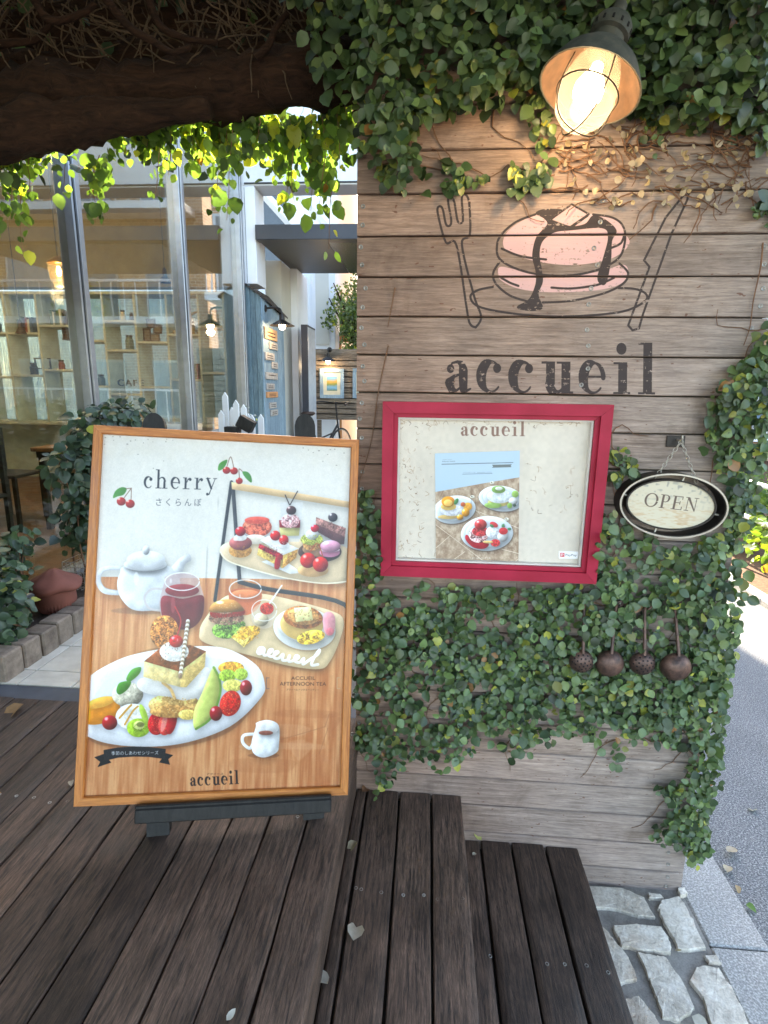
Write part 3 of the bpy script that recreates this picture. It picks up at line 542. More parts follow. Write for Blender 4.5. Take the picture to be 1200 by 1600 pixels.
WPX0, WPX1, WPZ0, WPZ1 = -.02, .76, 1.74, 2.34        # rectangle of the wall that carries the painted sign
def wall_paint():
    n = 1100; c = Canvas(n, int(n*(WPZ1-WPZ0)/(WPX1-WPX0)), (0, 0, 0), None)
    def f(p):
        o = []
        for x, y in p:
            q = at(600+x/2, 260+y/2, 1, 0.0); o.append(((q[0]-WPX0)/(WPX1-WPX0)*c.w, (WPZ1-q[2])/(WPZ1-WPZ0)*c.h))
        return np.array(o)
    c.f = f
    z = lambda pts: [(160+x/1.5, 80+y/1.5) for x, y in pts]         # points read from the closest view
    pk = (0, 255, 0); k = (255, 0, 0); g = (0, 0, 255)
    # red channel: dark paint, green channel: pink paint
    def pink(pts): c.P(z(pts), pk, sm=True)
    def line(pts, w=7.2, sm=True): c.L(z(pts), w, k, sm=sm)
    def dark(pts, sm=True): c.P(z(pts), k, sm=sm)
    pink([(318, 235), (350, 175), (440, 120), (560, 90), (760, 108), (860, 140), (895, 200), (912, 235), (880, 280), (800, 320), (640, 342), (480, 325), (350, 285)])
    pink([(295, 380), (310, 350), (420, 372), (600, 395), (780, 370), (880, 340), (905, 375), (870, 430), (760, 460), (560, 470), (400, 455), (310, 415)])
    line([(470, 105), (380, 140), (310, 200), (290, 250), (300, 310), (370, 355), (480, 385), (620, 392), (760, 365), (860, 310), (890, 230), (880, 160), (830, 120), (740, 105)])
    line([(300, 330), (272, 380), (285, 430), (350, 485), (440, 515)]); line([(505, 518), (640, 510), (790, 475), (880, 430), (905, 380), (865, 335)])
    line([(312, 265), (400, 300), (520, 316)]); line([(825, 262), (870, 240), (888, 200)]); line([(310, 402), (350, 425), (390, 440)]); line([(545, 448), (640, 452), (760, 435), (838, 402)])
    line([(270, 445), (200, 460), (165, 490), (200, 535), (330, 565), (520, 583), (700, 580), (880, 560), (980, 515), (990, 480), (940, 455), (860, 450)])
    dark([(470, 100), (510, 80), (600, 85), (560, 130), (620, 160), (700, 150), (740, 110), (800, 130), (850, 180), (830, 230), (825, 320), (805, 420), (780, 435), (760, 400), (790, 300), (810, 210), (780, 170), (640, 180), (560, 190), (505, 230), (490, 290), (500, 360), (505, 420), (485, 480), (505, 540), (470, 558), (400, 552), (385, 535), (440, 500), (470, 430), (470, 370), (455, 300), (470, 220), (500, 180), (525, 150), (510, 125)])
    c.P(z([(535, 130), (640, 56), (722, 105), (628, 172)]), (0, 0, 0)); c.P(z([(548, 128), (640, 62), (712, 104), (628, 160)]), pk)
    line([(538, 132), (560, 115), (640, 58), (720, 104), (630, 168), (538, 132)], 6.5, False); line([(545, 140), (625, 162), (640, 165), (715, 112)], 5.5, False)
    # fork and knife
    line([(190, 635), (165, 620), (150, 560), (100, 250), (50, 235), (12, 100), (18, 68), (35, 80), (50, 150), (68, 158), (75, 130), (60, 40), (75, 25), (90, 50), (105, 135), (125, 145), (130, 120), (125, 25), (145, 15), (160, 60), (162, 200), (125, 245), (180, 480), (215, 585), (190, 635)])
    line([(1200, -10), (1160, 20), (1080, 120), (980, 320), (1005, 350), (905, 625), (925, 648), (955, 640), (975, 570), (1110, 190), (1180, 40), (1190, 0)], 7, False)
    wp, ww = word('accueil', .2, .33, .07); c.U(set_word(wp, ww, (187, 706), (853, 713), 100), k)
    c.f = None
    return c.image('wall paint mask')
def panel_print(px0, pz0, px1, pz1, Y):
    """white board of the notice case with its lettering and dried tendrils"""
    n = 900; c = Canvas(n, int(n*(pz1-pz0)/(px1-px0)), (234, 222, 206))
    def f(p): return np.array([((lambda q: ((q[0]-px0)/(px1-px0)*c.w, (pz1-q[2])/(pz1-pz0)*c.h))(at(560+x/2.857, 600+y/2.857, 1, Y))) for x, y in p])
    c.f = f; c.a *= (1+.06*(noise2(c.h, c.w, 7, 41)-.5)+.04*(noise2(c.h, c.w, 60, 42)-.5))[..., None]
    wp, ww = word('accueil', .2, .3, .07); c.U(set_word(wp, ww, (455, 231), (746, 233), 42), (146, 108, 94))
    r = np.random.default_rng(3)
    for k in range(135):
        x, y = (170+abs(r.normal(0, 75)), 160+r.random()*640) if k < 75 else ((200+r.random()*800, 165+abs(r.normal(0, 12))) if k < 115 else (740+r.random()*260, 350+r.random()*230))
        for j in range(r.integers(1, 4)):
            a = r.random()*6.3; d = np.array((math.cos(a), math.sin(a)))*(4+r.random()**2*22); b = np.array((-d[1], d[0]))*r.normal(0, .35)
            c.L([(x, y), (x+d[0]*.5+b[0], y+d[1]*.5+b[1]), (x+d[0], y+d[1])], 1.2+r.random()*1.2, (176, 138, 104) if r.random() < .8 else (92, 66, 50), alpha=.45+.4*r.random())
    c.f = None
    return c.image('notice board print')
def open_print():
    c = Canvas(480, 300, (206, 194, 170))
    n = .5*noise2(300, 480, 5, 51, (1, 5))+.5*noise2(300, 480, 24, 52, (1, 4)); k = np.clip((n-.45)*3, 0, 1)[..., None]
    lower = np.clip((np.linspace(-.2, 1.1, 300))[:, None, None], 0, 1)
    c.a = c.a*(1-k*lower*.6)+np.array((184, 140, 100))/255*k*lower*.6
    k2 = np.clip((noise2(300, 480, 30, 53)-.62)*4, 0, 1)[..., None]*np.clip(np.linspace(1.2, -.8, 300), 0, 1)[:, None, None]; c.a = c.a*(1-k2*.5)+.45*k2*.5
    wp, ww = word('OPEN', .02); c.U(set_word(wp, ww, (92, 176), (392, 176), 60), (104, 86, 76))
    return c.image('open sign print')
def sticker_print():
    c = Canvas(128, 54, (246, 246, 248)); c.P([(10, 12), (38, 12), (38, 42), (10, 42)], (214, 60, 70)); c.L([(17, 36), (17, 19), (28, 19), (30, 27), (18, 30)], 3.5, (250, 250, 250), sm=False)
    font_line(c, 'PayPay', (45, 35), (119, 35), 24, (90, 90, 96)); return c.image('sticker print')
def img_mat(name, im, rough=.4, spec=.5, coat=0.0, uv=True, value=1.0):
    m = Mat(name, (1, 1, 1), rough, 0, spec); t = m.n('TexImage'); t.image = im; t.interpolation = 'Cubic'
    tc = m.n('TexCoord'); m.l(tc.outputs['UV'], t.inputs[0])
    col = t.outputs[0]
    if value != 1: col = m.mix(1.0, col, (value,)*3, 'MULTIPLY')
    m.base(col); m.b.inputs['Coat Weight'].default_value = coat; m.b.inputs['Coat Roughness'].default_value = .08
    return m
def uv_quad(name, corners, mat, parent, thick=.0008, n=None):
    """thin sheet with its print on the front; corners TL, TR, BR, BL in parent space"""
    tl, tr_, br, bl = [Vector(p) for p in corners]; nr = (tr_-tl).cross(bl-tl).normalized()*-1
    if n is not None and nr.dot(Vector(n)) < 0: nr = -nr
    vs = [tl, tr_, br, bl]+[p-nr*thick for p in (tl, tr_, br, bl)]
    me = bpy.data.meshes.new(name); me.from_pydata([tuple(v) for v in vs], [], [(3, 2, 1, 0), (4, 5, 6, 7), (0, 1, 5, 4), (1, 2, 6, 5), (2, 3, 7, 6), (3, 0, 4, 7)])
    uv = me.uv_layers.new(name='UVMap'); U = [(0, 1), (1, 1), (1, 0), (0, 0)]
    for p in me.polygons:
        for li in p.loop_indices: uv.data[li].uv = U[me.loops[li].vertex_index % 4]
    me.update(); return mk(name, me, mat, parent)
# ================================================================ the setting
ZD, ZS1, ZS2 = .51, .33, .148                    # upper deck, first step, second step; the stone paving is 0
# ---- ground, lane, kerb
m = Mat('asphalt', (.05, .05, .052), .85, 0, .3); v = m.coords((1, 1, 1), False)
a1 = m.noise(v, 160, 3, .7); a2 = m.noise(v, 420, 2, .6); a3 = m.noise(v, 2.5, 4)
col = m.ramp(a1, [(.32, S(70, 70, 72)), (.5, S(112, 112, 113)), (.68, S(186, 185, 180))])
m.base(m.mix(.35, col, m.ramp(a3, [(.3, (.55, .56, .6)), (.7, (1.2, 1.2, 1.2))]), 'MULTIPLY')); m.bump(m.mix(.5, a1, a2), .9, .006); ASPHALT = m.m
GROUND = plain('packed earth', (.12, .10, .08), .95, var=.3, scale=3)
g = MB(); g.box(-60, 60, -40, 80, -.3, -.06); tag(g.build('ground', GROUND), kind='structure')
g = MB(); nx, ny = 8, 60
g.box(1.16, 2.95, -6, 30, -.2, -.012); tag(g.build('lane', ASPHALT), kind='structure')
m = Mat('granite', (.4, .42, .45), .75, 0, .3); v = m.coords((1, 1, 1)); n1 = m.noise(v, 150, 3, .7); n2 = m.noise(v, 6, 4)
c = m.ramp(n1, [(.34, S(124, 122, 120)), (.5, S(152, 150, 146)), (.68, S(200, 197, 190))]); m.base(m.hsv_rand(m.mix(.4, c, m.ramp(n2, [(.3, (.75, .75, .75)), (.7, (1.1, 1.1, 1.1))]), 'MULTIPLY'), .12)); m.bump(n1, .35, .003); GRANITE = m.m
kerb = thing('kerb', None, None, (1.06, 0, 0), kind='structure')
for i, (y0, y1) in enumerate([(-2.6, -1.8), (-1.8, -1.0), (-1.0, -.205), (-.205, .62), (.62, 1.45), (1.45, 2.3), (2.3, 3.1)]):
    k = W(kerb); k.box(.967+.002*(i % 2), 1.158, y0+.0025, y1-.0025, -.2, -.003, .006); k.build('slab', GRANITE)
# ---- crazy paving
m = Mat('mortar', (.2, .2, .21), .95, 0, .2); v = m.coords((1, 1, 1), False); n1 = m.noise(v, 9, 6, .65); n2 = m.noise(v, 160, 3, .7)
m.base(m.mix(.5, m.ramp(n1, [(.3, S(108, 103, 97)), (.7, S(164, 158, 149))]), m.ramp(n2, [(.3, (.6, .6, .6)), (.7, (1.25, 1.25, 1.25))]), 'MULTIPLY')); m.bump(m.mix(.4, n1, n2), .6, .006); MORTAR = m.m
pav = MB(); pav.box(-.3, .966, -4, -.0, -.2, -.006); pav = tag(pav.build('stone_paving', MORTAR), kind='structure')
m = Mat('split stone', (.5, .48, .45), .8, 0, .3); v = m.coords((1, 1, 1)); n1 = m.noise(v, 22, 8, .7, .5); n2 = m.noise(v, 120, 4, .7); n3 = m.noise(v, 4, 3)
c = m.ramp(n1, [(.28, S(158, 148, 134)), (.5, S(214, 203, 186)), (.72, S(238, 231, 218))]); c = m.mix(.5, c, m.ramp(n2, [(.35, (.62, .6, .6)), (.6, (1.08, 1.08, 1.08))]), 'MULTIPLY')
c = m.mix(m.ramp(n3, [(.58, (0, 0, 0)), (.72, (.45, .45, .45))]), c, S(176, 140, 110)); m.base(m.hsv_rand(c, .25)); m.bump(m.mix(.4, n1, n2), .8, .012); STONE = m.m
stones_px = [[(235, 465), (420, 480), (540, 530), (595, 635), (500, 625), (390, 590), (265, 580)], [(630, 545), (720, 520), (750, 560), (790, 640), (868, 800), (720, 810), (690, 740), (640, 660), (612, 590)],
    [(368, 683), (500, 672), (630, 690), (665, 740), (680, 790), (675, 825), (540, 815), (410, 790), (395, 740)], [(290, 660), (360, 740), (450, 850), (497, 968), (405, 992), (330, 800)], [(500, 818), (600, 835), (655, 850), (700, 920), (760, 1010), (805, 1120), (735, 1190), (640, 1170), (600, 1060), (560, 960)],
    [(820, 900), (880, 895), (930, 905), (1000, 1000), (1050, 1100), (1100, 1210), (900, 1230), (850, 1060), (780, 970)], [(435, 1080), (510, 1065), (600, 1180), (640, 1260), (480, 1270), (430, 1150)], [(860, 840), (920, 840), (945, 880), (880, 876)], [(560, 505), (620, 510), (640, 530), (565, 533)], [(715, 480), (750, 480), (765, 515), (730, 515)]]
for pl in stones_px:
    pts = [at(850+x/3.4286, 1250+y/3.4286, 2, 0.0)[:2] for x, y in pl]
    pts = [np.array(pts[i-1])*(1-t_)+np.array(pts[i])*t_+rng.normal(0, .0017, 2) for i in range(len(pts)) for t_ in (.03, .35, .65, .97)]
    pts = [tuple(p) for p in pts][::-1]
    A = sum(pts[i-1][0]*pts[i][1]-pts[i][0]*pts[i-1][1] for i in range(len(pts)))
    if A < 0: pts = pts[::-1]
    c0 = np.mean(pts, 0); n = len(pts); w = W(pav); zt = .006+rng.random()*.006
    ins = [tuple(c0+(np.array(p)-c0)*.975) for p in pts]
    vs = [(*p, -.008) for p in pts]+[(*p, zt-.004) for p in pts]+[(*p, zt+rng.normal(0, .0005)) for p in ins]+[(*c0, zt+.0006)]
    fs = [(i, (i+1) % n, n+(i+1) % n, n+i) for i in range(n)]+[(n+i, n+(i+1) % n, 2*n+(i+1) % n, 2*n+i) for i in range(n)]+[(2*n+i, 2*n+(i+1) % n, 3*n) for i in range(n)]
    w.add(vs, fs); w.build('stone', STONE)
for i in range(10):                                # the paving runs on towards the viewer
    cx, cy = .66+.2*(i % 2)+rng.normal(0, .015), -.62-.2*(i//2); w = W(pav); n = 9
    pts = [(cx+.085*(1+.25*rng.normal())*math.cos(t), cy+.085*(1+.2*rng.normal())*math.sin(t)) for t in np.linspace(0, 6.28, n, endpoint=False)]
    w.prism(pts, -.008, .009); w.build('stone', STONE)
# ---- wooden deck and two steps
dw = wood('dark deck timber', S(42, 35, 31), S(114, 90, 76), (20, 1.6, 20), 7, .62, .4, .7, .6, .85, .6); DECK = dw.m
EDGE = plain('deck joists', (.03, .026, .022), .9)
STEEL = plain('dull screw steel', S(150, 146, 140), .45, .8, var=.25, bump=.3)
scr_m = MB(); scr_m.lathe([(.0001, -.004), (.0052, -.004), (.0055, .0003), (.0043, .0008), (.0035, -.0004), (.0018, -.0006), (.0001, -.0014)], 12)
screw_up = bpy.data.meshes.new('screw'); screw_up.from_pydata(scr_m.v, [], scr_m.f); screw_up.materials.append(STEEL); screw_up.polygons.foreach_set('use_smooth', [True]*len(screw_up.polygons))
def plank(parent, x0, x1, y0, y1, zt, th=.03, screws=()):
    w = W(parent); n = 14; hw = (x1-x0)/2; cx = (x0+x1)/2; b = .003
    prof = [(-hw, -th), (hw, -th), (hw, -b), (hw-b, 0), (hw*.4, .0006), (0, .0002), (-hw*.45, .0007), (-hw+b, 0), (-hw, -b)]
    vs = []; k = len(prof); ph = rng.random()*6
    for i in range(n+1):
        y = y0+(y1-y0)*i/n; wob = .0011*math.sin(ph+y*5.1)+.0006*rng.normal(); dz = .0006*rng.normal()+.001*math.sin(ph*2+y*3)
        e = .004*rng.random() if i in (0, n) else 0
        for px, pz in prof: vs.append((cx+px+wob*(1 if px > 0 else .7)+(rng.normal()*.0006), y, zt+pz+dz))
    fs = [(i*k+j, (i+1)*k+j, (i+1)*k+(j+1) % k, i*k+(j+1) % k) for i in range(n) for j in range(k)]+[tuple(range(k)), tuple(n*k+j for j in range(k))[::-1]]
    w.add(vs, [f[::-1] for f in fs]); o = w.build('plank', DECK, 40)
    base = Vector(o.location)+Vector(parent.location)
    for ys in screws:
        for dx in (-.03, .03):
            if x1-x0 < .08 and dx < 0: continue
            s = bpy.data.objects.new('screw', screw_up); COL.objects.link(s); s.parent = o
            s.location = Vector((cx+dx+rng.normal()*.004, ys+rng.normal()*.006, zt+.0004))-base
    return o
dk = MB(); dk.box(-2.19, -.236, -2.0, .165, .05, ZD-.034); dk = tag(dk.build('deck', EDGE), kind='structure')
for i in range(18):
    x1 = -.2165-.1105*i; plank(dk, x1-.1105+.0055+rng.normal()*.0008, x1, -1.95, .168, ZD+rng.normal()*.0012, screws=(-.36, -1.0) if i < 14 else ())
w = W(dk); w.box(-.2345, -.2215, -1.95, .0, ZS1+.004, ZD-.032, .002); w.build('riser', DECK)
s1 = MB(); s1.box(-.235, .132, -2.0, -.006, -.1, ZS1-.034); s1 = tag(s1.build('deck_step', EDGE), kind='structure')
for x0, x1 in ((-.2205, -.186), (-.179, -.067), (-.059, .047), (.054, .158)): plank(s1, x0, x1, -1.95, -.004, ZS1+rng.normal()*.001, screws=(-.42, -1.2))
w = W(s1); w.box(.134, .147, -1.95, -.006, ZS2+.004, ZS1-.032, .002); w.build('riser', DECK)
s2 = MB(); s2.box(.13, .558, -2.0, -.006, -.1, ZS2-.034); s2 = tag(s2.build('deck_step', EDGE), kind='structure')
for x0, x1 in ((.152, .231), (.239, .341), (.350, .462), (.471, .583)): plank(s2, x0, x1, -1.95, -.004, ZS2+rng.normal()*.001, screws=(-.44, -1.2))
w = W(s2); w.box(.559, .571, -1.95, -.006, -.004, ZS2-.032, .002); w.build('riser', DECK)
# ---- tiles, threshold
THRESH = plain('dark threshold stone', S(68, 72, 80), .6, var=.25, scale=8)
g = MB(); g.box(-2.19, -.24, .172, .272, .05, ZD-.006, .003); tag(g.build('threshold', THRESH), kind='structure')
m = Mat('floor tile', (.5, .48, .44), .55, 0, .4); v = m.coords(); n1 = m.noise(v, 7, 6, .6)
m.base(m.hsv_rand(m.ramp(n1, [(.3, S(172, 164, 152)), (.7, S(204, 198, 186))]), .16)); m.bump(m.noise(v, 60, 3), .15, .003); TILE = m.m
GROUT = plain('grout', S(112, 106, 98), .9)
fl = MB(); fl.box(-2.19, .9, .274, 12, .05, ZD-.012); fl = tag(fl.build('passage_floor', GROUT), kind='structure')
tm = MB(); tm.box(-.119, .119, -.119, .119, -.01, .0, .002); tm = tm.build('tile', TILE, fl); tm.location = (-1.848, .337, ZD-.004)
rows = [(.277, .396)]+[(.400+.243*i, .400+.243*i+.239) for i in range(9)]
first = True
for (y0, y1) in rows:
    for i in range(6):
        x = -1.601+.243*i-.243
        if first: tm.location = (x, (y0+y1)/2, ZD-.004); tm.scale = (1, (y1-y0)/.239, 1); first = False; continue
        c = copy_part(tm, fl, (x, (y0+y1)/2, ZD-.004)); c.scale = (1, (y1-y0)/.239, 1)

# ================================================================ sign wall of planks
wall = thing('plank_wall', 'weathered grey brown plank wall with painted pancake sign', 'wall', (.37, .08, 0))
m = wood('weathered wall timber', S(116, 101, 93), S(188, 171, 160), (1.2, 20, 20), 5, .8, .25, .34, .4, .42, .38, .22, .75)
basec = m.b.inputs['Base Color'].links[0].from_socket
geo = m.n('NewGeometry'); sep = m.n('SeparateXYZ'); m.l(geo.outputs['Position'], sep.inputs[0])
warm = m.math('MULTIPLY_ADD', sep.outputs[0], -.75); warm.node.inputs[2].default_value = .62          # the boards are browner towards the entrance
v3 = m.coords((1, 1, 1), True); big = m.noise(v3, 2.2, 3)
warm = m.math('ADD', warm, m.math('MULTIPLY_ADD', big, .7)); warm.node.inputs[1].links[0].from_node.inputs[2].default_value = -.35
wc = m.n('Clamp'); m.l(warm, wc.inputs[0])
c = m.mix(wc.outputs[0], basec, m.mix(1.0, basec, (.84, .63, .52), 'MULTIPLY'))
fl1 = m.noise(m.coords((1, 1, 2.2), True), 42, 2, .5); fleck = m.ramp(fl1, [(.70, (0, 0, 0)), (.73, (.75, .75, .75))])
c = m.mix(fleck, c, S(104, 66, 52))
st = m.ramp(m.noise(m.coords((1, 1, 1), True), 3.4, 6, .68, .8), [(.52, (0, 0, 0)), (.66, (.55, .55, .55))]); c = m.mix(st, c, m.mix(1.0, c, (.55, .50, .46), 'MULTIPLY'))
uu = m.math('MULTIPLY_ADD', sep.outputs[0], 1/(WPX1-WPX0)); uu.node.inputs[2].default_value = -WPX0/(WPX1-WPX0)
vv = m.math('MULTIPLY_ADD', sep.outputs[2], 1/(WPZ1-WPZ0)); vv.node.inputs[2].default_value = -WPZ0/(WPZ1-WPZ0)
cb = m.n('CombineXYZ'); m.l(uu, cb.inputs[0]); m.l(vv, cb.inputs[1])
ti = m.n('TexImage'); ti.image = wall_paint(); ti.extension = 'CLIP'; ti.image.colorspace_settings.name = 'Non-Color'; m.l(cb.outputs[0], ti.inputs[0])
front = m.math('LESS_THAN', sep.outputs[1], .002)
sp = m.n('SeparateColor'); m.l(ti.outputs[0], sp.inputs[0])
wear = m.noise(m.coords((1, 1, 1), False, 'Object'), 75, 4, .65); wear2 = m.noise(m.coords((.5, 8, 8), False), 16, 5, .6)
keep = m.ramp(m.mix(.4, wear, wear2), [(.39, (0, 0, 0)), (.43, (1, 1, 1))])
pk = m.math('MULTIPLY', sp.outputs[1], m.math('MULTIPLY', keep, front)); dkf = m.math('MULTIPLY', sp.outputs[0], m.math('MULTIPLY', keep, front))
c = m.mix(m.math('MULTIPLY', pk, .9), c, S(212, 170, 168)); c = m.mix(m.math('MULTIPLY', dkf, .95), c, S(58, 50, 50)); m.base(c)
WALLW = m.m
ZJ = [2.307-.1118*k for k in range(-6, 22)]
scr_front = bpy.data.meshes.new('screw'); scr_front.from_pydata([(x*1.25, -z*1.25, y*1.25) for x, y, z in scr_m.v], [], scr_m.f); scr_front.materials.append(STEEL); scr_front.polygons.foreach_set('use_smooth', [True]*len(scr_front.polygons))
for k in range(len(ZJ)-1):
    zt, zb = ZJ[k]-.002, max(ZJ[k+1]+.0025, -.01)
    w = W(wall); dy = rng.normal()*.0008; xr = .962+(rng.normal()*.001)
    nseg = 12; vs = []; b = .0022
    for i in range(nseg+1):
        x = -.225+(xr+.225)*i/nseg; o1, o2, o3 = rng.normal(size=3)*.0005
        for yy, zz in ((0.02, zb), (b+dy, zb+o1), (dy, zb+b+o1), (dy+.0004, (zb+zt)/2), (dy, zt-b+o2), (b+dy, zt+o2), (0.02, zt)): vs.append((x, yy, zz))
    fs = [(i*7+j, (i+1)*7+j, (i+1)*7+(j+1) % 7, i*7+(j+1) % 7) for i in range(nseg) for j in range(7)]+[tuple(range(7)), tuple(nseg*7+j for j in range(7))[::-1]]
    w.add(vs, [f[::-1] for f in fs]); o = w.build('board', WALLW, 45); base = Vector(o.location)+Vector(wall.location)
    if zt < 2.35:
        for xs in (-.205, .462, .93):
            if .3 < xs < .5 and zt < 1.75: continue
            for dz in (.024, -.024):
                s = bpy.data.objects.new('screw', scr_front); COL.objects.link(s); s.parent = o
                s.location = Vector((xs+rng.normal()*.006-(.02 if zt < 1 else 0), dy-.0006, (zt+zb)/2+dz+rng.normal()*.003))-base
w = W(wall); w.box(-.221, .957, .021, .15, .0, 2.985); w.build('core', plain('wall studs', (.05, .04, .03), .9))
# the back of the wall is boarded too
for k in range(0, len(ZJ)-1):
    w = W(wall); w.box(-.224, .961, .151, .168, max(ZJ[k+1]+.002, 0), ZJ[k]-.002); w.build('back_board', WALLW)
# ================================================================ notice case
m = Mat('red paint', S(158, 34, 58), .55, 0, .3); v = m.coords(); n1 = m.noise(v, 8, 5); n2 = m.noise(v, 90, 5, .75)
c = m.ramp(n1, [(.3, S(146, 20, 44)), (.7, S(174, 34, 62))]); c = m.mix(m.ramp(n2, [(.72, (0, 0, 0)), (.76, (1, 1, 1))]), c, S(214, 170, 160)); m.base(c); m.bump(m.noise(m.coords((2, 30, 2)), 12, 4), .2, .002); RED = m.m
X0, X1, Z0, Z1 = -.139, .541, 1.169, 1.722; YF = -.052; RW = .047
case = thing('notice_case', 'shallow wall case with a thick red painted frame', 'display case', (.2, -.001, 1.17))
def rail(parent, a, b, a2, b2, y0, y1, mat, name='frame_rail'):
    """mitred rail: outer edge a-b, inner edge a2-b2 (x,z)"""
    w = W(parent); P = [a, b, b2, a2]; L = .012
    mid = [tuple(np.array(P[3])*.72+np.array(P[0])*.28), tuple(np.array(P[2])*.72+np.array(P[1])*.28)]
    vs = [(x, y1, z) for x, z in P]+[(P[0][0], y0, P[0][1]), (P[1][0], y0, P[1][1]), (mid[1][0], y0, mid[1][1]), (mid[0][0], y0, mid[0][1]), (mid[1][0], y0+L, mid[1][1]), (mid[0][0], y0+L, mid[0][1]), (P[2][0], y0+L, P[2][1]), (P[3][0], y0+L, P[3][1])]
    fs = [(0, 1, 2, 3), (0, 4, 5, 1), (4, 7, 6, 5), (7, 9, 8, 6), (9, 11, 10, 8), (11, 3, 2, 10), (0, 3, 11, 9, 7, 4), (1, 5, 6, 8, 10, 2)]
    w.add(vs, fs); return w.build(name, mat)
e = .0004
rail(case, (X0, Z1), (X1, Z1), (X0+RW, Z1-RW), (X1-RW, Z1-RW), YF, -.001, RED)
rail(case, (X1, Z1-e), (X1, Z0+e), (X1-RW+e, Z1-RW-e), (X1-RW+e, Z0+RW+e), YF, -.001, RED)
rail(case, (X1, Z0), (X0, Z0), (X1-RW, Z0+RW), (X0+RW, Z0+RW), YF, -.001, RED)
rail(case, (X0, Z0+e), (X0, Z1-e), (X0+RW-e, Z0+RW+e), (X0+RW-e, Z1-RW-e), YF, -.001, RED)
YP = -.010; px0, px1, pz0, pz1 = X0+RW-.006, X1-RW+.006, Z0+RW-.006, Z1-RW+.006
pm = img_mat('notice board', panel_print(px0, pz0, px1, pz1, YP), .6, .3, value=.82)
bp = uv_quad('back_panel', [Vector(p)-Vector(case.location) for p in ((px0, YP, pz1), (px1, YP, pz1), (px1, YP, pz0), (px0, YP, pz0))], pm.m, case, .007, (0, -1, 0))
bead = plain('pale bead', S(206, 200, 192), .5)
w = W(case); t_ = .004
for x0, x1, z0, z1 in ((px0+.006, px1-.006, pz1-.012, pz1-.0065), (px0+.006, px1-.006, pz0+.0065, pz0+.012), (px0+.0062, px0+.0115, pz0+.0125, pz1-.0125), (px1-.0115, px1-.0062, pz0+.0125, pz1-.0125)): w.box(x0, x1, -.030, -.0108, z0, z1)
w.build('bead', bead)
w = W(case); w.box(px0+.003, px1-.003, -.0342, -.0312, pz0+.003, pz1-.003); w.build('pane', glassy('case glass', refl=.5, haze=.01))
YM = -.0118
q = [at(670+x/7.5, 690+y/7.5, 1, YM) for x, y in ((72, 138), (1066, 106), (1050, 1452), (84, 1450))]
mo = uv_quad('menu_sheet', [Vector(p)-Vector(q[3]) for p in q], img_mat('menu paper', menu_print(), .35, .4, .2).m, None, .0012, (0, -1, 0)); mo.location = q[3]
tag(mo, 'pale blue printed menu with three plates of pancakes, inside the red case', 'menu')
q = [at(x, y, 1, YM) for x, y in ((873, 861), (903.5, 862), (903, 873), (873, 872.5))]
st = uv_quad('payment_sticker', [Vector(p)-Vector(q[3]) for p in q], img_mat('sticker', sticker_print(), .35).m, None, .0012, (0, -1, 0)); st.location = q[3]
tag(st, 'small white payment sticker at the corner of the notice board', 'sticker')
# ================================================================ OPEN sign
cen = at(1046, 788, 1, -.03); tilt = -math.radians(5)
sg = thing('open_sign', 'oval hanging sign reading OPEN in a black metal ring', 'sign', tuple(cen), (0, -tilt, 0))
IRON = plain('black iron', S(52, 48, 46), .45, .6, var=.2, bump=.2); PEW = plain('worn pewter edge', S(176, 168, 156), .4, .5, var=.15)
RX = Matrix.Rotation(math.pi/2, 4, 'X')                      # x,y -> x,z with the front towards -y
def oval(rx, rz, n=56): return ell(0, 0, rx, rz, n)
k = MB(); k.ring(oval(.158, .098), oval(.1515, .0915), -.028, .028, RX); k.build('ring', IRON, sg, 40)
k = MB(); k.ring(oval(.1585, .0985), oval(.1535, .0935), .0285, .032, RX); k.build('ring_edge', PEW, sg, 40)
k = MB(); k.ring(oval(.1335, .0775), oval(.129, .073), -.010, .014, RX); k.build('plate_rim', IRON, sg, 40)
def oval_plate():
    n = 56; P = oval(.129, .073, n); vs = [tuple(RX @ Vector((*p, .008))) for p in P]+[tuple(RX @ Vector((*p, -.008))) for p in P]
    me = bpy.data.meshes.new('plate'); me.from_pydata(vs, [], [tuple(range(n)), tuple(range(n, 2*n))[::-1]]+[(i, n+i, n+(i+1) % n, (i+1) % n) for i in range(n)])
    uv = me.uv_layers.new(name='UVMap')
    for p in me.polygons:
        for li in p.loop_indices: c_ = me.vertices[me.loops[li].vertex_index].co; uv.data[li].uv = (c_.x/.129*.5+.5, c_.z/.073*.5+.5)
    return mk('plate', me, img_mat('open sign face', open_print(), .6, .3).m, sg)
oval_plate()
for a in (80, 170, 260, 350):
    a = math.radians(a); p = Vector((.131*math.cos(a), 0, .075*math.sin(a))); q_ = Vector((.155*math.cos(a), 0, .095*math.sin(a)))
    k = MB(); k.tube([p, q_], .0035, 8); k.build('spoke', PEW, sg, 60)
hk = at(1055, 690, 1, 0.0)
br = thing('sign_bracket', 'small square metal wall plate with a hook above the oval sign', 'bracket', (hk[0], 0, hk[2]))
k = MB(); k.box(-.027, .027, -.004, .001, -.016, .018, .0012); k.build('plate', IRON, br)
k = MB(); k.tube([(.004, -.004, .006), (.004, -.03, .004), (.004, -.037, .012), (.004, -.034, .02)], .0028, 8); k.build('hook', PEW, br, 60)
link = MB(); lp = ell(0, 0, .0048, .0078, 12); link.tube([(x, 0, y) for x, y in lp]+[(lp[0][0], 0, lp[0][1])], .0012, 6, False)
lme = bpy.data.meshes.new('link'); lme.from_pydata(link.v, [], link.f); lme.materials.append(PEW); lme.polygons.foreach_set('use_smooth', [True]*len(lme.polygons))
chain_top = Vector((hk[0]+.004, -.031, hk[2]+.004))
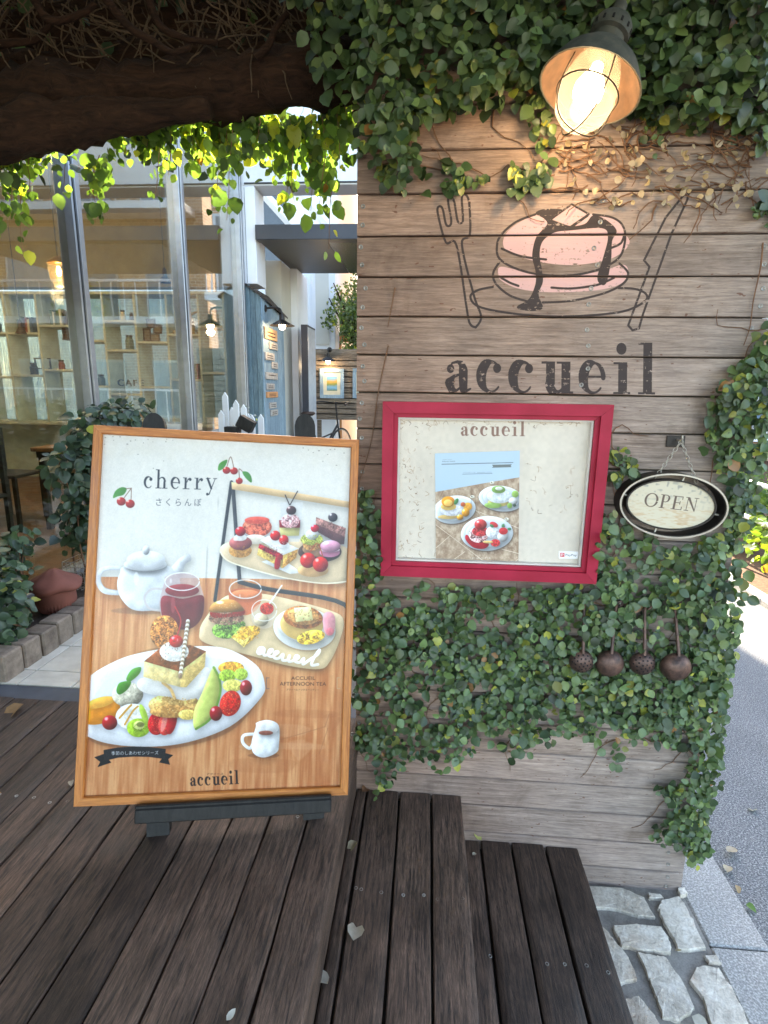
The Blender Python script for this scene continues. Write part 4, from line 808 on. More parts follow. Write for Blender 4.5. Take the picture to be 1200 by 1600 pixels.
for ex, ey, lab in ((1026, 742, 'chain from the wall hook to the sign side near the red case'), (1088, 750, 'chain from the wall hook to the sign side near the ivy edge')):
    end = Vector(at(ex, ey, 1, -.032)); end.z -= .004; d = end-chain_top; n = int(d.length/.0125); t = thing('hanging_chain', lab, 'chain', tuple(chain_top), group='chains of the oval sign')
    for i in range(n+1):
        o = bpy.data.objects.new('link', lme); COL.objects.link(o); o.parent = t; o.location = d*((i+.2)/(n+.2))
        o.rotation_mode = 'QUATERNION'; o.rotation_quaternion = d.to_track_quat('Z', 'X') @ Matrix.Rotation(math.radians(40+90*(i % 2)), 3, 'Z').to_quaternion()
# ================================================================ ladles
m = Mat('rusty dark iron', S(84, 66, 58), .5, .55, .5); v = m.coords(); n1 = m.noise(v, 30, 6, .7); n2 = m.noise(v, 9, 4)
m.base(m.mix(.5, m.ramp(n1, [(.35, S(56, 46, 44)), (.7, S(120, 92, 80))]), m.ramp(n2, [(.3, (.7, .7, .75)), (.7, (1.2, 1.1, 1.05))]), 'MULTIPLY')); m.bump(n1, .4, .003); RUST = m.m
HOLE = plain('dark hole', (.006, .005, .005), .9, bump=0)
for i, (bx, by, br_, hx, hy, slot, lab) in enumerate([(908, 1033, 17.5, 914, 938, 1, 'rusty perforated skimmer with a slim handle, beside the red case end of the row'),
        (952, 1036, 20.5, 964, 944, 0, 'dark iron ladle hanging between two perforated skimmers'), (1003, 1036, 18, 1009, 948, 1, 'greyer perforated skimmer hanging between two plain ladles'), (1055, 1041, 21.5, 1056, 940, 0, 'plain round iron ladle at the outer end of the row, by the ivy edge')]):
    Yb = -.075; c = Vector(at(bx, by, 1, Yb)); r = br_*(Yb+D)/F*1.12; h = Vector(at(hx, hy, 1, -.05))
    t = thing('skimmer' if slot else 'ladle', lab, 'skimmer' if slot else 'ladle', tuple(c), group='iron kitchen tools on the ivy wall')
    prof = [(r*math.sin(a), r*.8*math.cos(a)) for a in np.linspace(.001, math.pi/2+.12, 12)]
    inner = [(r*.94*math.sin(a), r*.74*math.cos(a)) for a in np.linspace(math.pi/2+.12, .001, 12)]
    k = MB(); T = Matrix.Rotation(math.pi/2+.1, 4, 'X'); k.lathe(prof+inner, 28, T); bowl = k.build('bowl', RUST, t, 50)
    top = h-c; s = Vector((0, 0, r*.86)); pth = smoothed([tuple(s+Vector((0, -r*.25, -.004))), tuple(s*1.25+Vector((.0, -.01, 0))), tuple(s.lerp(top, .5)+Vector((.001, .0, 0))), tuple(top+Vector((-.001, 0, -.016))), tuple(top)], False, 5)
    k = MB(); k.tube(pth, list(np.interp(np.linspace(0, 1, len(pth)), [0, .06, .16, .5, 1], [.017, .011, .0058, .0050, .0046])), 8); k.build('handle', RUST, t, 60)
    sgn = 1 if i else 1; ring = [tuple(top+Vector((sgn*(.009-.009*math.cos(a)), .004*math.sin(a/2), .009*math.sin(a)))) for a in np.linspace(0, 5.0, 14)]
    k = MB(); k.tube(ring, .0032, 8); k.build('hook', RUST, t, 60)
    k = MB(); k.tube([tuple(top+Vector((.009, -.004, .0045))), tuple(top+Vector((.009, -h.y+.002, .0055)))], .003, 8); k.build('nail', STEEL, t, 60)
    if slot:
        for rr, nn in ((.0, 1), (.32, 6), (.62, 11), (.85, 14)):
            for q_ in range(nn):
                a = 2*math.pi*q_/nn+rr*4
                if rr > .7 and math.sin(a) < -.2: continue
                dirv = Vector((rr*math.cos(a), -math.sqrt(1-rr*rr), rr*math.sin(a))); p = Vector((dirv.x*r, dirv.y*r*.8, dirv.z*r)); p = (Matrix.Rotation(.1, 3, 'X') @ p)
                nrm = Vector((dirv.x, dirv.y*1.2, dirv.z)).normalized(); hm = MB(); hm.lathe([(.0027, -.003), (.0027, .0007)], 10)
                ho = hm.build('hole', HOLE, bowl); ho.location = p; ho.rotation_mode = 'QUATERNION'; ho.rotation_quaternion = nrm.to_track_quat('Z', 'Y')
# ================================================================ barn lamp on the sign wall
YL = -.19; rc = Vector(at(921, 138, 1, YL))
LS = .80
lamp = thing('barn_lamp', 'lit weathered metal barn lamp with caged glass, among the ivy', 'wall lamp', tuple(rc), (math.radians(-9), math.radians(19), 0))
m = Mat('verdigris zinc', S(72, 72, 68), .65, .25, .4); v = m.coords(); n1 = m.noise(v, 14, 6, .7); m.base(m.ramp(n1, [(.3, S(54, 58, 54)), (.55, S(84, 84, 76)), (.75, S(112, 100, 84))])); m.bump(n1, .25, .004); ZINC = m.m
RUSTIN = plain('rusty shade lining', S(74, 52, 38), .7, .2, var=.35, scale=30)
R0 = .152
k = MB(); prof = [(.045, .118), (.052, .114), (.085, .098), (.118, .066), (.14, .028), (R0, .002), (R0+.002, -.003), (R0-.002, -.003)]; k.lathe(prof+[(.137, .025), (.114, .062), (.083, .093), (.05, .108), (.045, .109)], 40)
k.v = [tuple(p) for p in k.v]; k.build('shade', ZINC, lamp, 40)
k = MB(); k.lathe([(R0-.004, -.002), (.1365, .0235), (.1132, .0605), (.0825, .0915), (.05, .106)], 40); k.f = [f[::-1] for f in k.f if len(f) == 4]; k.build('lining', RUSTIN, lamp, 60)
k = MB(); k.lathe([(.046, .108), (.047, .15), (.058, .155), (.059, .185), (.05, .2), (.03, .215), (.02, .222), (.02, .25), (.001, .252)], 28); k.build('socket_cap', ZINC, lamp, 40)
for q_ in range(14):
    a = 2*math.pi*q_/14; k = MB(); k.box(-.003, .003, -.0012, .0012, -.006, .006); o = k.build('vent_slot', HOLE, lamp); o.location = (.0592*math.cos(a), .0592*math.sin(a), .17); o.rotation_euler = (0, 0, a+math.pi/2)
k = MB(); k.lathe([(.058, .09), (.074, .05), (.086, .0), (.087, -.04), (.076, -.082), (.05, -.108), (.001, -.118)], 32); k.build('globe', glassy('lamp glass', (1, .95, .88), .7, .02, haze=.09), lamp, 180)
k = MB(); k.lathe([(.001, .075), (.016, .07), (.018, .05), (.032, .03), (.044, .002), (.044, -.02), (.031, -.044), (.001, -.055)], 24); k.build('bulb', emit('lit bulb', (1, .78, .48, 1), 5.0), lamp, 180)
k = MB(); rr = ell(0, 0, .093, .093, 40); k.tube([(x, y, -.02) for x, y in rr]+[(rr[0][0], rr[0][1], -.02)], .0026, 6, False); k.build('cage_ring', IRON, lamp, 60)
for a in (20, 110):
    a = math.radians(a); pr = [(.085, .06), (.093, .0), (.093, -.045), (.082, -.09), (.052, -.119), (.0, -.128)]; pr = pr+[(-x, z) for x, z in pr[::-1][1:]]
    k = MB(); k.tube(smoothed([(x*math.cos(a), x*math.sin(a), z) for x, z in pr], False, 3), .0024, 6); k.build('cage_wire', IRON, lamp, 60)
wr = Matrix.Rotation(math.radians(13), 3, 'Y') if False else None
inv = (Matrix.Translation(rc) @ lamp.rotation_euler.to_matrix().to_4x4() @ Matrix.Scale(LS, 4)).inverted()
pa = [(0, 0, .245), (0, .01, .27)]; wp_ = inv @ Vector((rc.x+.07, -.02, rc.z+.28)); wq_ = inv @ Vector((rc.x+.07, .004, rc.z+.25))
k = MB(); k.tube(smoothed([(0, 0, .24), (.003, .03, .285), tuple(wp_.lerp(Vector((0, .05, .29)), .5)), tuple(wp_), tuple(wq_)], False, 5), .013, 10); k.build('arm', ZINC, lamp, 60)
pl = bpy.data.lights.new('bulb_light', 'POINT'); pl.energy = .55; pl.color = (1, .77, .5); pl.shadow_soft_size = .036
po = bpy.data.objects.new('bulb_light', pl); COL.objects.link(po); po.parent = lamp; po.location = (0, 0, -.085); lamp.scale = (LS, LS, LS)
# ================================================================ framed poster on its easel
POS = (-.5771, -.405, .60); PYAW, PLEAN, PROLL = math.radians(13.62), math.radians(14.56), math.radians(3.27); PW, PH = .756, 1.058
Rm = Matrix.Rotation(PYAW, 4, 'Z') @ Matrix.Rotation(-PLEAN, 4, 'X'); Rp = Rm @ Matrix.Rotation(PROLL, 4, 'Y')
m = wood('oak veneer', S(158, 88, 36), S(206, 132, 64), (30, 30, 1.6), 5, .42, .45, .1, .12, .2, .35); OAKV = m.m
m = wood('oak veneer across', S(158, 88, 36), S(206, 132, 64), (1.6, 30, 30), 5, .42, .45, .1, .12, .2, .35); OAKH = m.m
pf = thing('poster_frame', 'large oak framed cherry dessert poster leaning on a black easel', 'poster', POS); pf.rotation_euler = Rp.to_euler()
FWD = .0245; yb, yf = -.002, -.026
def frail(a, b, b2, a2, mat):                    # outer a-b, inner a2-b2 in x,z of the frame
    k = MB(); P = [a, b, b2, a2]; c_ = .003
    I = [np.array(p) for p in P]; O0, O1 = I[0], I[1]
    vs = [(x, yb, z) for x, z in P]+[(x, yf+c_, z) for x, z in P]
    for i, j in ((0, 3), (1, 2), (2, 1), (3, 0)): d = I[j]-I[i]; p = I[i]+d/np.hypot(*d)*c_; vs.append((p[0], yf, p[1]))
    fs = [(0, 1, 2, 3), (0, 4, 5, 1), (3, 2, 6, 7), (4, 8, 9, 5), (7, 6, 10, 11), (8, 11, 10, 9), (0, 3, 7, 11, 8, 4), (1, 5, 9, 10, 6, 2)]
    k.add(vs, fs); k.build('frame_rail', mat, pf)
hw = PW/2; f = FWD; e = .0003
frail((-hw, PH), (hw, PH), (hw-f, PH-f), (-hw+f, PH-f), OAKH); frail((hw, 0), (-hw, 0), (-hw+f, f), (hw-f, f), OAKH)
frail((hw, PH-e), (hw, e), (hw-f+e, f+e), (hw-f+e, PH-f-e), OAKV); frail((-hw, e), (-hw, PH-e), (-hw+f-e, PH-f-e), (-hw+f-e, f+e), OAKV)
ci = hw-f+.004
m = img_mat('poster print', cherry_poster(), .5, .25, 0, value=.78)
uv_quad('print', [(-ci, -.0125, PH-f+.004), (ci, -.0125, PH-f+.004), (ci, -.0125, f-.004), (-ci, -.0125, f-.004)], m.m, pf, .001, (0, -1, 0))
# loosely fitted clear film in front of the print: slightly wavy, so it mirrors the daylight in streaks
gx, gz = 28, 40; vs = []; fs = []
for j in range(gz+1):
    for i in range(gx+1):
        u, v_ = i/gx, j/gz; x = -ci+2*ci*u; z = f-.004+(PH-2*f+.008)*v_; ed = min(1, 8*min(u, 1-u, v_, 1-v_))
        vs.append((x, -.0155-.0022*ed*(math.sin(2.2*u+3.4*v_)+.5*math.sin(7*v_-2*u)+.35*math.sin(11*u+3*v_))*.5-.0004, z))
for j in range(gz):
    for i in range(gx): a = j*(gx+1)+i; fs.append((a, a+1, a+gx+2, a+gx+1))
k = MB(); k.add(vs, fs); k.build('clear_film', glassy('clear film', refl=.4, rough=.03), pf, 180)
k = MB(); k.box(-hw+.004, hw-.004, -.0015, .004, .004, PH-.004); k.build('backing_board', plain('backing board', S(150, 122, 90), .9), pf)
BLK = wood('black stained wood', S(18, 17, 17), S(40, 38, 37), (14, 14, 1.5), 6, .55, .35, .1, .15, .2, .3).m
EZ0 = Vector(POS); ea = thing('easel', 'black wooden easel with two round topped uprights and a ledge', 'easel', (EZ0.x, EZ0.y, ZD)); ea.rotation_euler = (0, 0, PYAW)
def legpath(px):
    pts = [(px-.027, 0), (px+.027, 0)]
    return pts
dzb = POS[2]-ZD; tl = math.tan(PLEAN)
for px in (-.163, .276):
    k = MB(); hh = 1.13; T = Matrix.Translation((px, .012-.0*tl, .012)) @ Matrix.Rotation(-PLEAN, 4, 'X') @ RX
    poly = [(-.031, -.125), (.031, -.125), (.031, hh-.05)]+[(.031*math.cos(a), hh-.05+.04*math.sin(a)) for a in np.linspace(.1, math.pi-.1, 10)]+[(-.031, hh-.05)]
    T = Matrix.Translation((px, .0, dzb)) @ Matrix.Rotation(-PLEAN, 4, 'X') @ Matrix.Translation((0, .008, -.0)) @ RX
    k.prism(poly, -.034, 0, T); k.v = [(x, y, max(z, .0005)) for x, y, z in k.v]; k.build('upright', BLK, ea)
    k = MB(); k.tube([(px, .26, 1.0), (px, .55, .004)], .014, 6); k.build('back_leg', BLK, ea)
k = MB(); T = Matrix.Translation((0, 0, dzb)) @ Matrix.Rotation(-PLEAN, 4, 'X') @ Matrix.Rotation(math.radians(2.6), 4, 'Y')
k.box(-.212, .328, -.05, .006, -.04, -.001, .003, T); k.box(-.212, .328, -.05, -.034, -.0011, .009, .003, T); k.build('ledge', BLK, ea)
k = MB(); k.box(-.15, .26, .375, .4, .5, .54); k.build('back_brace', BLK, ea)
# ================================================================ foliage
def leaf_template(fold, curl, wid=1.0):
    m_ = [(0, 0), (0, .36), (0, .7), (0, 1)]; l_ = [(-.34, .2), (-.42, .47), (-.27, .78)]
    P = m_+[(x*wid, y) for x, y in l_]+[(-x*wid, y) for x, y in l_]
    V = np.array([(x, y, fold*abs(x)-curl*y*y) for x, y in P])
    Fc = [(0, 1, 4), (4, 1, 5), (5, 1, 2), (5, 2, 6), (6, 2, 3), (0, 7, 1), (7, 8, 1), (8, 2, 1), (8, 9, 2), (9, 3, 2)]
    return V, np.array(Fc)
TPL = [leaf_template(f, c, w) for f, c, w in ((.25, .1, 1), (.4, .25, .95), (.1, .3, 1.05), (.3, -.1, 1), (.15, .05, .9), (.5, .15, 1.0))]
def frames(nrm, tip):
    nrm = nrm/np.linalg.norm(nrm, axis=1, keepdims=True); tip = tip-nrm*(nrm*tip).sum(1, keepdims=True); tip = tip/np.maximum(1e-9, np.linalg.norm(tip, axis=1, keepdims=True))
    return np.stack([np.cross(tip, nrm), tip, nrm], 2)
def leaf_mesh(name, P, R, L, tint, mat, tpl=None):
    """one mesh of many leaves"""
    n = len(P); k = 10; ti = rng.integers(0, 6, n) if tpl is None else np.full(n, tpl)
    V = np.stack([TPL[i][0] for i in range(len(TPL))])[ti]*L[:, None, None]
    V = np.einsum('nij,nkj->nki', R, V)+P[:, None]
    Fc = TPL[0][1][None]+np.arange(n)[:, None, None]*k; Fc = Fc.reshape(-1, 3)
    me = bpy.data.meshes.new(name); me.vertices.add(n*k); me.vertices.foreach_set('co', V.reshape(-1).astype(np.float32))
    me.loops.add(Fc.size); me.loops.foreach_set('vertex_index', Fc.reshape(-1).astype(np.int32))
    me.polygons.add(len(Fc)); me.polygons.foreach_set('loop_start', np.arange(0, Fc.size, 3, dtype=np.int32)); me.polygons.foreach_set('use_smooth', np.ones(len(Fc), bool))
    me.update(calc_edges=True); at_ = me.color_attributes.new('tint', 'FLOAT_COLOR', 'POINT')
    at_.data.foreach_set('color', np.repeat(np.c_[tint, np.ones(n)], k, 0).reshape(-1).astype(np.float32)); me.materials.append(mat); return me
def leaf_mat(name, transl=.35, rough=.42, boost=(1.7, 2.0, .8), spec=.5):
    m = Mat(name, (.05, .1, .03), rough, 0, spec); a = m.n('Attribute'); a.attribute_name = 'tint'
    nz = m.noise(m.coords((1, 1, 1), False), 60, 3); c = m.mix(.5, a.outputs['Color'], m.ramp(nz, [(.3, (.6, .6, .6)), (.7, (1.35, 1.35, 1.35))]), 'MULTIPLY'); m.base(c)
    t = m.n('BsdfTranslucent'); m.l(m.mix(1.0, a.outputs['Color'], boost, 'MULTIPLY'), t.inputs[0]); mx = m.n('MixShader'); mx.inputs[0].default_value = transl
    m.l(m.b.outputs[0], mx.inputs[1]); m.l(t.outputs[0], mx.inputs[2]); m.l(mx.outputs[0], m.out.inputs[0]); return m.m
LEAF = leaf_mat('waxy ivy leaf', .14, .42); LEAFT = leaf_mat('thin vine leaf', .5, .45, (2.3, 2.5, .8)); LEAFD = leaf_mat('dark shrub leaf', .2, .4)
GREENS = np.array((.92, .84, .74))*np.array([(.056, .105, .042), (.076, .138, .052), (.100, .170, .062), (.042, .082, .036), (.130, .200, .068), (.085, .140, .072)])
def tints(n, yellow=.05, brown=.008, pal=GREENS, var=.28):
    t = pal[rng.integers(0, len(pal), n)]*(1+rng.normal(0, var, (n, 1))); r = rng.random(n)
    t = np.where((r < yellow)[:, None], np.array((.30, .30, .05))*(1+rng.normal(0, .25, (n, 1))), t)
    t = np.where((r > 1-brown)[:, None], np.array((.28, .13, .04)), t); return np.clip(t, .005, .9)
def inside(pts, poly):
    x, y = pts[:, 0], pts[:, 1]; c = np.zeros(len(pts), bool)
    for i in range(len(poly)):
        ax, ay = poly[i-1]; bx, by = poly[i]
        if ay == by: continue
        c ^= ((ay > y) != (by > y)) & (x < ax+(y-ay)*(bx-ax)/(by-ay))
    return c
def vnoise(p, s, seed):
    r = np.random.default_rng(seed); g = r.random((64, 64)); q = p*s; i = np.floor(q).astype(int); f = q-i; f = f*f*(3-2*f)
    G = lambda a, b: g[(i[:, 0]+a) % 64, (i[:, 1]+b) % 64]
    return (G(0, 0)*(1-f[:, 0])+G(1, 0)*f[:, 0])*(1-f[:, 1])+(G(0, 1)*(1-f[:, 0])+G(1, 1)*f[:, 0])*f[:, 1]
def px_sample(poly, n, hole=.25, seed=1, scale=.028):
    poly = np.array(poly, float); lo, hi = poly.min(0), poly.max(0); out = np.zeros((0, 2))
    while len(out) < n:
        p = lo+rng.random((n*2, 2))*(hi-lo); p = p[inside(p, poly)]
        d = .6*vnoise(p, scale, seed)+.4*vnoise(p, scale*2.6, seed+1); p = p[d > hole+.12*rng.random(len(p))]; out = np.r_[out, p]
    return out[:n]
def leaves_at(root, P, nrm, tip, L, tint, mat, n_single, key=None, front=None):
    """n_single leaves as their own objects, the rest joined"""
    R = frames(nrm, tip); base = np.array(root.location); key = -P[:, 1] if key is None else key; idx = np.argsort(key); big = idx[-n_single:] if n_single else idx[:0]; rest = idx[:len(idx)-n_single] if n_single else idx
    if len(rest): o = mk('foliage', leaf_mesh('foliage', P[rest]-base, R[rest], L[rest], tint[rest], mat), None, root); o['kind'] = 'stuff'
    if len(big) == 0: return
    kk = 18; var = []
    for j in range(kk): var.append(leaf_mesh('leaf', np.zeros((1, 3)), np.eye(3)[None], np.ones(1), tint[big[j % len(big)]][None], mat, j % 6))
    for j, i in enumerate(big):
        o = bpy.data.objects.new('leaf', var[j % kk]); COL.objects.link(o); o.parent = root
        M_ = Matrix([[*R[i][r], 0] for r in range(3)]+[[0, 0, 0, 1]]); o.matrix_local = Matrix.Translation(Vector(P[i]-base)) @ M_ @ Matrix.Scale(L[i], 4)
def stems(root, paths, mat, name='stem', r=.0018):
    w = W(root)
    for p in paths: w.tube(p, list(np.linspace(r, r*.5, len(p))), 5)
    o = w.build(name, mat, 60); o['kind'] = 'stuff'; return o
STEM = plain('vine stem', S(110, 78, 56), .8, var=.3); DRYT = plain('dry twig', S(146, 110, 82), .9, var=.3)
def wall_ivy(name, label, loc, polys, n_single, mat=LEAF, size=(.012, .046), depth=.08, seed=1, yellow=.05, nstem=30, wrap=None):
    root = thing(name, label, 'ivy', loc); PX = []
    for poly, n, hole in polys: PX.append(px_sample(poly, n, hole, seed))
    PX = np.concatenate(PX); n = len(PX); th = depth*(.35+.9*vnoise(PX, .02, seed+5)); dep = .004+th*rng.random(n)**.8
    P = np.array([at(x, y, 1, 0.0) for x, y in PX]); P[:, 1] = -dep
    P[:, :2] *= 1
    over = np.maximum(0, P[:, 0]-.985); P[:, 1] += over*2.2                      # the growth rolls round the end of the wall
    nrm = np.c_[rng.normal(0, .42, n)+over*9, -np.ones(n), rng.normal(.28, .38, n)]; a = rng.normal(-math.pi/2, 1.0, n); tip = np.c_[np.cos(a), rng.normal(-.15, .3, n), np.sin(a)]
    L = size[0]+(size[1]-size[0])*rng.beta(1.6, 2.4, n)
    leaves_at(root, P, nrm, tip, L, tints(n, yellow), mat, n_single)
    pth = []
    for i in range(nstem):
        p = P[rng.integers(0, n)].copy(); a = rng.random()*6.3; q = []
        for k in range(10): q.append((p[0], -.003-.004*rng.random(), p[2])); a += rng.normal(0, .4); p = p+np.array((math.cos(a), 0, math.sin(a)))*.022
        q = [v_ for v_ in q if -.22 < v_[0] < .955 and .03 < v_[2] < 2.95 and not (X0-.01 < v_[0] < X1+.01 and Z0-.01 < v_[2] < Z1+.01)]
        if len(q) > 3: pth.append(q)
    if pth: stems(root, pth, STEM)
    return root
lower = [(557, 735), (580, 732), (592, 770), (594, 880), (610, 912), (700, 910), (800, 916), (935, 915), (918, 878), (925, 820), (940, 795), (965, 800), (985, 830), (1040, 846), (1095, 838), (1130, 800), (1150, 860), (1152, 930), (1148, 1020), (1150, 1070), (1130, 1110), (1125, 1160), (1100, 1195), (1070, 1160), (1030, 1160), (1000, 1145), (965, 1190), (950, 1180), (935, 1150), (905, 1142), (870, 1140), (830, 1150), (805, 1165), (770, 1150), (740, 1150), (715, 1180), (690, 1195), (670, 1170), (640, 1160), (610, 1215), (590, 1222), (585, 1190), (600, 1165), (557, 1160)]
wall_ivy('creeping_ivy', 'dense green creeping ivy covering the lower planks below the red case', (.4, -.02, .6),
         [(lower, 3500, .28), ([(600, 915), (1140, 900), (1140, 1110), (900, 1110), (700, 1120), (600, 1080)], 1500, .2)], 300, seed=3, nstem=50)
right = [(1100, 640), (1110, 600), (1140, 575), (1165, 545), (1200, 500), (1240, 520), (1235, 620), (1200, 680), (1175, 740), (1165, 800), (1150, 850), (1120, 820), (1135, 760), (1115, 720), (1098, 690)]
wall_ivy('creeping_ivy', 'ivy hanging down the outer end of the plank wall beside the oval sign', (.95, -.02, 1.6), [(right, 900, .12)], 120, seed=8, nstem=12)
tail = [(1062, 1195), (1075, 1185), (1105, 1195), (1108, 1250), (1100, 1280), (1122, 1300), (1118, 1322), (1088, 1345), (1070, 1325), (1060, 1300), (1010, 1295), (1035, 1270), (1045, 1240), (1015, 1215), (1040, 1215)]
wall_ivy('creeping_ivy', 'narrow ivy tail trailing down the wall corner onto the stone kerb', (.97, -.02, .2), [(tail, 420, .05), ([(1050, 1080), (1150, 1060), (1132, 1120), (1122, 1200), (1062, 1205), (1072, 1160)], 200, .05)], 90, seed=12, nstem=6, size=(.015, .040))
top = [(557, -170), (1250, -170), (1240, 190), (1190, 245), (1120, 200), (1060, 215), (1010, 200), (990, 175), (900, 130), (850, 165), (800, 175), (740, 185), (690, 185), (640, 215), (655, 280), (630, 305), (590, 270), (562, 235)]
wall_ivy('creeping_ivy', 'thick dark ivy hanging over the top of the plank wall round the lamp', (.4, -.05, 2.7), [(top, 4700, .2)], 260, seed=15, depth=.14, size=(.020, .050), nstem=30, yellow=.02)
spray = [(595, 250), (640, 270), (700, 255), (760, 262), (830, 225), (858, 245), (850, 300), (810, 300), (770, 312), (735, 285), (700, 300), (650, 305), (600, 290)]
wall_ivy('creeping_ivy', 'thin spray of small ivy leaves creeping above the painted fork', (.2, -.01, 2.35), [(spray, 130, .38)], 80, seed=19, depth=.03, nstem=8)
wall_ivy('creeping_ivy', 'small tuft of yellowing ivy between the red case and the oval sign', (.56, -.01, 1.55), [([(952, 700), (975, 690), (990, 720), (975, 755), (955, 760)], 40, .0)], 30, seed=23, depth=.04, yellow=.3, nstem=3)
wall_ivy('creeping_ivy', 'small ivy sprig at the board end beside the painted knife', (.9, -.01, 2.2), [([(1160, 325), (1185, 300), (1230, 290), (1230, 360), (1190, 352), (1170, 345)], 40, .0)], 30, seed=27, depth=.04, nstem=3)
wall_ivy('creeping_ivy', 'bright yellow green ivy shoots lit by the barn lamp', (.4, -.05, 2.45), [([(818, 165), (850, 172), (868, 215), (850, 232), (822, 215)], 34, .0), ([(988, 165), (1020, 150), (1038, 200), (1020, 250), (1000, 225)], 36, 0)], 40, seed=29, depth=.07, yellow=.5, nstem=2)
# dry twigs and withered leaves under the lamp
root = thing('dry_vine', 'withered leafless vine twigs spread over the boards above the painted knife', 'dry vine', (.7, -.005, 2.35)); pth = []
for i in range(84):
    x, y = 860+rng.random()*320, 205+rng.random()*120; a = rng.choice([0, math.pi])+rng.normal(0, .7); q = []
    for k in range(9):
        p = at(x, y, 1, 0); q.append((p[0], -.004-.012*rng.random(), p[2])); a += rng.normal(0, .3); x += math.cos(a)*9; y += math.sin(a)*9
    q = [v_ for v_ in q if v_[0] < .96]
    if len(q) > 3: pth.append(q)
for ch in ([(607, 540), (598, 580), (590, 620), (585, 660), (578, 700), (560, 760)], [(617, 450), (612, 480), (606, 512)], [(1190, 380), (1186, 420), (1175, 470), (1170, 510), (1160, 540)]):
    pth.append([tuple(np.array((*(lambda p: (p[0], -.007, p[2]))(at(x, y, 1, 0)),))) for x, y in smoothed(ch, False, 3)])
stems(root, pth, STEM, 'twig', .0023)
n = 130; PX = np.c_[870+rng.random(n)*330, 195+rng.random(n)*130]; P = np.array([at(x, y, 1, 0) for x, y in PX]); P[:, 1] = -.006-.02*rng.random(n); kp = P[:, 0] < .95; P = P[kp]; n = len(P)
leaves_at(root, P, np.c_[rng.normal(0, .7, (n, 1)), -np.ones(n), rng.normal(0, .7, n)], rng.normal(0, 1, (n, 3)), .012+.014*rng.random(n), np.array((.42, .33, .22))*(1+rng.normal(0, .2, (n, 1))), LEAFD, 60)
# ================================================================ old vine trunk over the entrance
m = Mat('vine bark', S(70, 50, 38), .9, 0, .2); v = m.coords((3, 14, 14), False); n1 = m.noise(v, 3, 8, .7, 1.0); m.base(m.ramp(n1, [(.3, S(30, 21, 17)), (.7, S(76, 52, 38))])); m.bump(n1, .8, .03); BARK = m.m
vine = thing('old_vine', 'thick old vine trunk running overhead with leafy shoots hanging below', 'vine', (-.6, .08, 2.5))
def px_path(pts, Y): return [tuple(at(x, y, 1, Y)) for x, y in pts]
def trunk(name, pts, Y, radii, bend=0.0):
    p = smoothed(px_path(pts, Y), False, 7); r = np.interp(np.linspace(0, 1, len(p)), np.linspace(0, 1, len(radii)), radii); r = r*(1+.06*rng.normal(size=len(p))); w = W(vine); n = 18
    w.tube(p, list(r), n)
    m_ = len(p); q = np.array(w.m.v).reshape(m_, n, 3); c_ = np.array(p)[:, None]; uv = np.stack(np.meshgrid(np.arange(m_)*.35, np.arange(n)*.45, indexing='ij'), -1).reshape(-1, 2)
    k_ = (1+.62*(vnoise(uv, .9, 31+m_)-.5)+.3*(vnoise(uv, 2.3, 33)-.5)).reshape(m_, n, 1); w.m.v = [tuple(a) for a in (c_+(q-c_)*k_).reshape(-1, 3)]; return w.build(name, BARK, 180)
trunk('trunk', [(-480, 250), (-300, 240), (-160, 215), (-40, 190), (90, 165), (200, 150), (320, 138), (430, 128), (540, 108), (640, 70), (740, 20), (860, -40)], .10, [.12, .12, .115, .105, .09, .08, .076, .076, .074, .07, .06, .05])
trunk('limb', [(-480, 130), (-320, 120), (-160, 110), (0, 120), (140, 118), (260, 95), (380, 92), (520, 70), (620, 20)], .2, [.08, .08, .08, .07, .065, .06, .06, .05, .04])
trunk('limb', [(-480, 30), (-160, 40), (0, 62), (150, 50), (300, 40), (430, 38), (560, 10)], .36, [.08, .08, .09, .095, .09, .08, .06])  # added limb: dark backing that blocks light above the trunk
trunk('limb', [(-160, -60), (0, -30), (150, -35), (300, -30), (460, -40), (600, -60)], .42, [.08, .08, .09, .085, .08, .07])  # another added limb, stacked behind to block the light
trunk('limb', [(-480, 275), (-320, 262), (-160, 235), (-40, 212), (60, 196), (130, 188), (220, 182), (330, 172)], .02, [.08, .08, .078, .074, .066, .052, .04, .025])
trunk('limb', [(560, 190), (590, 150), (600, 90), (585, 30), (560, -60)], .06, [.03, .035, .035, .03, .03])
for pts, Y in (([(50, -10), (70, 25), (95, 32), (130, 20), (150, 5)], -.05), ([(160, -10), (200, 40), (240, 65), (270, 82), (298, 72)], -.06), ([(230, -10), (250, 40), (290, 60), (340, 66)], .0), ([(-20, 70), (30, 66), (60, 60), (90, 20)], .05), ([(400, 90), (420, 70), (430, 45), (450, 20)], .0)):
    p = smoothed(px_path(pts, Y), False, 5); w = W(vine); w.tube(p, list(np.linspace(.012, .007, len(p))), 8); w.build('branch', BARK, 60)
pth = []                                                   # thatch of thin dead shoots above the trunk
for i in range(620):
    x, y, Y = -80+rng.random()*720, -90+rng.random()*190, .02+rng.random()*.3; a = rng.normal(1.1, .6); q = []
    for k in range(6): q.append(tuple(at(x, y, 1, Y))); a += rng.normal(0, .25); x += math.cos(a)*14; y += math.sin(a)*14; Y += rng.normal(0, .015)
    pth.append(q)
stems(vine, pth, plain('dead shoots', S(84, 66, 48), .9, var=.4), 'shoots', .0028)
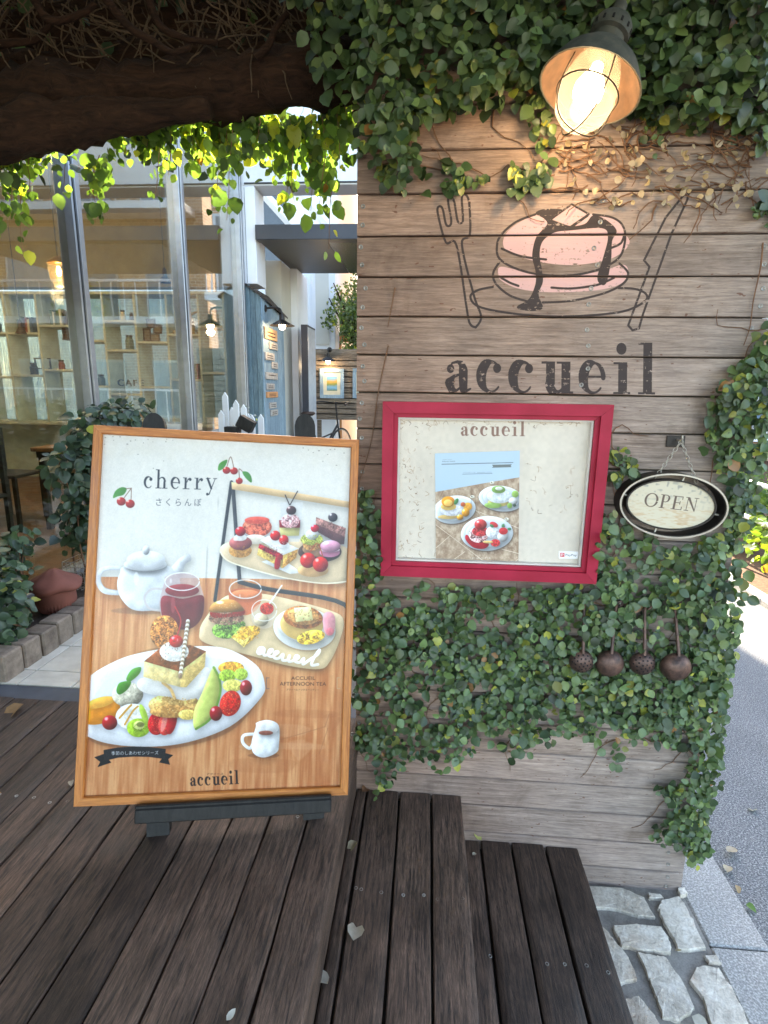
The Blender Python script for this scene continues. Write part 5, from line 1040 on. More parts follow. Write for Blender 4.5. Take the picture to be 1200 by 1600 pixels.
# leafy mass above and behind the trunk
n = 5200; x = -2.1+rng.random(n)*3.4; y = .1+rng.random(n)**1.3*.9; z = 2.60+rng.random(n)*.75+.1*np.abs(y-.3)
P = np.c_[x, y, z]; kp = ~((x > -.23) & (y < .17) & (z < 2.99)) & ~((x < -.25) & (z < 3.0) & (rng.random(n) < .75)); P = P[kp]; n = len(P)
PA = P; LA = .035+.03*rng.random(n)
nr_ = 15000; PR = np.c_[-2.3+rng.random(nr_)*4.0, -4.0+rng.random(nr_)*4.3, 3.02+rng.random(nr_)*.45]      # unseen leafy roof added over the deck to shade the trunk and upper wall
PA = np.r_[PA, PR]; LA = np.r_[LA, .06+.05*rng.random(nr_)]
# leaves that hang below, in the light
hx = []
def shoot(x, y, length, Y, n_, spread=7):
    a = math.pi/2+rng.normal(0, .12); q = []
    for k in range(n_):
        t = k/max(1, n_-1); yy = y+length*t; xx = x+math.sin(t*3+x)*4+rng.normal(0, 1)
        q.append((xx, yy)); 
        for s_ in (-1, 1): hx.append((xx+s_*(spread*.6+rng.random()*spread), yy+rng.normal(0, 4), Y+rng.normal(0, .02)))
    return px_path(q, Y)
pth = []
for x0, y0, ln, k in [(5, 240, 90, 12), (20, 250, 60, 9), (45, 235, 70, 8), (40, 310, 70, 5), (62, 225, 40, 6), (110, 215, 70, 6), (150, 250, 80, 11), (163, 270, 60, 9), (180, 200, 50, 7), (215, 195, 40, 9), (235, 190, 60, 9), (250, 190, 90, 9), (262, 195, 70, 6), (270, 195, 100, 5), (300, 185, 60, 9), (320, 190, 50, 9), (335, 190, 90, 11), (350, 195, 100, 9), (358, 200, 110, 8), (380, 190, 60, 9), (400, 190, 60, 9), (420, 190, 70, 9), (440, 190, 70, 9), (445, 250, 60, 5), (460, 190, 90, 9), (475, 230, 85, 7), (490, 195, 95, 11), (510, 180, 90, 11), (525, 170, 100, 11), (535, 150, 90, 11), (545, 130, 120, 12), (520, 290, 75, 4), (500, 250, 60, 5)]:
    for rep in range(2): pth.append(shoot(x0+rng.normal(0, 5), y0-8, ln*(1.15 if rep == 0 else .5)*(.7+.6*rng.random()), .12+.15*rng.random(), k))
stems(vine, pth, DRYT, 'stem', .0016)
HX = np.array(hx); PH_ = np.array([at(a, b, 1, c_) for a, b, c_ in HX]); n2 = len(PH_)
extra = np.c_[180+rng.random(220)*375, 178+np.abs(rng.normal(0, 26, 220))]; PE = np.array([at(a, b, 1, .1+.2*rng.random()) for a, b in extra]); PH_ = np.r_[PH_, PE]; n2 = len(PH_)
big = rng.random(n2) < .22
LH = np.where(big, .04+.022*rng.random(n2), .014+.02*rng.random(n2))
nr = np.c_[rng.normal(0, .7, n2), -np.ones(n2), rng.normal(0, .6, n2)]; tp = np.c_[rng.normal(0, .5, n2), rng.normal(0, .3, n2), -np.ones(n2)]
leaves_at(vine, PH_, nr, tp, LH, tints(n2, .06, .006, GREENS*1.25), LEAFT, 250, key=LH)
ex = np.c_[440+rng.random(200)*130, -50+rng.random(200)*205]; ex = ex[ex[:, 0]-440 > (ex[:, 1]+50)*.35]; PX_ = np.array([at(a, b, 1, -.02-.08*rng.random()) for a, b in ex]); n3 = len(PX_)
o = mk('overhang', leaf_mesh('overhang', PX_-np.array(vine.location), frames(np.c_[rng.normal(0, .5, n3), -np.ones(n3), rng.normal(.3, .4, n3)], np.c_[rng.normal(0, .6, n3), rng.normal(0, .2, n3), -np.ones(n3)]), .025+.03*rng.random(n3), tints(n3, .02, .0, GREENS*.8), LEAF), None, vine); o['kind'] = 'stuff'
crown = mk('crown', leaf_mesh('crown', PA-np.array(vine.location), frames(rng.normal(0, 1, (len(PA), 3))+np.array((0, -.3, .4)), rng.normal(0, 1, (len(PA), 3))+np.array((0, 0, -.6))), LA, tints(len(PA), .03, .02, GREENS*.8), LEAF), None, vine); crown['kind'] = 'stuff'  # one mesh: leafy mass plus the added shading roof
# ================================================================ café with its glazed front (runs away from the viewer on the left)
XF = -2.2
ALU = plain('aluminium section', S(150, 152, 156), .38, .7, var=.1, bump=.05); ALUD = plain('dark gasket', (.03, .03, .032), .5)
WHITE = plain('white painted panel', S(222, 224, 226), .45, var=.05, scale=4, bump=.03); CREAM = plain('cream plaster', S(196, 190, 166), .75, var=.12, scale=8)
OCHRE = plain('ochre wall', S(146, 130, 100), .8, var=.15, scale=5); CEIL = plain('cafe ceiling', S(176, 166, 140), .8, var=.06); FLOORW = wood('cafe floor boards', S(86, 62, 44), S(140, 104, 74), (1, 14, 14), 5, .5, .4, .2, .1).m
cafe = thing('cafe_building', 'cafe with tall aluminium framed windows on the passage side', 'building', (-4.8, 2.2, .5))
w = W(cafe); w.box(-7.5, -2.26, -1.6, 5.6, .3, .5); w.build('floor', FLOORW)
w = W(cafe); w.box(-7.5, -2.26, -1.6, 5.6, 3.9, 4.05); w.build('ceiling', CEIL)
w = W(cafe); w.box(-7.7, -7.5, -1.6, 5.8, .3, 4.9); w.build('side_wall', OCHRE)
w = W(cafe); w.box(-7.5, -2.26, 5.60, 5.8, 3.02, 3.9); w.build('back_wall', OCHRE)
w = W(cafe); w.box(-7.5, -2.26, 5.60, 5.8, .3, 1.30); w.build('back_wall', CREAM)
w = W(cafe); w.box(-7.5, -2.2, -1.8, -1.6, .3, 4.9); w.build('front_wall', CREAM)
w = W(cafe); w.box(-7.7, -2.16, -1.8, 5.8, 4.62, 4.95); w.build('roof_edge', WHITE)
YM_ = [1.80, 3.35, 4.93]; MW = .062
for y in [-1.30, .25]+YM_:
    w = W(cafe); w.box(XF-.1, XF+.012, y-.035, y+.035, .5, 4.62, .006); w.box(XF+.0125, XF+.028, y-.018, y+.03, .5, 4.62, .003); mu = w.build('mullion', ALU)
    w = W(mu); w.box(XF-.002, XF+.0145, y-.0215, y-.0185, .5, 4.62); w.build('gasket', ALUD)
PANE = glassy('window glass', (.86, .9, .86), 2.0, 0, .02)
ys = [-1.30, .25]+YM_
for a, b in zip(ys[:-1], ys[1:]): w = W(cafe); w.box(XF-.05, XF-.042, a+.04, b-.04, .62, 4.6); w.build('pane', PANE)
w = W(cafe); w.box(XF-.1, XF+.01, -1.26, 4.89, .502, .615, .004); w.build('sill', ALU)
# shelf wall at the back with wavy glass behind it
m = Mat('rippled glass'); rf = m.n('BsdfRefraction'); rf.inputs['IOR'].default_value = 1.3; rf.inputs['Roughness'].default_value = .12; bp_ = m.n('Bump'); bp_.inputs['Strength'].default_value = .8; bp_.inputs['Distance'].default_value = .03
m.l(m.noise(m.coords((1, 1, .18), False), 22, 3, .6, .8), bp_.inputs['Height']); m.l(bp_.outputs[0], rf.inputs['Normal']); gl = m.n('BsdfGlossy'); gl.inputs['Roughness'].default_value = .15; m.l(bp_.outputs[0], gl.inputs['Normal'])
tr_ = m.n('BsdfTranslucent'); tr_.inputs[0].default_value = (.8, .85, .82, 1); mx = m.n('MixShader'); mx.inputs[0].default_value = .12; m.l(rf.outputs[0], mx.inputs[1]); m.l(gl.outputs[0], mx.inputs[2]); mx2 = m.n('MixShader'); mx2.inputs[0].default_value = .32; rf.inputs[0].default_value = (.72, .78, .74, 1); m.l(mx.outputs[0], mx2.inputs[1]); m.l(tr_.outputs[0], mx2.inputs[2]); m.l(mx2.outputs[0], m.out.inputs[0]); RIPPLE = m.m
YS = 5.2; shx = lambda x, y=550: at(x, y, 1, YS)[0]; shz = lambda y, x=200: at(x, y, 1, YS)[2]
sh = thing('shelf_wall', 'cream shelf unit with rippled glass backs inside the cafe', 'shelf', (-4, YS, 1.3))
ux = [-90, -36, 14, 64, 114, 166, 215, 264, 313, 352]; UX = [shx(x) for x in ux]; ZT, ZB = shz(460), 1.30
for x in UX: w = W(sh); w.box(x-.014, x+.014, YS, 5.56, ZB, ZT, .002); w.build('upright', CREAM)
w = W(sh); w.box(UX[0]-.014, UX[-1]+.014, YS-.005, 5.56, ZT+.001, ZT+.035, .002); w.build('top_board', CREAM)
w = W(sh); w.box(UX[0]-.014, UX[-1]+.014, YS-.005, 5.56, ZB-.04, ZB-.001, .002); w.build('base_board', CREAM)
rowsS = [(505, 575), (520, 590), (520, 587), (508, 578), (531, 603), (500, 546, 615), (533, 603), (521, 591), (508, 580)]
SHELF = {}
for i, rw in enumerate(rowsS):
    for y in rw: z = shz(y); w = W(sh); w.box(UX[i]+.0145, UX[i+1]-.0145, YS+.004, 5.555, z-.026, z, .002); w.build('shelf', CREAM); SHELF.setdefault(i, []).append(z)
    w = W(sh); w.box(UX[i]+.012, UX[i+1]-.012, 5.562, 5.572, ZB, ZT); w.build('rippled_pane', RIPPLE)
# things on the shelves
BRN = plain('dark stained wood', S(58, 42, 34), .6); TERR = plain('ochre pottery', S(178, 146, 92), .6); DKG = plain('dark green tin', S(46, 62, 52), .5)
def put(name, label, cat, loc, group=None): return thing(name, label, cat, loc, group=group)
cx = (UX[6]+UX[7])/2; cx = UX[6]*.45+UX[7]*.55
for k_, (dx, dz, ww, hh, rot, y) in enumerate([(-.16, 0, .10, .17, 0, 5.36), (-.045, 0, .13, .105, 0, 5.33), (-.01, .106, .11, .11, .12, 5.34), (-.10, .171, .12, .115, -.05, 5.37)]):
    t = put('small_frame', ['narrow dark picture frame standing on the cafe shelf', 'low wide dark picture frame standing on the cafe shelf', 'tilted dark picture frame resting on the lower frames', 'dark picture frame on top of the narrow frame'][k_], 'picture frame', (cx+dx, y, SHELF[5][0] if False else shz(533)+dz), 'small dark frames stacked on the cafe shelf'); t.rotation_euler = (0, rot, 0)
    o = [(-ww/2, 0), (ww/2, 0), (ww/2, hh), (-ww/2, hh)]; i_ = [(-ww/2+.016, .016), (ww/2-.016, .016), (ww/2-.016, hh-.016), (-ww/2+.016, hh-.016)]; k = MB(); k.ring(o, i_, 0, .016, RX); k.build('frame', BRN, t); k = MB(); k.box(-ww/2+.015, ww/2-.015, -.008, -.002, .015, hh-.015); k.build('picture', plain('faded print', S(120, 104, 88), .6), t)
t = put('pottery_jug', 'round ochre pottery jug with handle on the cafe shelf', 'jug', (UX[7]*.5+UX[8]*.5-.02, 5.35, shz(521))); k = MB(); k.lathe([(.05, 0), (.085, .05), (.1, .13), (.085, .2), (.05, .25), (.055, .3), (.048, .3), (.045, .25), (.001, .24)], 24); k.build('body', TERR, t, 50); k = MB(); k.tube(smoothed([(-.05, 0, .27), (-.13, 0, .26), (-.13, 0, .15), (-.09, 0, .09)], False, 5), .008, 8); k.build('handle', TERR, t, 60); k = MB(); k.tube([(.05, 0, .24), (.15, 0, .28)], [.018, .01], 10); k.build('spout', TERR, t, 60)
for k_, (dx, r_, h_) in enumerate([(-.14, .022, .05), (.10, .032, .11), (.17, .035, .05)]): t = put('shelf_pot', ['tiny pale pot beside the pottery jug', 'straight pale beaker beside the pottery jug', 'small dark tapered pot beside the pottery jug'][k_], 'pot', (UX[7]*.5+UX[8]*.5+dx-.02, 5.30, shz(521)), 'small pots beside the jug'); k = MB(); k.lathe([(r_*.75, 0), (r_, h_), (r_*.85, h_), (r_*.65, .006), (.001, .006)], 16); k.build('body', TERR if k_ < 2 else DKG, t, 50)
t = put('lantern', 'dark brown box lantern with a pitched top on the cafe shelf', 'lantern', (shx(103), 5.36, shz(531))); k = MB(); k.box(-.085, .085, -.085, .085, 0, .02); k.box(-.075, .075, -.075, .075, .27, .29); k.prism([(-.09, .29), (.09, .29), (.03, .35), (-.03, .35)], -.08, .08, RX); k.build('case', BRN, t)
for sx in (-1, 1):
    for sy in (-1, 1): k = MB(); k.box(sx*.07-.008, sx*.07+.008, sy*.07-.008, sy*.07+.008, .0205, .2695); k.build('post', BRN, t)
k = MB(); k.box(-.066, .066, -.066, .066, .021, .2695); k.build('glass', plain('smoked lantern glass', S(70, 52, 44), .2), t)
# CAFE letters stand on a shelf
lx = UX[6]+.02
for ch, (px, py) in zip('CAFE', ((183, 596), (195, 597), (206, 598), (216, 599))):
    pl_, ww = font_polys(ch); X = shx(px); zc = shz(603); me = MB(); s_ = .115
    for p in pl_:
        q = [((x-ww/2)*s_*1.15, y*s_) for x, y in p]; A = sum(q[i-1][0]*q[i][1]-q[i][0]*q[i-1][1] for i in range(len(q)))
        if A < 0: q = q[::-1]
        me.prism(q, 0, .02, RX)
    o = me.build('letter', plain('letter '+ch, S(52, 46, 42), .6)); o.location = (X, 5.235, zc); tag(o, 'dark standing letter %s of the word CAFE on the shelf' % ch, 'letter', 'letters of CAFE')
t = put('wire_basket_shelf', 'dark square frame leaning at the back of a low cafe shelf', 'picture frame', (shx(57), 5.3, shz(578))); k = MB(); k.ring([(-.11, 0), (.11, 0), (.11, .14), (-.11, .14)], [(-.095, .015), (.095, .015), (.095, .125), (-.095, .125)], 0, .015, RX); k.build('frame', BRN, t); t.name = 'small_frame'
# pendant lamps
for k_, (px, py, X, lit, lab) in enumerate([(92, 425, -3.35, 1, 'lit glass bell pendant lamp hanging by the cafe window'), (33, 520, -4.6, 0, 'slim dark pendant hanging over the cafe shelves'), (258, 440, -2.75, 0, 'dark pendant cord hanging near the second window post')]):
    p = Vector(at(px, py, 0, X)); t = thing('pendant_lamp', lab, 'pendant lamp', tuple(p), group='cafe pendant lamps'); s_ = .55 if lit else .35
    k = MB(); k.tube([(0, 0, .13), (0, 0, 3.9-p.z)], .004, 6); k.build('cord', ALUD, t)
    if lit:
        k = MB(); k.lathe([(.08, .07), (.086, .06), (.083, .0), (.072, -.075), (.04, -.125), (.001, -.14)], 24); k.build('bell', glassy('pendant glass', (1, .9, .74), .9, .02, haze=.1), t, 180); k = MB(); k.lathe([(.02, .13), (.088, .078), (.09, .068), (.08, .066)], 24); k.build('cap', plain('brass cap', S(150, 116, 72), .4, .7), t, 40)
        k = MB(); k.lathe([(.001, .05), (.014, .04), (.02, .0), (.014, -.03), (.001, -.038)], 16); k.build('bulb', emit('pendant bulb', (1, .62, .26, 1), 12), t, 180)
        pl = bpy.data.lights.new('pendant_light', 'POINT'); pl.energy = 3; pl.color = (1, .72, .42); pl.shadow_soft_size = .08; po = bpy.data.objects.new('pendant_light', pl); COL.objects.link(po); po.parent = t; po.location = (0, 0, -.2)
    else:
        k = MB(); k.lathe([(.004, .14), (.02, .12), (.022, .06), (.055, .0), (.06, -.012), (.05, -.012), (.018, .05), (.001, .055)], 18); k.build('shade', BRN, t, 40)
for k_, (px, py) in enumerate(((152, 375), (38, 605), (343, 556))):      # recessed ceiling spots
    p = (-3.3-.9*k_, 2.0+1.0*k_, 3.895); t = thing('ceiling_spot', ('lit recessed ceiling spot nearest the cafe windows', 'lit recessed ceiling spot in the middle of the cafe', 'lit recessed ceiling spot farthest from the cafe windows')[k_], 'ceiling light', p, group='cafe ceiling spots'); k = MB(); k.lathe([(.05, 0), (.052, -.012), (.042, -.012), (.04, 0)], 20); k.build('trim', WHITE, t, 40); k = MB(); k.lathe([(.04, -.004), (.001, -.004)], 20); k.f = [f[::-1] for f in k.f]; k.build('lens', emit('spot lens', (1, .8, .55, 1), 18), t)
    pl = bpy.data.lights.new('spot_light', 'POINT'); pl.energy = 5; pl.color = (1, .8, .55); pl.shadow_soft_size = .05; po = bpy.data.objects.new('spot_light', pl); COL.objects.link(po); po.parent = t; po.location = (0, 0, -.1)
# tables, chairs, table-top things
TBL = wood('cafe table top', S(120, 82, 52), S(176, 128, 88), (14, 1, 14), 5, .45, .4, .1, .1).m; DKW = plain('dark chair wood', S(46, 34, 28), .5)
def table(x, y, lab):
    t = thing('cafe_table', lab, 'table', (x, y, .5), group='cafe tables'); k = MB(); k.box(-.36, .36, -.34, .34, .70, .735, .006); k.build('top', TBL, t); k = MB(); k.box(-.33, .33, -.31, .31, .645, .699); k.build('apron', DKW, t)
    for sx in (-1, 1):
        for sy in (-1, 1): k = MB(); k.box(sx*.3-.022, sx*.3+.022, sy*.28-.022, sy*.28+.022, 0, .644); k.build('leg', DKW, t)
    return t
def chair(x, y, rz, lab):
    t = thing('cafe_chair', lab, 'chair', (x, y, .5), (0, 0, rz), 'cafe chairs'); k = MB(); k.box(-.2, .2, -.2, .2, .43, .46, .008); k.build('seat', DKW, t); k = MB(); k.box(-.2, .2, .185, .205, .62, .88, .008); k.build('backrest', DKW, t)
    for sx in (-1, 1):
        for sy in (-1, 1): k = MB(); k.box(sx*.18-.016, sx*.18+.016, sy*.185-.016, sy*.185+.016, 0, .429 if sy < 0 else .86); k.build('leg', DKW, t)
    return t
table(-3.3, 1.35, 'wooden table just inside the first cafe window'); table(-3.05, 3.1, 'wooden table behind the second window post'); table(-4.9, 2.6, 'wooden table far inside the cafe by the shelves')
chair(-3.3, .8, math.pi, 'dark wooden chair on the near side of the window table'); chair(-3.35, 1.95, 0, 'dark wooden chair between the two window tables'); chair(-3.9, 3.1, math.pi/2, 'dark wooden chair beside the table behind the second post'); chair(-4.9, 3.2, 0, 'dark wooden chair near the shelf wall')
MENUB = plain('pale menu board', S(176, 196, 206), .3)
for x, y, rz, lab in ((-3.12, 1.3, .5, 'pale blue menu stand on the window table'), (-2.85, 3.0, .6, 'pale menu stand on the table behind the second post')):
    k = MB(); k.box(-.085, .085, -.003, .003, 0, .24, .001, Matrix.Rotation(-.28, 4, 'X')); k.box(-.085, .085, .06, .066, 0, .235, .001, Matrix.Rotation(.28, 4, 'X') @ Matrix.Translation((0, .06, 0))); o = k.build('menu_stand', MENUB); o.location = (x, y, 1.2365); o.rotation_euler = (0, 0, rz); tag(o, lab, 'menu', 'menu stands on cafe tables')
t = thing('soap_bottle', 'white pump bottle on the window table', 'bottle', (-3.42, 1.42, 1.2352)); k = MB(); k.lathe([(.03, 0), (.032, .01), (.032, .12), (.012, .14), (.012, .155), (.001, .156)], 18); k.build('body', WHITE, t, 40); k = MB(); k.tube([(0, 0, .15), (0, 0, .19), (.045, 0, .188)], .005, 8); k.build('pump', WHITE, t)
# ================================================================ passage beyond
def rect(px0, py0, px1, py1, Y):
    a = at(px0, py1, 1, Y); b = at(px1, py0, 1, Y); return a[0], b[0], a[2], b[2]
pil = thing('entrance_pillar', 'white metal clad pillar above the blue boards at the end of the windows', 'pillar', (-2.1, 5.05, .5))
w = W(pil); w.box(-2.2, -2.035, 4.99, 5.35, 2.95, 3.985, .004); w.build('cladding', WHITE)
w = W(pil); w.box(-2.155, -2.150, 4.9885, 4.992, 2.96, 3.97); w.build('joint', ALUD)
BLUES = [wood('blue stained boards', S(86, 108, 116), S(126, 148, 154), (14, 14, 1.4), 5, .7, .3, .25, .25, .3, .35).m, wood('light blue boards', S(108, 134, 150), S(154, 174, 186), (14, 14, 1.4), 5, .7, .3, .25, .25, .3, .35).m]
bw = thing('blue_plank_wall', 'blue vertical board wall hung with small name boards', 'wall', (-2.08, 5.4, .5))
for i in range(3): w = W(bw); w.box(-2.195+.062*i, -2.195+.062*i+.059, 5.0, 5.018, .5, 2.945-.05*i, .002); w.build('board', BLUES[0])
for i in range(9): w = W(bw); w.box(-2.018, -2.0, 5.0195+.11*i, 5.0195+.11*i+.106, .5, 2.80-.012*i, .002); w.build('board', BLUES[1])
w = W(bw); w.box(-2.19, -2.0185, 5.019, 6.0, .5, 2.79); w.build('core', DKW)
w = W(bw); w.add([(-2.2, 4.97, 2.952), (-1.975, 4.97, 2.80), (-1.94, 6.02, 2.68), (-2.2, 6.02, 2.952), (-2.2, 4.97, 2.972), (-1.975, 4.97, 2.82), (-1.94, 6.02, 2.70), (-2.2, 6.02, 2.972)], [(0, 3, 2, 1), (4, 5, 6, 7), (0, 1, 5, 4), (1, 2, 6, 5), (2, 3, 7, 6), (3, 0, 4, 7)]); w.build('coping', DKW)
SB = [plain('grey name board', S(168, 160, 152), .8, var=.2), plain('tan name board', S(186, 146, 108), .8, var=.2), plain('orange name board', S(196, 138, 92), .7, var=.15)]
for k_, (x0, y0, x1, y1, mt) in enumerate([(205, 430, 325, 560, 1), (255, 575, 330, 660, 0), (212, 675, 300, 760, 0), (280, 770, 325, 850, 0), (218, 870, 340, 950, 0), (228, 980, 300, 1050, 0), (228, 1060, 350, 1130, 2), (255, 1165, 320, 1235, 0), (268, 1235, 340, 1310, 0)]):
    a = at(380+x0/6.156, 440+y0/6.156, 0, -1.985); b = at(380+min(x1, 332)/6.156, 440+(y0+(y1-y0)*.72)/6.156, 0, -1.985); ya, yb_ = max(5.03, a[1]), min(6.0, max(b[1], a[1]+.25)); zt = a[2]; zb = zt-(y1-y0)*.78/6.156*7.0/F
    lab = ['large tan name board under the passage lamp', 'grey name board with an arrow tab', 'grey name board hung below the arrow board', 'short grey name board at the wall end', 'long grey name board in the middle of the row', 'small square grey name board', 'orange name board among the grey ones', 'small grey name board below the orange one', 'lowest grey name board on the blue wall'][k_]
    o = MB(); o.box(-.009, .009, -(yb_-ya)/2, (yb_-ya)/2, 0, zt-zb, .002); o = o.build('name_board', SB[mt]); o.location = (-1.989, (ya+yb_)/2, zb); tag(o, lab, 'sign', 'name boards on the blue wall')
    for r_ in range(2 if k_ != 4 else 1):                       # painted line of lettering on each board
        k = MB(); k.box(.0092, .0098, -(yb_-ya)*.32, (yb_-ya)*.32, (zt-zb)*(.55-.3*r_), (zt-zb)*(.66-.3*r_)); k.build('painted_line', BRN, o)
def gooseneck(name, lab, loc, reach, s_=1.0, wx=(1, 0)):
    t = thing(name, lab, 'wall lamp', loc); d = Vector((wx[0], wx[1], 0)); k = MB(); k.lathe([(.04, -.004), (.045, .004), (.03, .014), (.001, .016)], 18, d.to_track_quat('Z', 'Y').to_matrix().to_4x4()); k.build('rose', IRON, t, 50)
    e_ = d*reach; k = MB(); k.tube(smoothed([(0, 0, 0), tuple(d*reach*.55+Vector((0, 0, .01))), tuple(d*reach*.9+Vector((0, 0, -.01))), tuple(e_+Vector((0, 0, -.07)))], False, 5), .012*s_, 8); k.build('arm', IRON, t, 60)
    T = Matrix.Translation(e_+Vector((0, 0, -.07))); k = MB(); k.lathe([(.03, .0), (.034, -.06), (.04, -.065), (.1, -.1), (.15*s_, -.125), (.152*s_, -.13), (.146*s_, -.13), (.03, -.068), (.001, -.066)], 28, T); k.build('shade', IRON, t, 40)
    k = MB(); k.lathe([(.001, -.07), (.02, -.08), (.042, -.13), (.03, -.165), (.001, -.178)], 18, T); k.build('bulb', emit('passage bulb', (1, .78, .5, 1), 5), t, 180)
    pl = bpy.data.lights.new('lamp_light', 'POINT'); pl.energy = 1.2; pl.color = (1, .75, .48); pl.shadow_soft_size = .04; po = bpy.data.objects.new('lamp_light', pl); COL.objects.link(po); po.parent = t; po.location = e_+Vector((0, 0, -.28)); return t
a = at(421, 473, 0, -1.998); gooseneck('gooseneck_lamp', 'lit dark gooseneck lamp with a flat shade on the blue board wall', (-1.998, 5.16, 2.70), .2, 1.0)
GREYW = plain('grey beige render', S(196, 194, 184), .8, var=.05, scale=3)
Yw = 6.85; x0, x1, _, _ = rect(436, 690, 466, 425, Yw)
wp2 = thing('passage_wall', 'pale rendered wall beside the blue boards under the dark canopy', 'wall', ((x0+x1)/2, Yw+.2, .5)); w = W(wp2); w.box(-2.25, x1, Yw-.8, Yw+.4, .5, 3.428); w.build('render', GREYW); w = W(wp2); w.box(x1+.002, x1+.1, Yw-.3, Yw+.4, .5, 3.428, .003); w.build('corner_strip', WHITE)
CANM = plain('dark canopy metal', S(62, 62, 66), .4, .5, var=.12, scale=2); CANU = plain('canopy soffit metal', S(96, 94, 94), .25, .6, var=.1, scale=2)
can = thing('canopy', 'dark metal canopy projecting over the passage entrance', 'canopy', (-.7, 5.9, 3.43)); w = W(can); w.box(-2.03, 1.2, 4.95, 5.1, 3.415, 3.574, .004); w.build('fascia', CANM)
for i in range(4): w = W(can); w.box(-2.03+.81*i, -2.03+.81*i+.8, 5.103, 6.9, 3.43, 3.48, .003); w.build('soffit_panel', CANU if i else CANM)
bm = thing('white_beam', 'white clad roof beam bridging the passage above the canopy', 'beam', (-.5, 5.05, 3.99)); w = W(bm); w.box(-2.2, 1.2, 5.0, 5.35, 3.99, 4.9, .004); w.build('cladding', WHITE); w = W(bm); w.box(-2.15, 1.15, 4.985, 4.9995, 4.005, 4.02); w.build('drip_edge', ALUD)
x0, x1, _, _ = rect(470, 690, 483, 507, 6.2); zt = at(476, 507, 1, 6.2)[2]
py = thing('black_pylon', 'tall narrow black sign pylon with a bright side face', 'pylon', ((x0+x1)/2, 6.3, .5)); w = W(py); w.box(x0, x1, 6.2, 6.75, .5, zt, .004); w.build('body', plain('black pylon paint', S(44, 46, 54), .5)); w = W(py); w.box(x1+.001, x1+.006, 6.225, 6.73, .55, zt-.03); w.build('bright_face', plain('brushed face', S(206, 210, 216), .3, .4))
# slatted screen with pictures
Yg = 8.2; gx0, gx1, gz0, gz1 = rect(488, 657, 640, 546, Yg); gr_ = thing('slat_screen', 'weathered wooden slat screen closing the end of the passage', 'fence', ((gx0+gx1)/2, Yg, .5)); SLAT = wood('pale weathered slats', S(84, 74, 64), S(150, 136, 120), (1.2, 16, 16), 4, .85, .2, .4, .3).m
n = 13; hgt = (gz1-gz0)/n
for i in range(n): w = W(gr_); w.box(gx0+rng.random()*.02, gx1, Yg, Yg+.02, gz0+i*hgt+.006, gz0+(i+1)*hgt-.006, .003); w.build('slat', SLAT)
w = W(gr_); w.box(gx0+.03, gx1-.02, Yg+.021, Yg+.04, gz0+.01, gz1-.01); w.build('backing', DKW)
w = W(gr_); w.box(gx0, gx1, Yg, Yg+.025, gz0-.16, gz0-.06, .003); w.build('slat', SLAT)
for x in (gx0+.06, gx1-.08): w = W(gr_); w.box(x, x+.07, Yg+.041, Yg+.11, .5, gz1-.02); w.build('post', SLAT)
def hung_picture(px0, py0, px1, py1, lab, seed):
    a, b, c_, d_ = rect(px0, py0, px1, py1, Yg-.03); t = thing('framed_picture', lab, 'picture', ((a+b)/2, Yg-.002, c_), group='blue framed pictures on the slat screen'); w_, h_ = (b-a)/2, d_-c_
    k = MB(); k.ring([(-w_, 0), (w_, 0), (w_, h_), (-w_, h_)], [(-w_+.06, .06), (w_-.06, .06), (w_-.06, h_-.06), (-w_+.06, h_-.06)], 0, .03, RX); k.build('frame', BLUES[1], t); k = MB(); k.ring([(-w_+.058, .058), (w_-.058, .058), (w_-.058, h_-.058), (-w_+.058, h_-.058)], [(-w_+.12, .13), (w_-.12, .13), (w_-.12, h_-.13), (-w_+.12, h_-.13)], 0, .012, RX); k.build('mount', CREAM, t)
    m = Mat('lake print %d' % seed, (.3, .4, .5), .5); n1 = m.noise(m.coords((1, 1, 1.6), False), 9, 4); sp_ = m.n('SeparateXYZ'); tc = m.n('TexCoord'); m.l(tc.outputs['Generated'], sp_.inputs[0]); gg = m.math('ADD', sp_.outputs[2], m.math('MULTIPLY', n1, .35)); m.base(m.ramp(gg, [(.2, S(70, 104, 70)), (.42, S(110, 164, 196)), (.62, S(120, 132, 62)), (.8, S(186, 150, 76)), (1.0, S(110, 160, 190))])); k = MB(); k.box(-w_+.115, w_-.115, -.008, -.001, .125, h_-.125); k.build('picture', m.m, t)
hung_picture(500, 576, 537, 622, 'blue framed landscape picture hung under the small lamp', 1); hung_picture(551, 576, 590, 622, 'blue framed picture partly hidden behind the plank wall', 2)
a = at(515, 552, 1, Yg); gooseneck('gooseneck_lamp', 'small lit lamp above the blue framed landscape picture', (a[0], Yg+.002, a[2]+.06), .16, .75, (0, -1))
# ladies' bicycle in front of the screen
bk = thing('bicycle', 'dark city bicycle parked facing the entrance beyond the easel', 'bicycle', (*at(505, 640, 1, 6.6)[:2], .5)); bk.rotation_euler = (0, 0, math.radians(68)); RUB = plain('tyre rubber', (.02, .02, .02), .8)
for x in (-.52, .52):
    t = thing('wheel', None, None, (x, 0, .33)); t.parent = bk; cpts = [(.32*math.cos(a_), 0, .32*math.sin(a_)) for a_ in np.linspace(0, 2*math.pi, 33)]; k = MB(); k.tube(cpts, .013, 8, False); k.build('tyre', RUB, t, 60); k = MB(); k.tube([tuple(Vector(c_)*.95) for c_ in cpts], .006, 6, False); k.build('rim', PEW, t, 60)
    for j in range(14): a_ = j*2*math.pi/14; k = MB(); k.tube([(0, 0, 0), (.3*math.cos(a_), 0, .3*math.sin(a_))], .0016, 4); k.build('spoke', PEW, t)
    k = MB(); k.tube([(0, -.05, 0), (0, .05, 0)], .018, 10); k.build('hub', PEW, t)
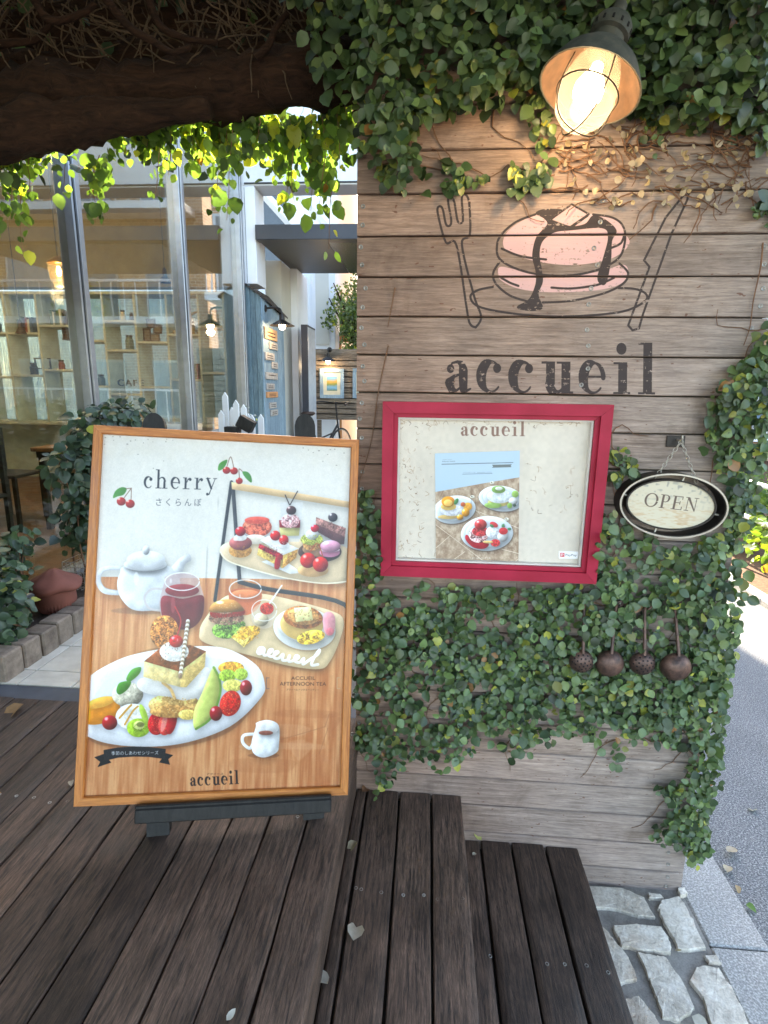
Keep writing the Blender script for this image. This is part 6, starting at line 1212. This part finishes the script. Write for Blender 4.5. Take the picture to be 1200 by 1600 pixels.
for nm, pts, r_ in (('frame_tube', [(-.38, 0, .86), (-.08, 0, .28)], .016), ('frame_tube', [(.42, 0, .72), (-.08, 0, .28)], .018), ('frame_tube', [(.42, 0, .62), (-.3, 0, .5)], .014), ('fork', [(.38, 0, .92), (.42, 0, .72), (.52, 0, .33)], .014), ('stay', [(-.52, 0, .33), (-.08, 0, .28)], .011), ('stay', [(-.52, 0, .33), (-.36, 0, .8)], .01), ('stem', [(.39, 0, .86), (.365, 0, 1.06)], .014), ('handlebar', [(.2, -.29, 1.05), (.3, -.26, 1.07), (.365, -.1, 1.06), (.365, .1, 1.06), (.3, .26, 1.07), (.2, .29, 1.05)], .011)): k = MB(); k.tube(smoothed(pts, False, 4) if len(pts) > 2 else pts, r_, 8); k.build(nm, IRON, bk, 60)
for s_ in (-1, 1): k = MB(); k.tube([(.22, s_*.284, 1.054), (.12, s_*.31, 1.03)], .016, 8); k.build('grip', BRN, bk)
k = MB(); k.lathe([(.001, -.04), (.06, -.02), (.09, .02), (.07, .05), (.001, .055)], 16, Matrix.Translation((-.4, 0, .9)) @ Matrix.Diagonal((1.5, 1, .8, 1))); k.build('saddle', BRN, bk, 60)
# ================================================================ buildings behind
CLAD = Mat('white ribbed cladding', S(226, 228, 228), .5); wv = CLAD.n('TexWave'); wv.inputs['Scale'].default_value = 1.6; wv.bands_direction = 'X'; CLAD.l(CLAD.coords((1, 1, 1), False), wv.inputs['Vector']); CLAD.bump(wv.outputs[0], .4, .03); CLAD = CLAD.m
hb = thing('white_clad_house', 'white clad building behind the passage with a sloping roof brace', 'building', (-5, 12, .0))
xr = at(527, 320, 1, 10.0)[0]
w = W(hb); w.box(-9.5, xr, 10.0, 13, -.1, 8.6); w.build('wall', CLAD)
for i, (a, b) in enumerate((((405, 295), (500, 400)), ((458, 290), (540, 380)))):
    p, q_ = at(*a, 1, 9.95), at(*b, 1, 9.95); w = W(hb); w.tube([tuple(p), tuple(q_)], .09, 4); w.build('roof_brace', WHITE)
for k_ in range(4):
    for j in range(2): x = -8.9+1.7*k_; z = 1.2+3.0*j; w = W(hb); w.box(x, x+.9, 9.97, 10.0, z, z+1.3); o = w.build('window', ALU); w = W(o); w.box(x+.05, x+.85, 9.955, 9.969, z+.05, z+1.25); w.build('pane', plain('dark house glass', (.05, .06, .07), .1, bump=0))
m = Mat('brick facade', S(176, 140, 112), .85); bt = m.n('TexBrick'); bt.inputs['Color1'].default_value = S(178, 142, 112); bt.inputs['Color2'].default_value = S(150, 116, 92); bt.inputs['Mortar'].default_value = S(196, 184, 168); bt.inputs['Scale'].default_value = 3.2; m.l(m.coords((1, 1, 1), False, rot=(math.pi/2, 0, 0)), bt.inputs[0]); m.base(bt.outputs[0]); BRICKF = m.m
ap = thing('brick_apartments', 'added tan brick apartment block with balconies, unseen behind the plank wall', 'building', (0, 12, 0)); xl = at(566, 320, 1, 10.2)[0]
w = W(ap); w.box(xl, .02, 10.2, 15, -.1, 10.6); w.build('wall', BRICKF)  # added sun blocker: height and right edge shaped to shade deck and lane
for j in range(3):
    z = 1.0+2.7*j
    for k_ in range(2):
        x = xl+.15+.72*k_; w = W(ap); w.box(x, x+.55, 10.17, 10.199, z, z+1.5); o = w.build('window', ALU); w = W(o); w.box(x+.05, x+.5, 10.155, 10.169, z+.05, z+1.45); w.build('pane', plain('apartment glass', (.08, .1, .12), .08, bump=0))
    w = W(ap); w.box(xl+.1, -.02, 9.5, 10.199, z-.25, z-.1); o = w.build('balcony', WHITE)
    for k_ in range(12): w = W(o); x = xl+.15+k_*(-.22-xl)/11; w.box(x, x+.02, 9.52, 9.54, z-.0995, z+.75); w.build('baluster', WHITE)
    w = W(o); w.box(xl+.1, -.02, 9.5, 9.56, z+.751, z+.8); w.build('handrail', WHITE)
# white annexe seen between pylon and tree
x0, x1, _, _ = rect(488, 545, 524, 430, 9.3); an = thing('white_annexe', 'narrow white annexe wall standing behind the slat screen', 'building', ((x0+x1)/2, 9.5, .3)); w = W(an); w.box(x0, x1, 9.3, 9.9, .3, 4.1, .004); w.build('wall', WHITE); w = W(an); w.box(x0+.06, x1-.12, 9.28, 9.2995, 2.6, 3.9); w.build('recess_panel', GREYW)

# larger brick block farther along the lane; the windows mirror it
a2 = thing('brick_apartments', 'larger brick apartment block with white balconies farther along the lane', 'building', (6, 15, 0))
w = W(a2); w.box(1.7, 12, 14, 19, -.1, 12.0); w.build('wall', BRICKF); GLZ = plain('sky blue glazing', (.12, .2, .28), .06, bump=0)
for j in range(4):
    z = .9+2.8*j
    for k_ in range(5):
        x = 2.2+2.0*k_; w = W(a2); w.box(x, x+1.2, 13.96, 13.999, z, z+1.6); o = w.build('window', ALU); w = W(o); w.box(x+.06, x+1.14, 13.945, 13.959, z+.06, z+1.54); w.build('pane', GLZ)
    w = W(a2); w.box(1.9, 11.6, 13.1, 13.998, z-.3, z-.12); o = w.build('balcony', WHITE)
    for k_ in range(30): w = W(o); x = 1.95+k_*.33; w.box(x, x+.025, 13.12, 13.145, z-.1195, z+.75); w.build('baluster', WHITE)
    w = W(o); w.box(1.9, 11.6, 13.1, 13.16, z+.751, z+.81); w.build('handrail', WHITE)

# goods on the shelves
JAR = [plain('jar glass green', S(96, 112, 92), .25), plain('cream jar', S(206, 196, 172), .5), plain('tin red', S(136, 66, 52), .5), plain('tin blue', S(86, 104, 124), .5), BRN]
def jar(x, z, r_, h_, mi, lab): 
    t = thing('jar', lab, 'jar', (x, 5.33, z), group='jars on the cafe shelves'); k = MB(); k.lathe([(r_*.9, 0), (r_, .01), (r_, h_*.75), (r_*.7, h_*.88), (r_*.7, h_)], 16); k.build('body', JAR[mi], t, 40); k = MB(); k.lathe([(r_*.76, h_+.0005), (r_*.76, h_+.022), (.001, h_+.024)], 16); k.build('lid', BRN, t, 40)
def books(x, z, n_, lab):
    t = thing('book_row', lab, 'books', (x, 5.32, z), group='books on the cafe shelves'); xx = 0
    for i in range(n_): th_ = .018+.02*rng.random(); h_ = .14+.06*rng.random(); k = MB(); k.box(xx, xx+th_, -.06, .06, 0, h_, .002); k.build('book', JAR[rng.integers(0, 5)], t); xx += th_+.001
zs = lambda i, j: SHELF[i][j]; xm = lambda i, f: UX[i]*(1-f)+UX[i+1]*f
jar(xm(5, .45), zs(5, 0), .035, .11, 1, 'cream lidded jar in the narrow upper shelf by the first post'); jar(xm(5, .72), zs(5, 0), .028, .08, 4, 'small brown jar in the narrow upper shelf by the first post'); jar(xm(5, .6), zs(5, 1), .05, .16, 0, 'tall green jar on the middle narrow shelf by the first post')
jar(xm(4, .6), zs(4, 1), .045, .12, 3, 'blue grey jar on the shelf below the box lantern'); books(xm(3, .3), zs(3, 0), 5, 'row of small books on the upper shelf beside the lantern column'); jar(xm(3, .4), zs(3, 1), .04, .1, 2, 'red tin jar beside the leaning dark frame')
books(xm(2, .25), zs(2, 0), 6, 'row of books on the shelf far along the cafe wall'); jar(xm(2, .5), zs(2, 1), .05, .13, 4, 'brown jar on the lower shelf far along the cafe wall'); jar(xm(7, .3), zs(7, 1), .03, .07, 2, 'small red tin on the shelf below the pottery jug'); jar(xm(7, .5), zs(7, 1), .034, .06, 1, 'low cream jar on the shelf below the pottery jug'); books(xm(7, .6), zs(7, 1), 4, 'short row of books on the shelf below the pottery jug'); jar(xm(8, .5), zs(8, 0), .05, .17, 0, 'tall green jar on the last shelf by the second post'); jar(xm(1, .5), zs(1, 0), .05, .15, 3, 'blue jar on the shelf nearest the street side wall')
# ================================================================ planting bed in front of the windows
SOIL = plain('bark soil', S(62, 50, 42), .95, var=.4, scale=30, bump=.8)
XB = -1.775; soil = MB(); soil.box(-2.19, XB-.105, .39, 4.85, .4, .585); tag(soil.build('soil', SOIL), kind='structure')
m = Mat('grey garden brick', S(116, 102, 92), .9, 0, .2); v = m.coords(); n1 = m.noise(v, 12, 7, .7); m.base(m.hsv_rand(m.ramp(n1, [(.3, S(96, 84, 76)), (.7, S(150, 134, 120))]), .3)); m.bump(n1, .6, .01); GBR = m.m
ed = thing('brick_edging', 'low edging of upright bricks round the planting bed', 'edging', (XB-.05, 2, ZD-.01)); MORT = plain('edging mortar', S(140, 130, 118), .95)
w = W(ed); w.box(XB-.098, XB-.012, .292, 4.8, .42, .608); w.build('mortar', MORT)
y = .285
bm_ = MB(); bm_.box(-.053, .053, -.055, .055, 0, .13, .006); bm_ = None
i = 0
while y < 4.7:
    L_ = .108+rng.normal()*.004; w = W(ed); dz = rng.normal()*.004; w.box(XB-.105, XB+rng.normal()*.002, y, y+L_, .49, .625+dz, .007); w.build('brick', GBR); y += L_+.011; i += 1
for k_ in range(3): w = W(ed); x = XB-.118-.115*k_; w.box(x-.105, x, .283, .383, .49, .622, .007); w.build('brick', GBR)
# terracotta mushroom
p = at(90, 952, 2, .585); TC = plain('terracotta', S(118, 66, 54), .8, var=.18, scale=9, bump=.25)
mu_ = thing('mushroom_ornament', 'terracotta mushroom garden ornament with a wavy cap in the planting bed', 'ornament', tuple(p)); s_ = .98
def wavy(prof, n, amp, lobes, T=None, ph=0):
    k = MB(); k.lathe(prof, n, T); vs = []
    for x, y_, z in k.v:
        r_ = math.hypot(x, y_); a = math.atan2(y_, x); f_ = 1+amp*math.cos(lobes*a+ph)*min(1, r_/.06); vs.append((x*f_, y_*f_, z-amp*.14*math.cos(lobes*a+ph)*min(1, r_/.08)))
    k.v = vs; return k
wavy([(.001, .0), (.075, .0), (.088, .02), (.096, .06), (.094, .1), (.085, .125), (.001, .126)], 72, .022, 36).build('stem', TC, mu_, 60)
wavy([(.001, .128), (.08, .124), (.118, .122), (.134, .134), (.134, .150), (.116, .170), (.082, .186), (.05, .206), (.024, .224), (.001, .23)], 48, .035, 5, None, .6).build('cap', TC, mu_, 60)
# wire basket
p = at(124, 925, 2, .585); wb = thing('wire_basket', 'small pale wire basket standing behind the mushroom ornament', 'basket', (p[0], p[1]+.1, .586)); WIRE = plain('pale wire', S(176, 172, 164), .5, .4)
for i in range(6): w_ = .1; k = MB(); z = .02+.03*i; k.tube([(-w_, -.08, z), (w_, -.08, z), (w_, .08, z), (-w_, .08, z), (-w_, -.08, z)], .0022, 5); k.build('wire_hoop', WIRE, wb)
for i in range(9): x = -.1+.025*i; k = MB(); k.tube([(x, -.08, .17), (x, -.08, .003), (x, .08, .003), (x, .08, .17)], .0018, 5); k.build('wire_rib', WIRE, wb)
# shrubs in the bed
SH = np.array([(.030, .055, .030), (.042, .072, .036), (.055, .090, .045), (.025, .045, .028)])
def shrub(label, base, blobs, n, size, mat, pal, n_single, cat='shrub', stem_n=9, name='shrub', yellow=.02, key='front', clipx=None):
    root = thing(name, label, cat, tuple(base)); B = np.array(blobs); wt = B[:, 3]*B[:, 4]*B[:, 5]; ii = rng.choice(len(B), n, p=wt/wt.sum()); d = rng.normal(size=(n, 3)); d /= np.linalg.norm(d, axis=1, keepdims=True); rr = rng.random(n)**.45
    P = B[ii, :3]+d*rr[:, None]*B[ii, 3:6]
    if clipx is not None: kp = clipx(P); P = P[kp]; d = d[kp]; n = len(P)
    nr = d*.6+np.array((.2, -.5, .7))+rng.normal(0, .45, (n, 3)); tip = d+rng.normal(0, .6, (n, 3))+np.array((0, 0, -.5)); L = size[0]+(size[1]-size[0])*rng.random(n)
    leaves_at(root, P, nr, tip, L, tints(n, yellow, .01, pal), mat, n_single)
    pth = []
    for i in range(stem_n):
        q = B[i % len(B), :3]+rng.normal(0, .3, 3)*B[i % len(B), 3:6]; b = np.array(base)+np.array((rng.normal()*.03, rng.normal()*.03, 0)); mid = (b+q)/2+rng.normal(0, .03, 3); pth.append([tuple(a) for a in smoothed([tuple(b), tuple(mid), tuple(q)], False, 4)])
    stems(root, pth, STEM, 'stem', .006); return root
okx = lambda P: (P[:, 0] > -2.15) & (P[:, 2] > .6)
shrub('dark glossy shrub growing up against the windows behind the poster', (-2.02, 1.25, .585), [(-1.98, 1.5, 1.5, .14, .28, .16), (-1.95, 1.7, 1.58, .13, .3, .10), (-2.0, 1.25, 1.3, .13, .18, .2), (-1.98, 1.55, 1.25, .14, .25, .25), (-2.0, 1.3, .98, .12, .25, .22)], 1300, (.035, .075), LEAFD, SH, 150, clipx=okx, stem_n=14)
shrub('low leafy shrub at the corner of the planting bed before the mushroom', (-1.98, .52, .585), [(-1.95, .5, .78, .14, .14, .17), (-2.04, .6, .86, .11, .14, .15), (-1.9, .45, .68, .1, .1, .09)], 480, (.03, .06), LEAFD, SH*1.25, 110, clipx=okx)
shrub('thin leafed shrub standing inside the bed by the first window', (-2.08, .75, .585), [(-2.06, .72, .86, .08, .15, .14), (-2.06, .8, 1.0, .07, .1, .08)], 150, (.03, .065), LEAFD, SH*1.1, 60, clipx=okx)
shrub('small airy white flowered plant beside the white stakes', (-1.55, 2.75, .5), [(-1.52, 2.72, 1.52, .14, .12, .1), (-1.55, 2.75, 1.3, .1, .1, .2)], 260, (.012, .026), LEAFD, np.array([(.55, .55, .52), (.42, .46, .4), (.06, .1, .05)]), 0, 'plant', name='flowering_plant')
# white picket stakes behind the easel, black spotlight
for k_, (px, py) in enumerate(((346, 640), (352, 612), (363, 635), (369, 624), (381, 631), (388, 645), (394, 647), (408, 646))):
    p = at(px, py, 1, 2.6+.05*(k_ % 3)); k = MB(); hgt = p[2]-ZD; k.prism([(-.022, 0), (.022, 0), (.022, hgt-.035), (0, hgt), (-.022, hgt-.035)], 0, .02, RX); o = k.build('picket_stake', WHITE); o.location = (p[0], p[1], ZD-.004); tag(o, ('low white stake at the outer end of the row, beside the tallest stake', 'tallest pointed white stake behind the easel', 'white stake between the tallest and the second tallest stakes', 'second tallest white stake behind the easel', 'white stake just above the black spotlight', 'short white stake beside the spotlight head', 'short white stake next to the airy flowers', 'single white stake set apart against the blue boards')[k_], 'stake', 'white stakes behind the easel')
p = at(378, 668, 1, 2.3); sp_ = thing('spotlight', 'black box spotlight tilted on a post behind the easel', 'spotlight', (p[0], p[1], ZD-.004)); k = MB(); k.box(-.06, .06, -.03, .05, -.045, .045, .004, Matrix.Translation((.03, 0, p[2]-ZD+.03)) @ Matrix.Rotation(.5, 4, 'Y')); k.build('head', BLK, sp_); k = MB(); k.box(-.075, .03, -.035, .035, -.03, .03, .003, Matrix.Translation((-.05, 0, p[2]-ZD-.02))); k.build('box', BLK, sp_); k = MB(); k.tube([(-.03, 0, 0), (-.03, 0, p[2]-ZD-.04)], .012, 8); k.build('post', BLK, sp_)
# ================================================================ fallen leaves
DRYL = leaf_mat('dry fallen leaf', .15, .7); TPL += [leaf_template(.5, .45, .85), leaf_template(.35, -.35, .75), leaf_template(.6, .3, .9)]; CURL = (6, 7, 8)
fallen = [(552, 1475, ZS1, 34, (.50, .44, .36), 'pale curled dry leaf on the first step'), (512, 1542, ZS1, 26, (.48, .42, .34), 'pale dry leaf at the gap of the first step'), (557, 1318, ZS1, 20, (.42, .34, .22), 'thin dry leaf caught in the gap by the deck riser'), (566, 1240, ZS1, 18, (.26, .12, .06), 'small brown leaf where the first step meets the wall'), (752, 1316, ZS2, 18, (.42, .40, .12), 'yellow leaf on the second step by the wall'), (738, 1338, ZS2, 7, (.5, .45, .36), 'tiny pale petal on the second step'), (38, 1105, ZD, 34, (.30, .17, .08), 'large brown leaf on the deck near the threshold'), (354, 1598, ZD, 14, (.5, .46, .4), 'pale scrap at the front of the upper deck'), (112, 1222, ZD, 10, (.42, .34, .26), 'small pale scrap in a deck joint left of the poster'), (1175, 1270, -.008, 15, (.5, .47, .4), 'pale oval leaf on the asphalt'), (1148, 1328, -.008, 20, (.46, .38, .28), 'long pale pod on the asphalt beside the kerb'), (1136, 1366, -.008, 15, (.5, .42, .3), 'pale leaf in the gutter line along the kerb'), (1150, 1385, -.008, 10, (.45, .3, .16), 'orange leaf in the gutter line along the kerb'), (1118, 1162, -.008, 11, (.48, .44, .3), 'small yellowish leaf on the asphalt by the ivy tail'), (1135, 1180, -.008, 9, (.5, .46, .36), 'tiny pale leaf on the asphalt by the ivy tail'), (1080, 1592, .012, 24, (.5, .45, .38), 'cream leaf scrap between the paving stones'), (1054, 1487, .002, 8, (.5, .4, .3), 'tiny tan leaf in the mortar joint'), (1165, 1415, -.006, 12, (.14, .24, .05), 'small green weed sprig at the kerb edge')]
for k_, (px, py, z, s_, col_, lab) in enumerate(fallen):
    p = at(px, py, 2, z); d_ = np.linalg.norm(p-CAM); L = s_*d_/F*.9; me = leaf_mesh('fallen_leaf', np.zeros((1, 3)), np.eye(3)[None], np.array([L]), np.array([col_])*.8, DRYL, CURL[k_ % 3])
    o = mk('fallen_leaf', me, None); o.location = (p[0], p[1], z+.003+L*.12); o.rotation_euler = (rng.normal(0, .15), rng.normal(0, .2), rng.random()*6.3); tag(o, lab, 'leaf', 'fallen leaves')
# ================================================================ across the lane
BED = plain('leaf litter', S(104, 72, 50), .95, var=.45, scale=25, bump=.8); g = MB(); g.box(2.96, 12, -5, 30, -.2, .02); tag(g.build('planting_strip', BED), kind='structure')
g = thing('kerb', None, None, (2.96, 5, 0), kind='structure')
for i in range(14): w = W(g); w.box(2.9, 3.02, -1+i*1.0, -1+i*1.0+.994, -.15, .045, .006); w.build('slab', GRANITE)
SUNP = np.array([(.10, .16, .03), (.14, .2, .04), (.08, .13, .03), (.2, .24, .05)])
for k_, (x, y, r_, h_, lab) in enumerate(((3.45, 3.2, .35, .75, 'sunlit yellow green shrub across the lane nearest the railing end'), (3.7, 4.6, .45, 1.0, 'sunlit green shrub across the lane behind the pale railing'), (3.6, 6.4, .5, 1.2, 'taller sunlit shrub farther along the lane'), (4.2, 2.2, .4, .9, 'sunlit shrub across the lane beside the plank wall end'))):
    shrub(lab, (x, y, .02), [(x, y, h_*.6, r_, r_*1.3, h_*.42), (x+.1, y-.3, h_*.45, r_*.8, r_, h_*.3), (x-.1, y+.35, h_*.55, r_*.8, r_, h_*.35)], 900, (.05, .1), LEAFT, SUNP, 60 if k_ < 2 else 0, stem_n=6)
rl = thing('hand_railing', 'pale tubular railing along the planting across the lane', 'railing', (3.25, 5, .02))
for z in (.55, .9): k = W(rl); k.tube([(3.25, 2.6, z), (3.25, 9, z)], .024, 10); k.build('rail', WHITE, 60)
for y in (2.7, 4.2, 5.7, 7.2, 8.7): k = W(rl); k.tube([(3.25, y, .02), (3.25, y, .93)], .022, 10); k.build('post', WHITE, 60)
# garden tree beyond the screen and street trees
def tree(label, base, h, crown, n, size, pal, name='tree', single=0):
    t = thing(name, label, 'tree', base); w = W(t); b = np.array(base); w.tube(smoothed([tuple(b), tuple(b+(.05, .02, h*.4)), tuple(b+(.0, .05, h*.75))], False, 5), list(np.linspace(.09, .04, 11)), 10); w.build('trunk', BARK, 60)
    for i in range(7): a = i*2*math.pi/7+.3; w = W(t); s0 = b+np.array((0, 0, h*(.4+.05*i))); w.tube(smoothed([tuple(s0), tuple(s0+np.array((math.cos(a)*crown[0]*.4, math.sin(a)*crown[1]*.4, h*.12))), tuple(s0+np.array((math.cos(a)*crown[0]*.8, math.sin(a)*crown[1]*.8, h*.25)))], False, 4), list(np.linspace(.035, .01, 9)), 6); w.build('limb', BARK, 60)
    c0 = b+np.array((0, 0, h*.72)); d = rng.normal(size=(n, 3)); d /= np.linalg.norm(d, axis=1, keepdims=True); cl = rng.normal(size=(26, 3)); cl /= np.linalg.norm(cl, axis=1, keepdims=True); cl *= rng.random((26, 1))**.5; ii = rng.integers(0, 26, n); P = c0+(cl[ii]*.8+d*.3*rng.random((n, 1))**.5)*np.array((*crown[:2], crown[2]))
    me = leaf_mesh('crown', P-b, frames(d+rng.normal(0, .5, (n, 3)), rng.normal(0, 1, (n, 3))+np.array((0, 0, -.6))), size[0]+(size[1]-size[0])*rng.random(n), tints(n, .05, .0, pal), LEAFT); o = mk('crown', me, None, t); o['kind'] = 'stuff'; return t
p = at(550, 470, 1, 9.0); tree('fine leaved garden tree rising behind the slat screen', (p[0]+.15, 9.0, .3), 3.9, (.75, .6, 1.1), 3000, (.04, .08), np.array([(.10, .13, .06), (.14, .17, .09), (.07, .1, .05)]))
tree('broad street tree across the lane', (6.5, 9, 0), 7.0, (2.2, 2.2, 2.4), 4200, (.1, .2), SUNP*.8); tree('slim street tree across the lane farther back', (5.6, 15, 0), 6.0, (1.8, 1.8, 2.2), 3000, (.1, .2), SUNP*.7)
TIMB = plain('orange timber', S(196, 132, 80), .7); fn = thing('timber_fence', 'orange timber balustrade behind the garden tree', 'fence', (-1.2, 9.7, 1.5))
a = at(528, 520, 1, 9.8); b = at(620, 520, 1, 9.8); zb_ = at(540, 535, 1, 9.8)[2]
w = W(fn); w.box(a[0], b[0], 9.78, 9.82, zb_, zb_+.16); w.build('rail', TIMB)
for i in range(9): x = a[0]+.05+i*.13; w = W(fn); w.box(x, x+.035, 9.785, 9.81, zb_+.161, zb_+1.0); w.build('baluster', TIMB)
w = W(fn); w.box(a[0], a[0]+.07, 9.77, 9.83, -.06, zb_-.001); w.build('post', TIMB); w = W(fn); w.box(b[0]-.07, b[0], 9.77, 9.83, -.06, zb_-.001); w.build('post', TIMB)
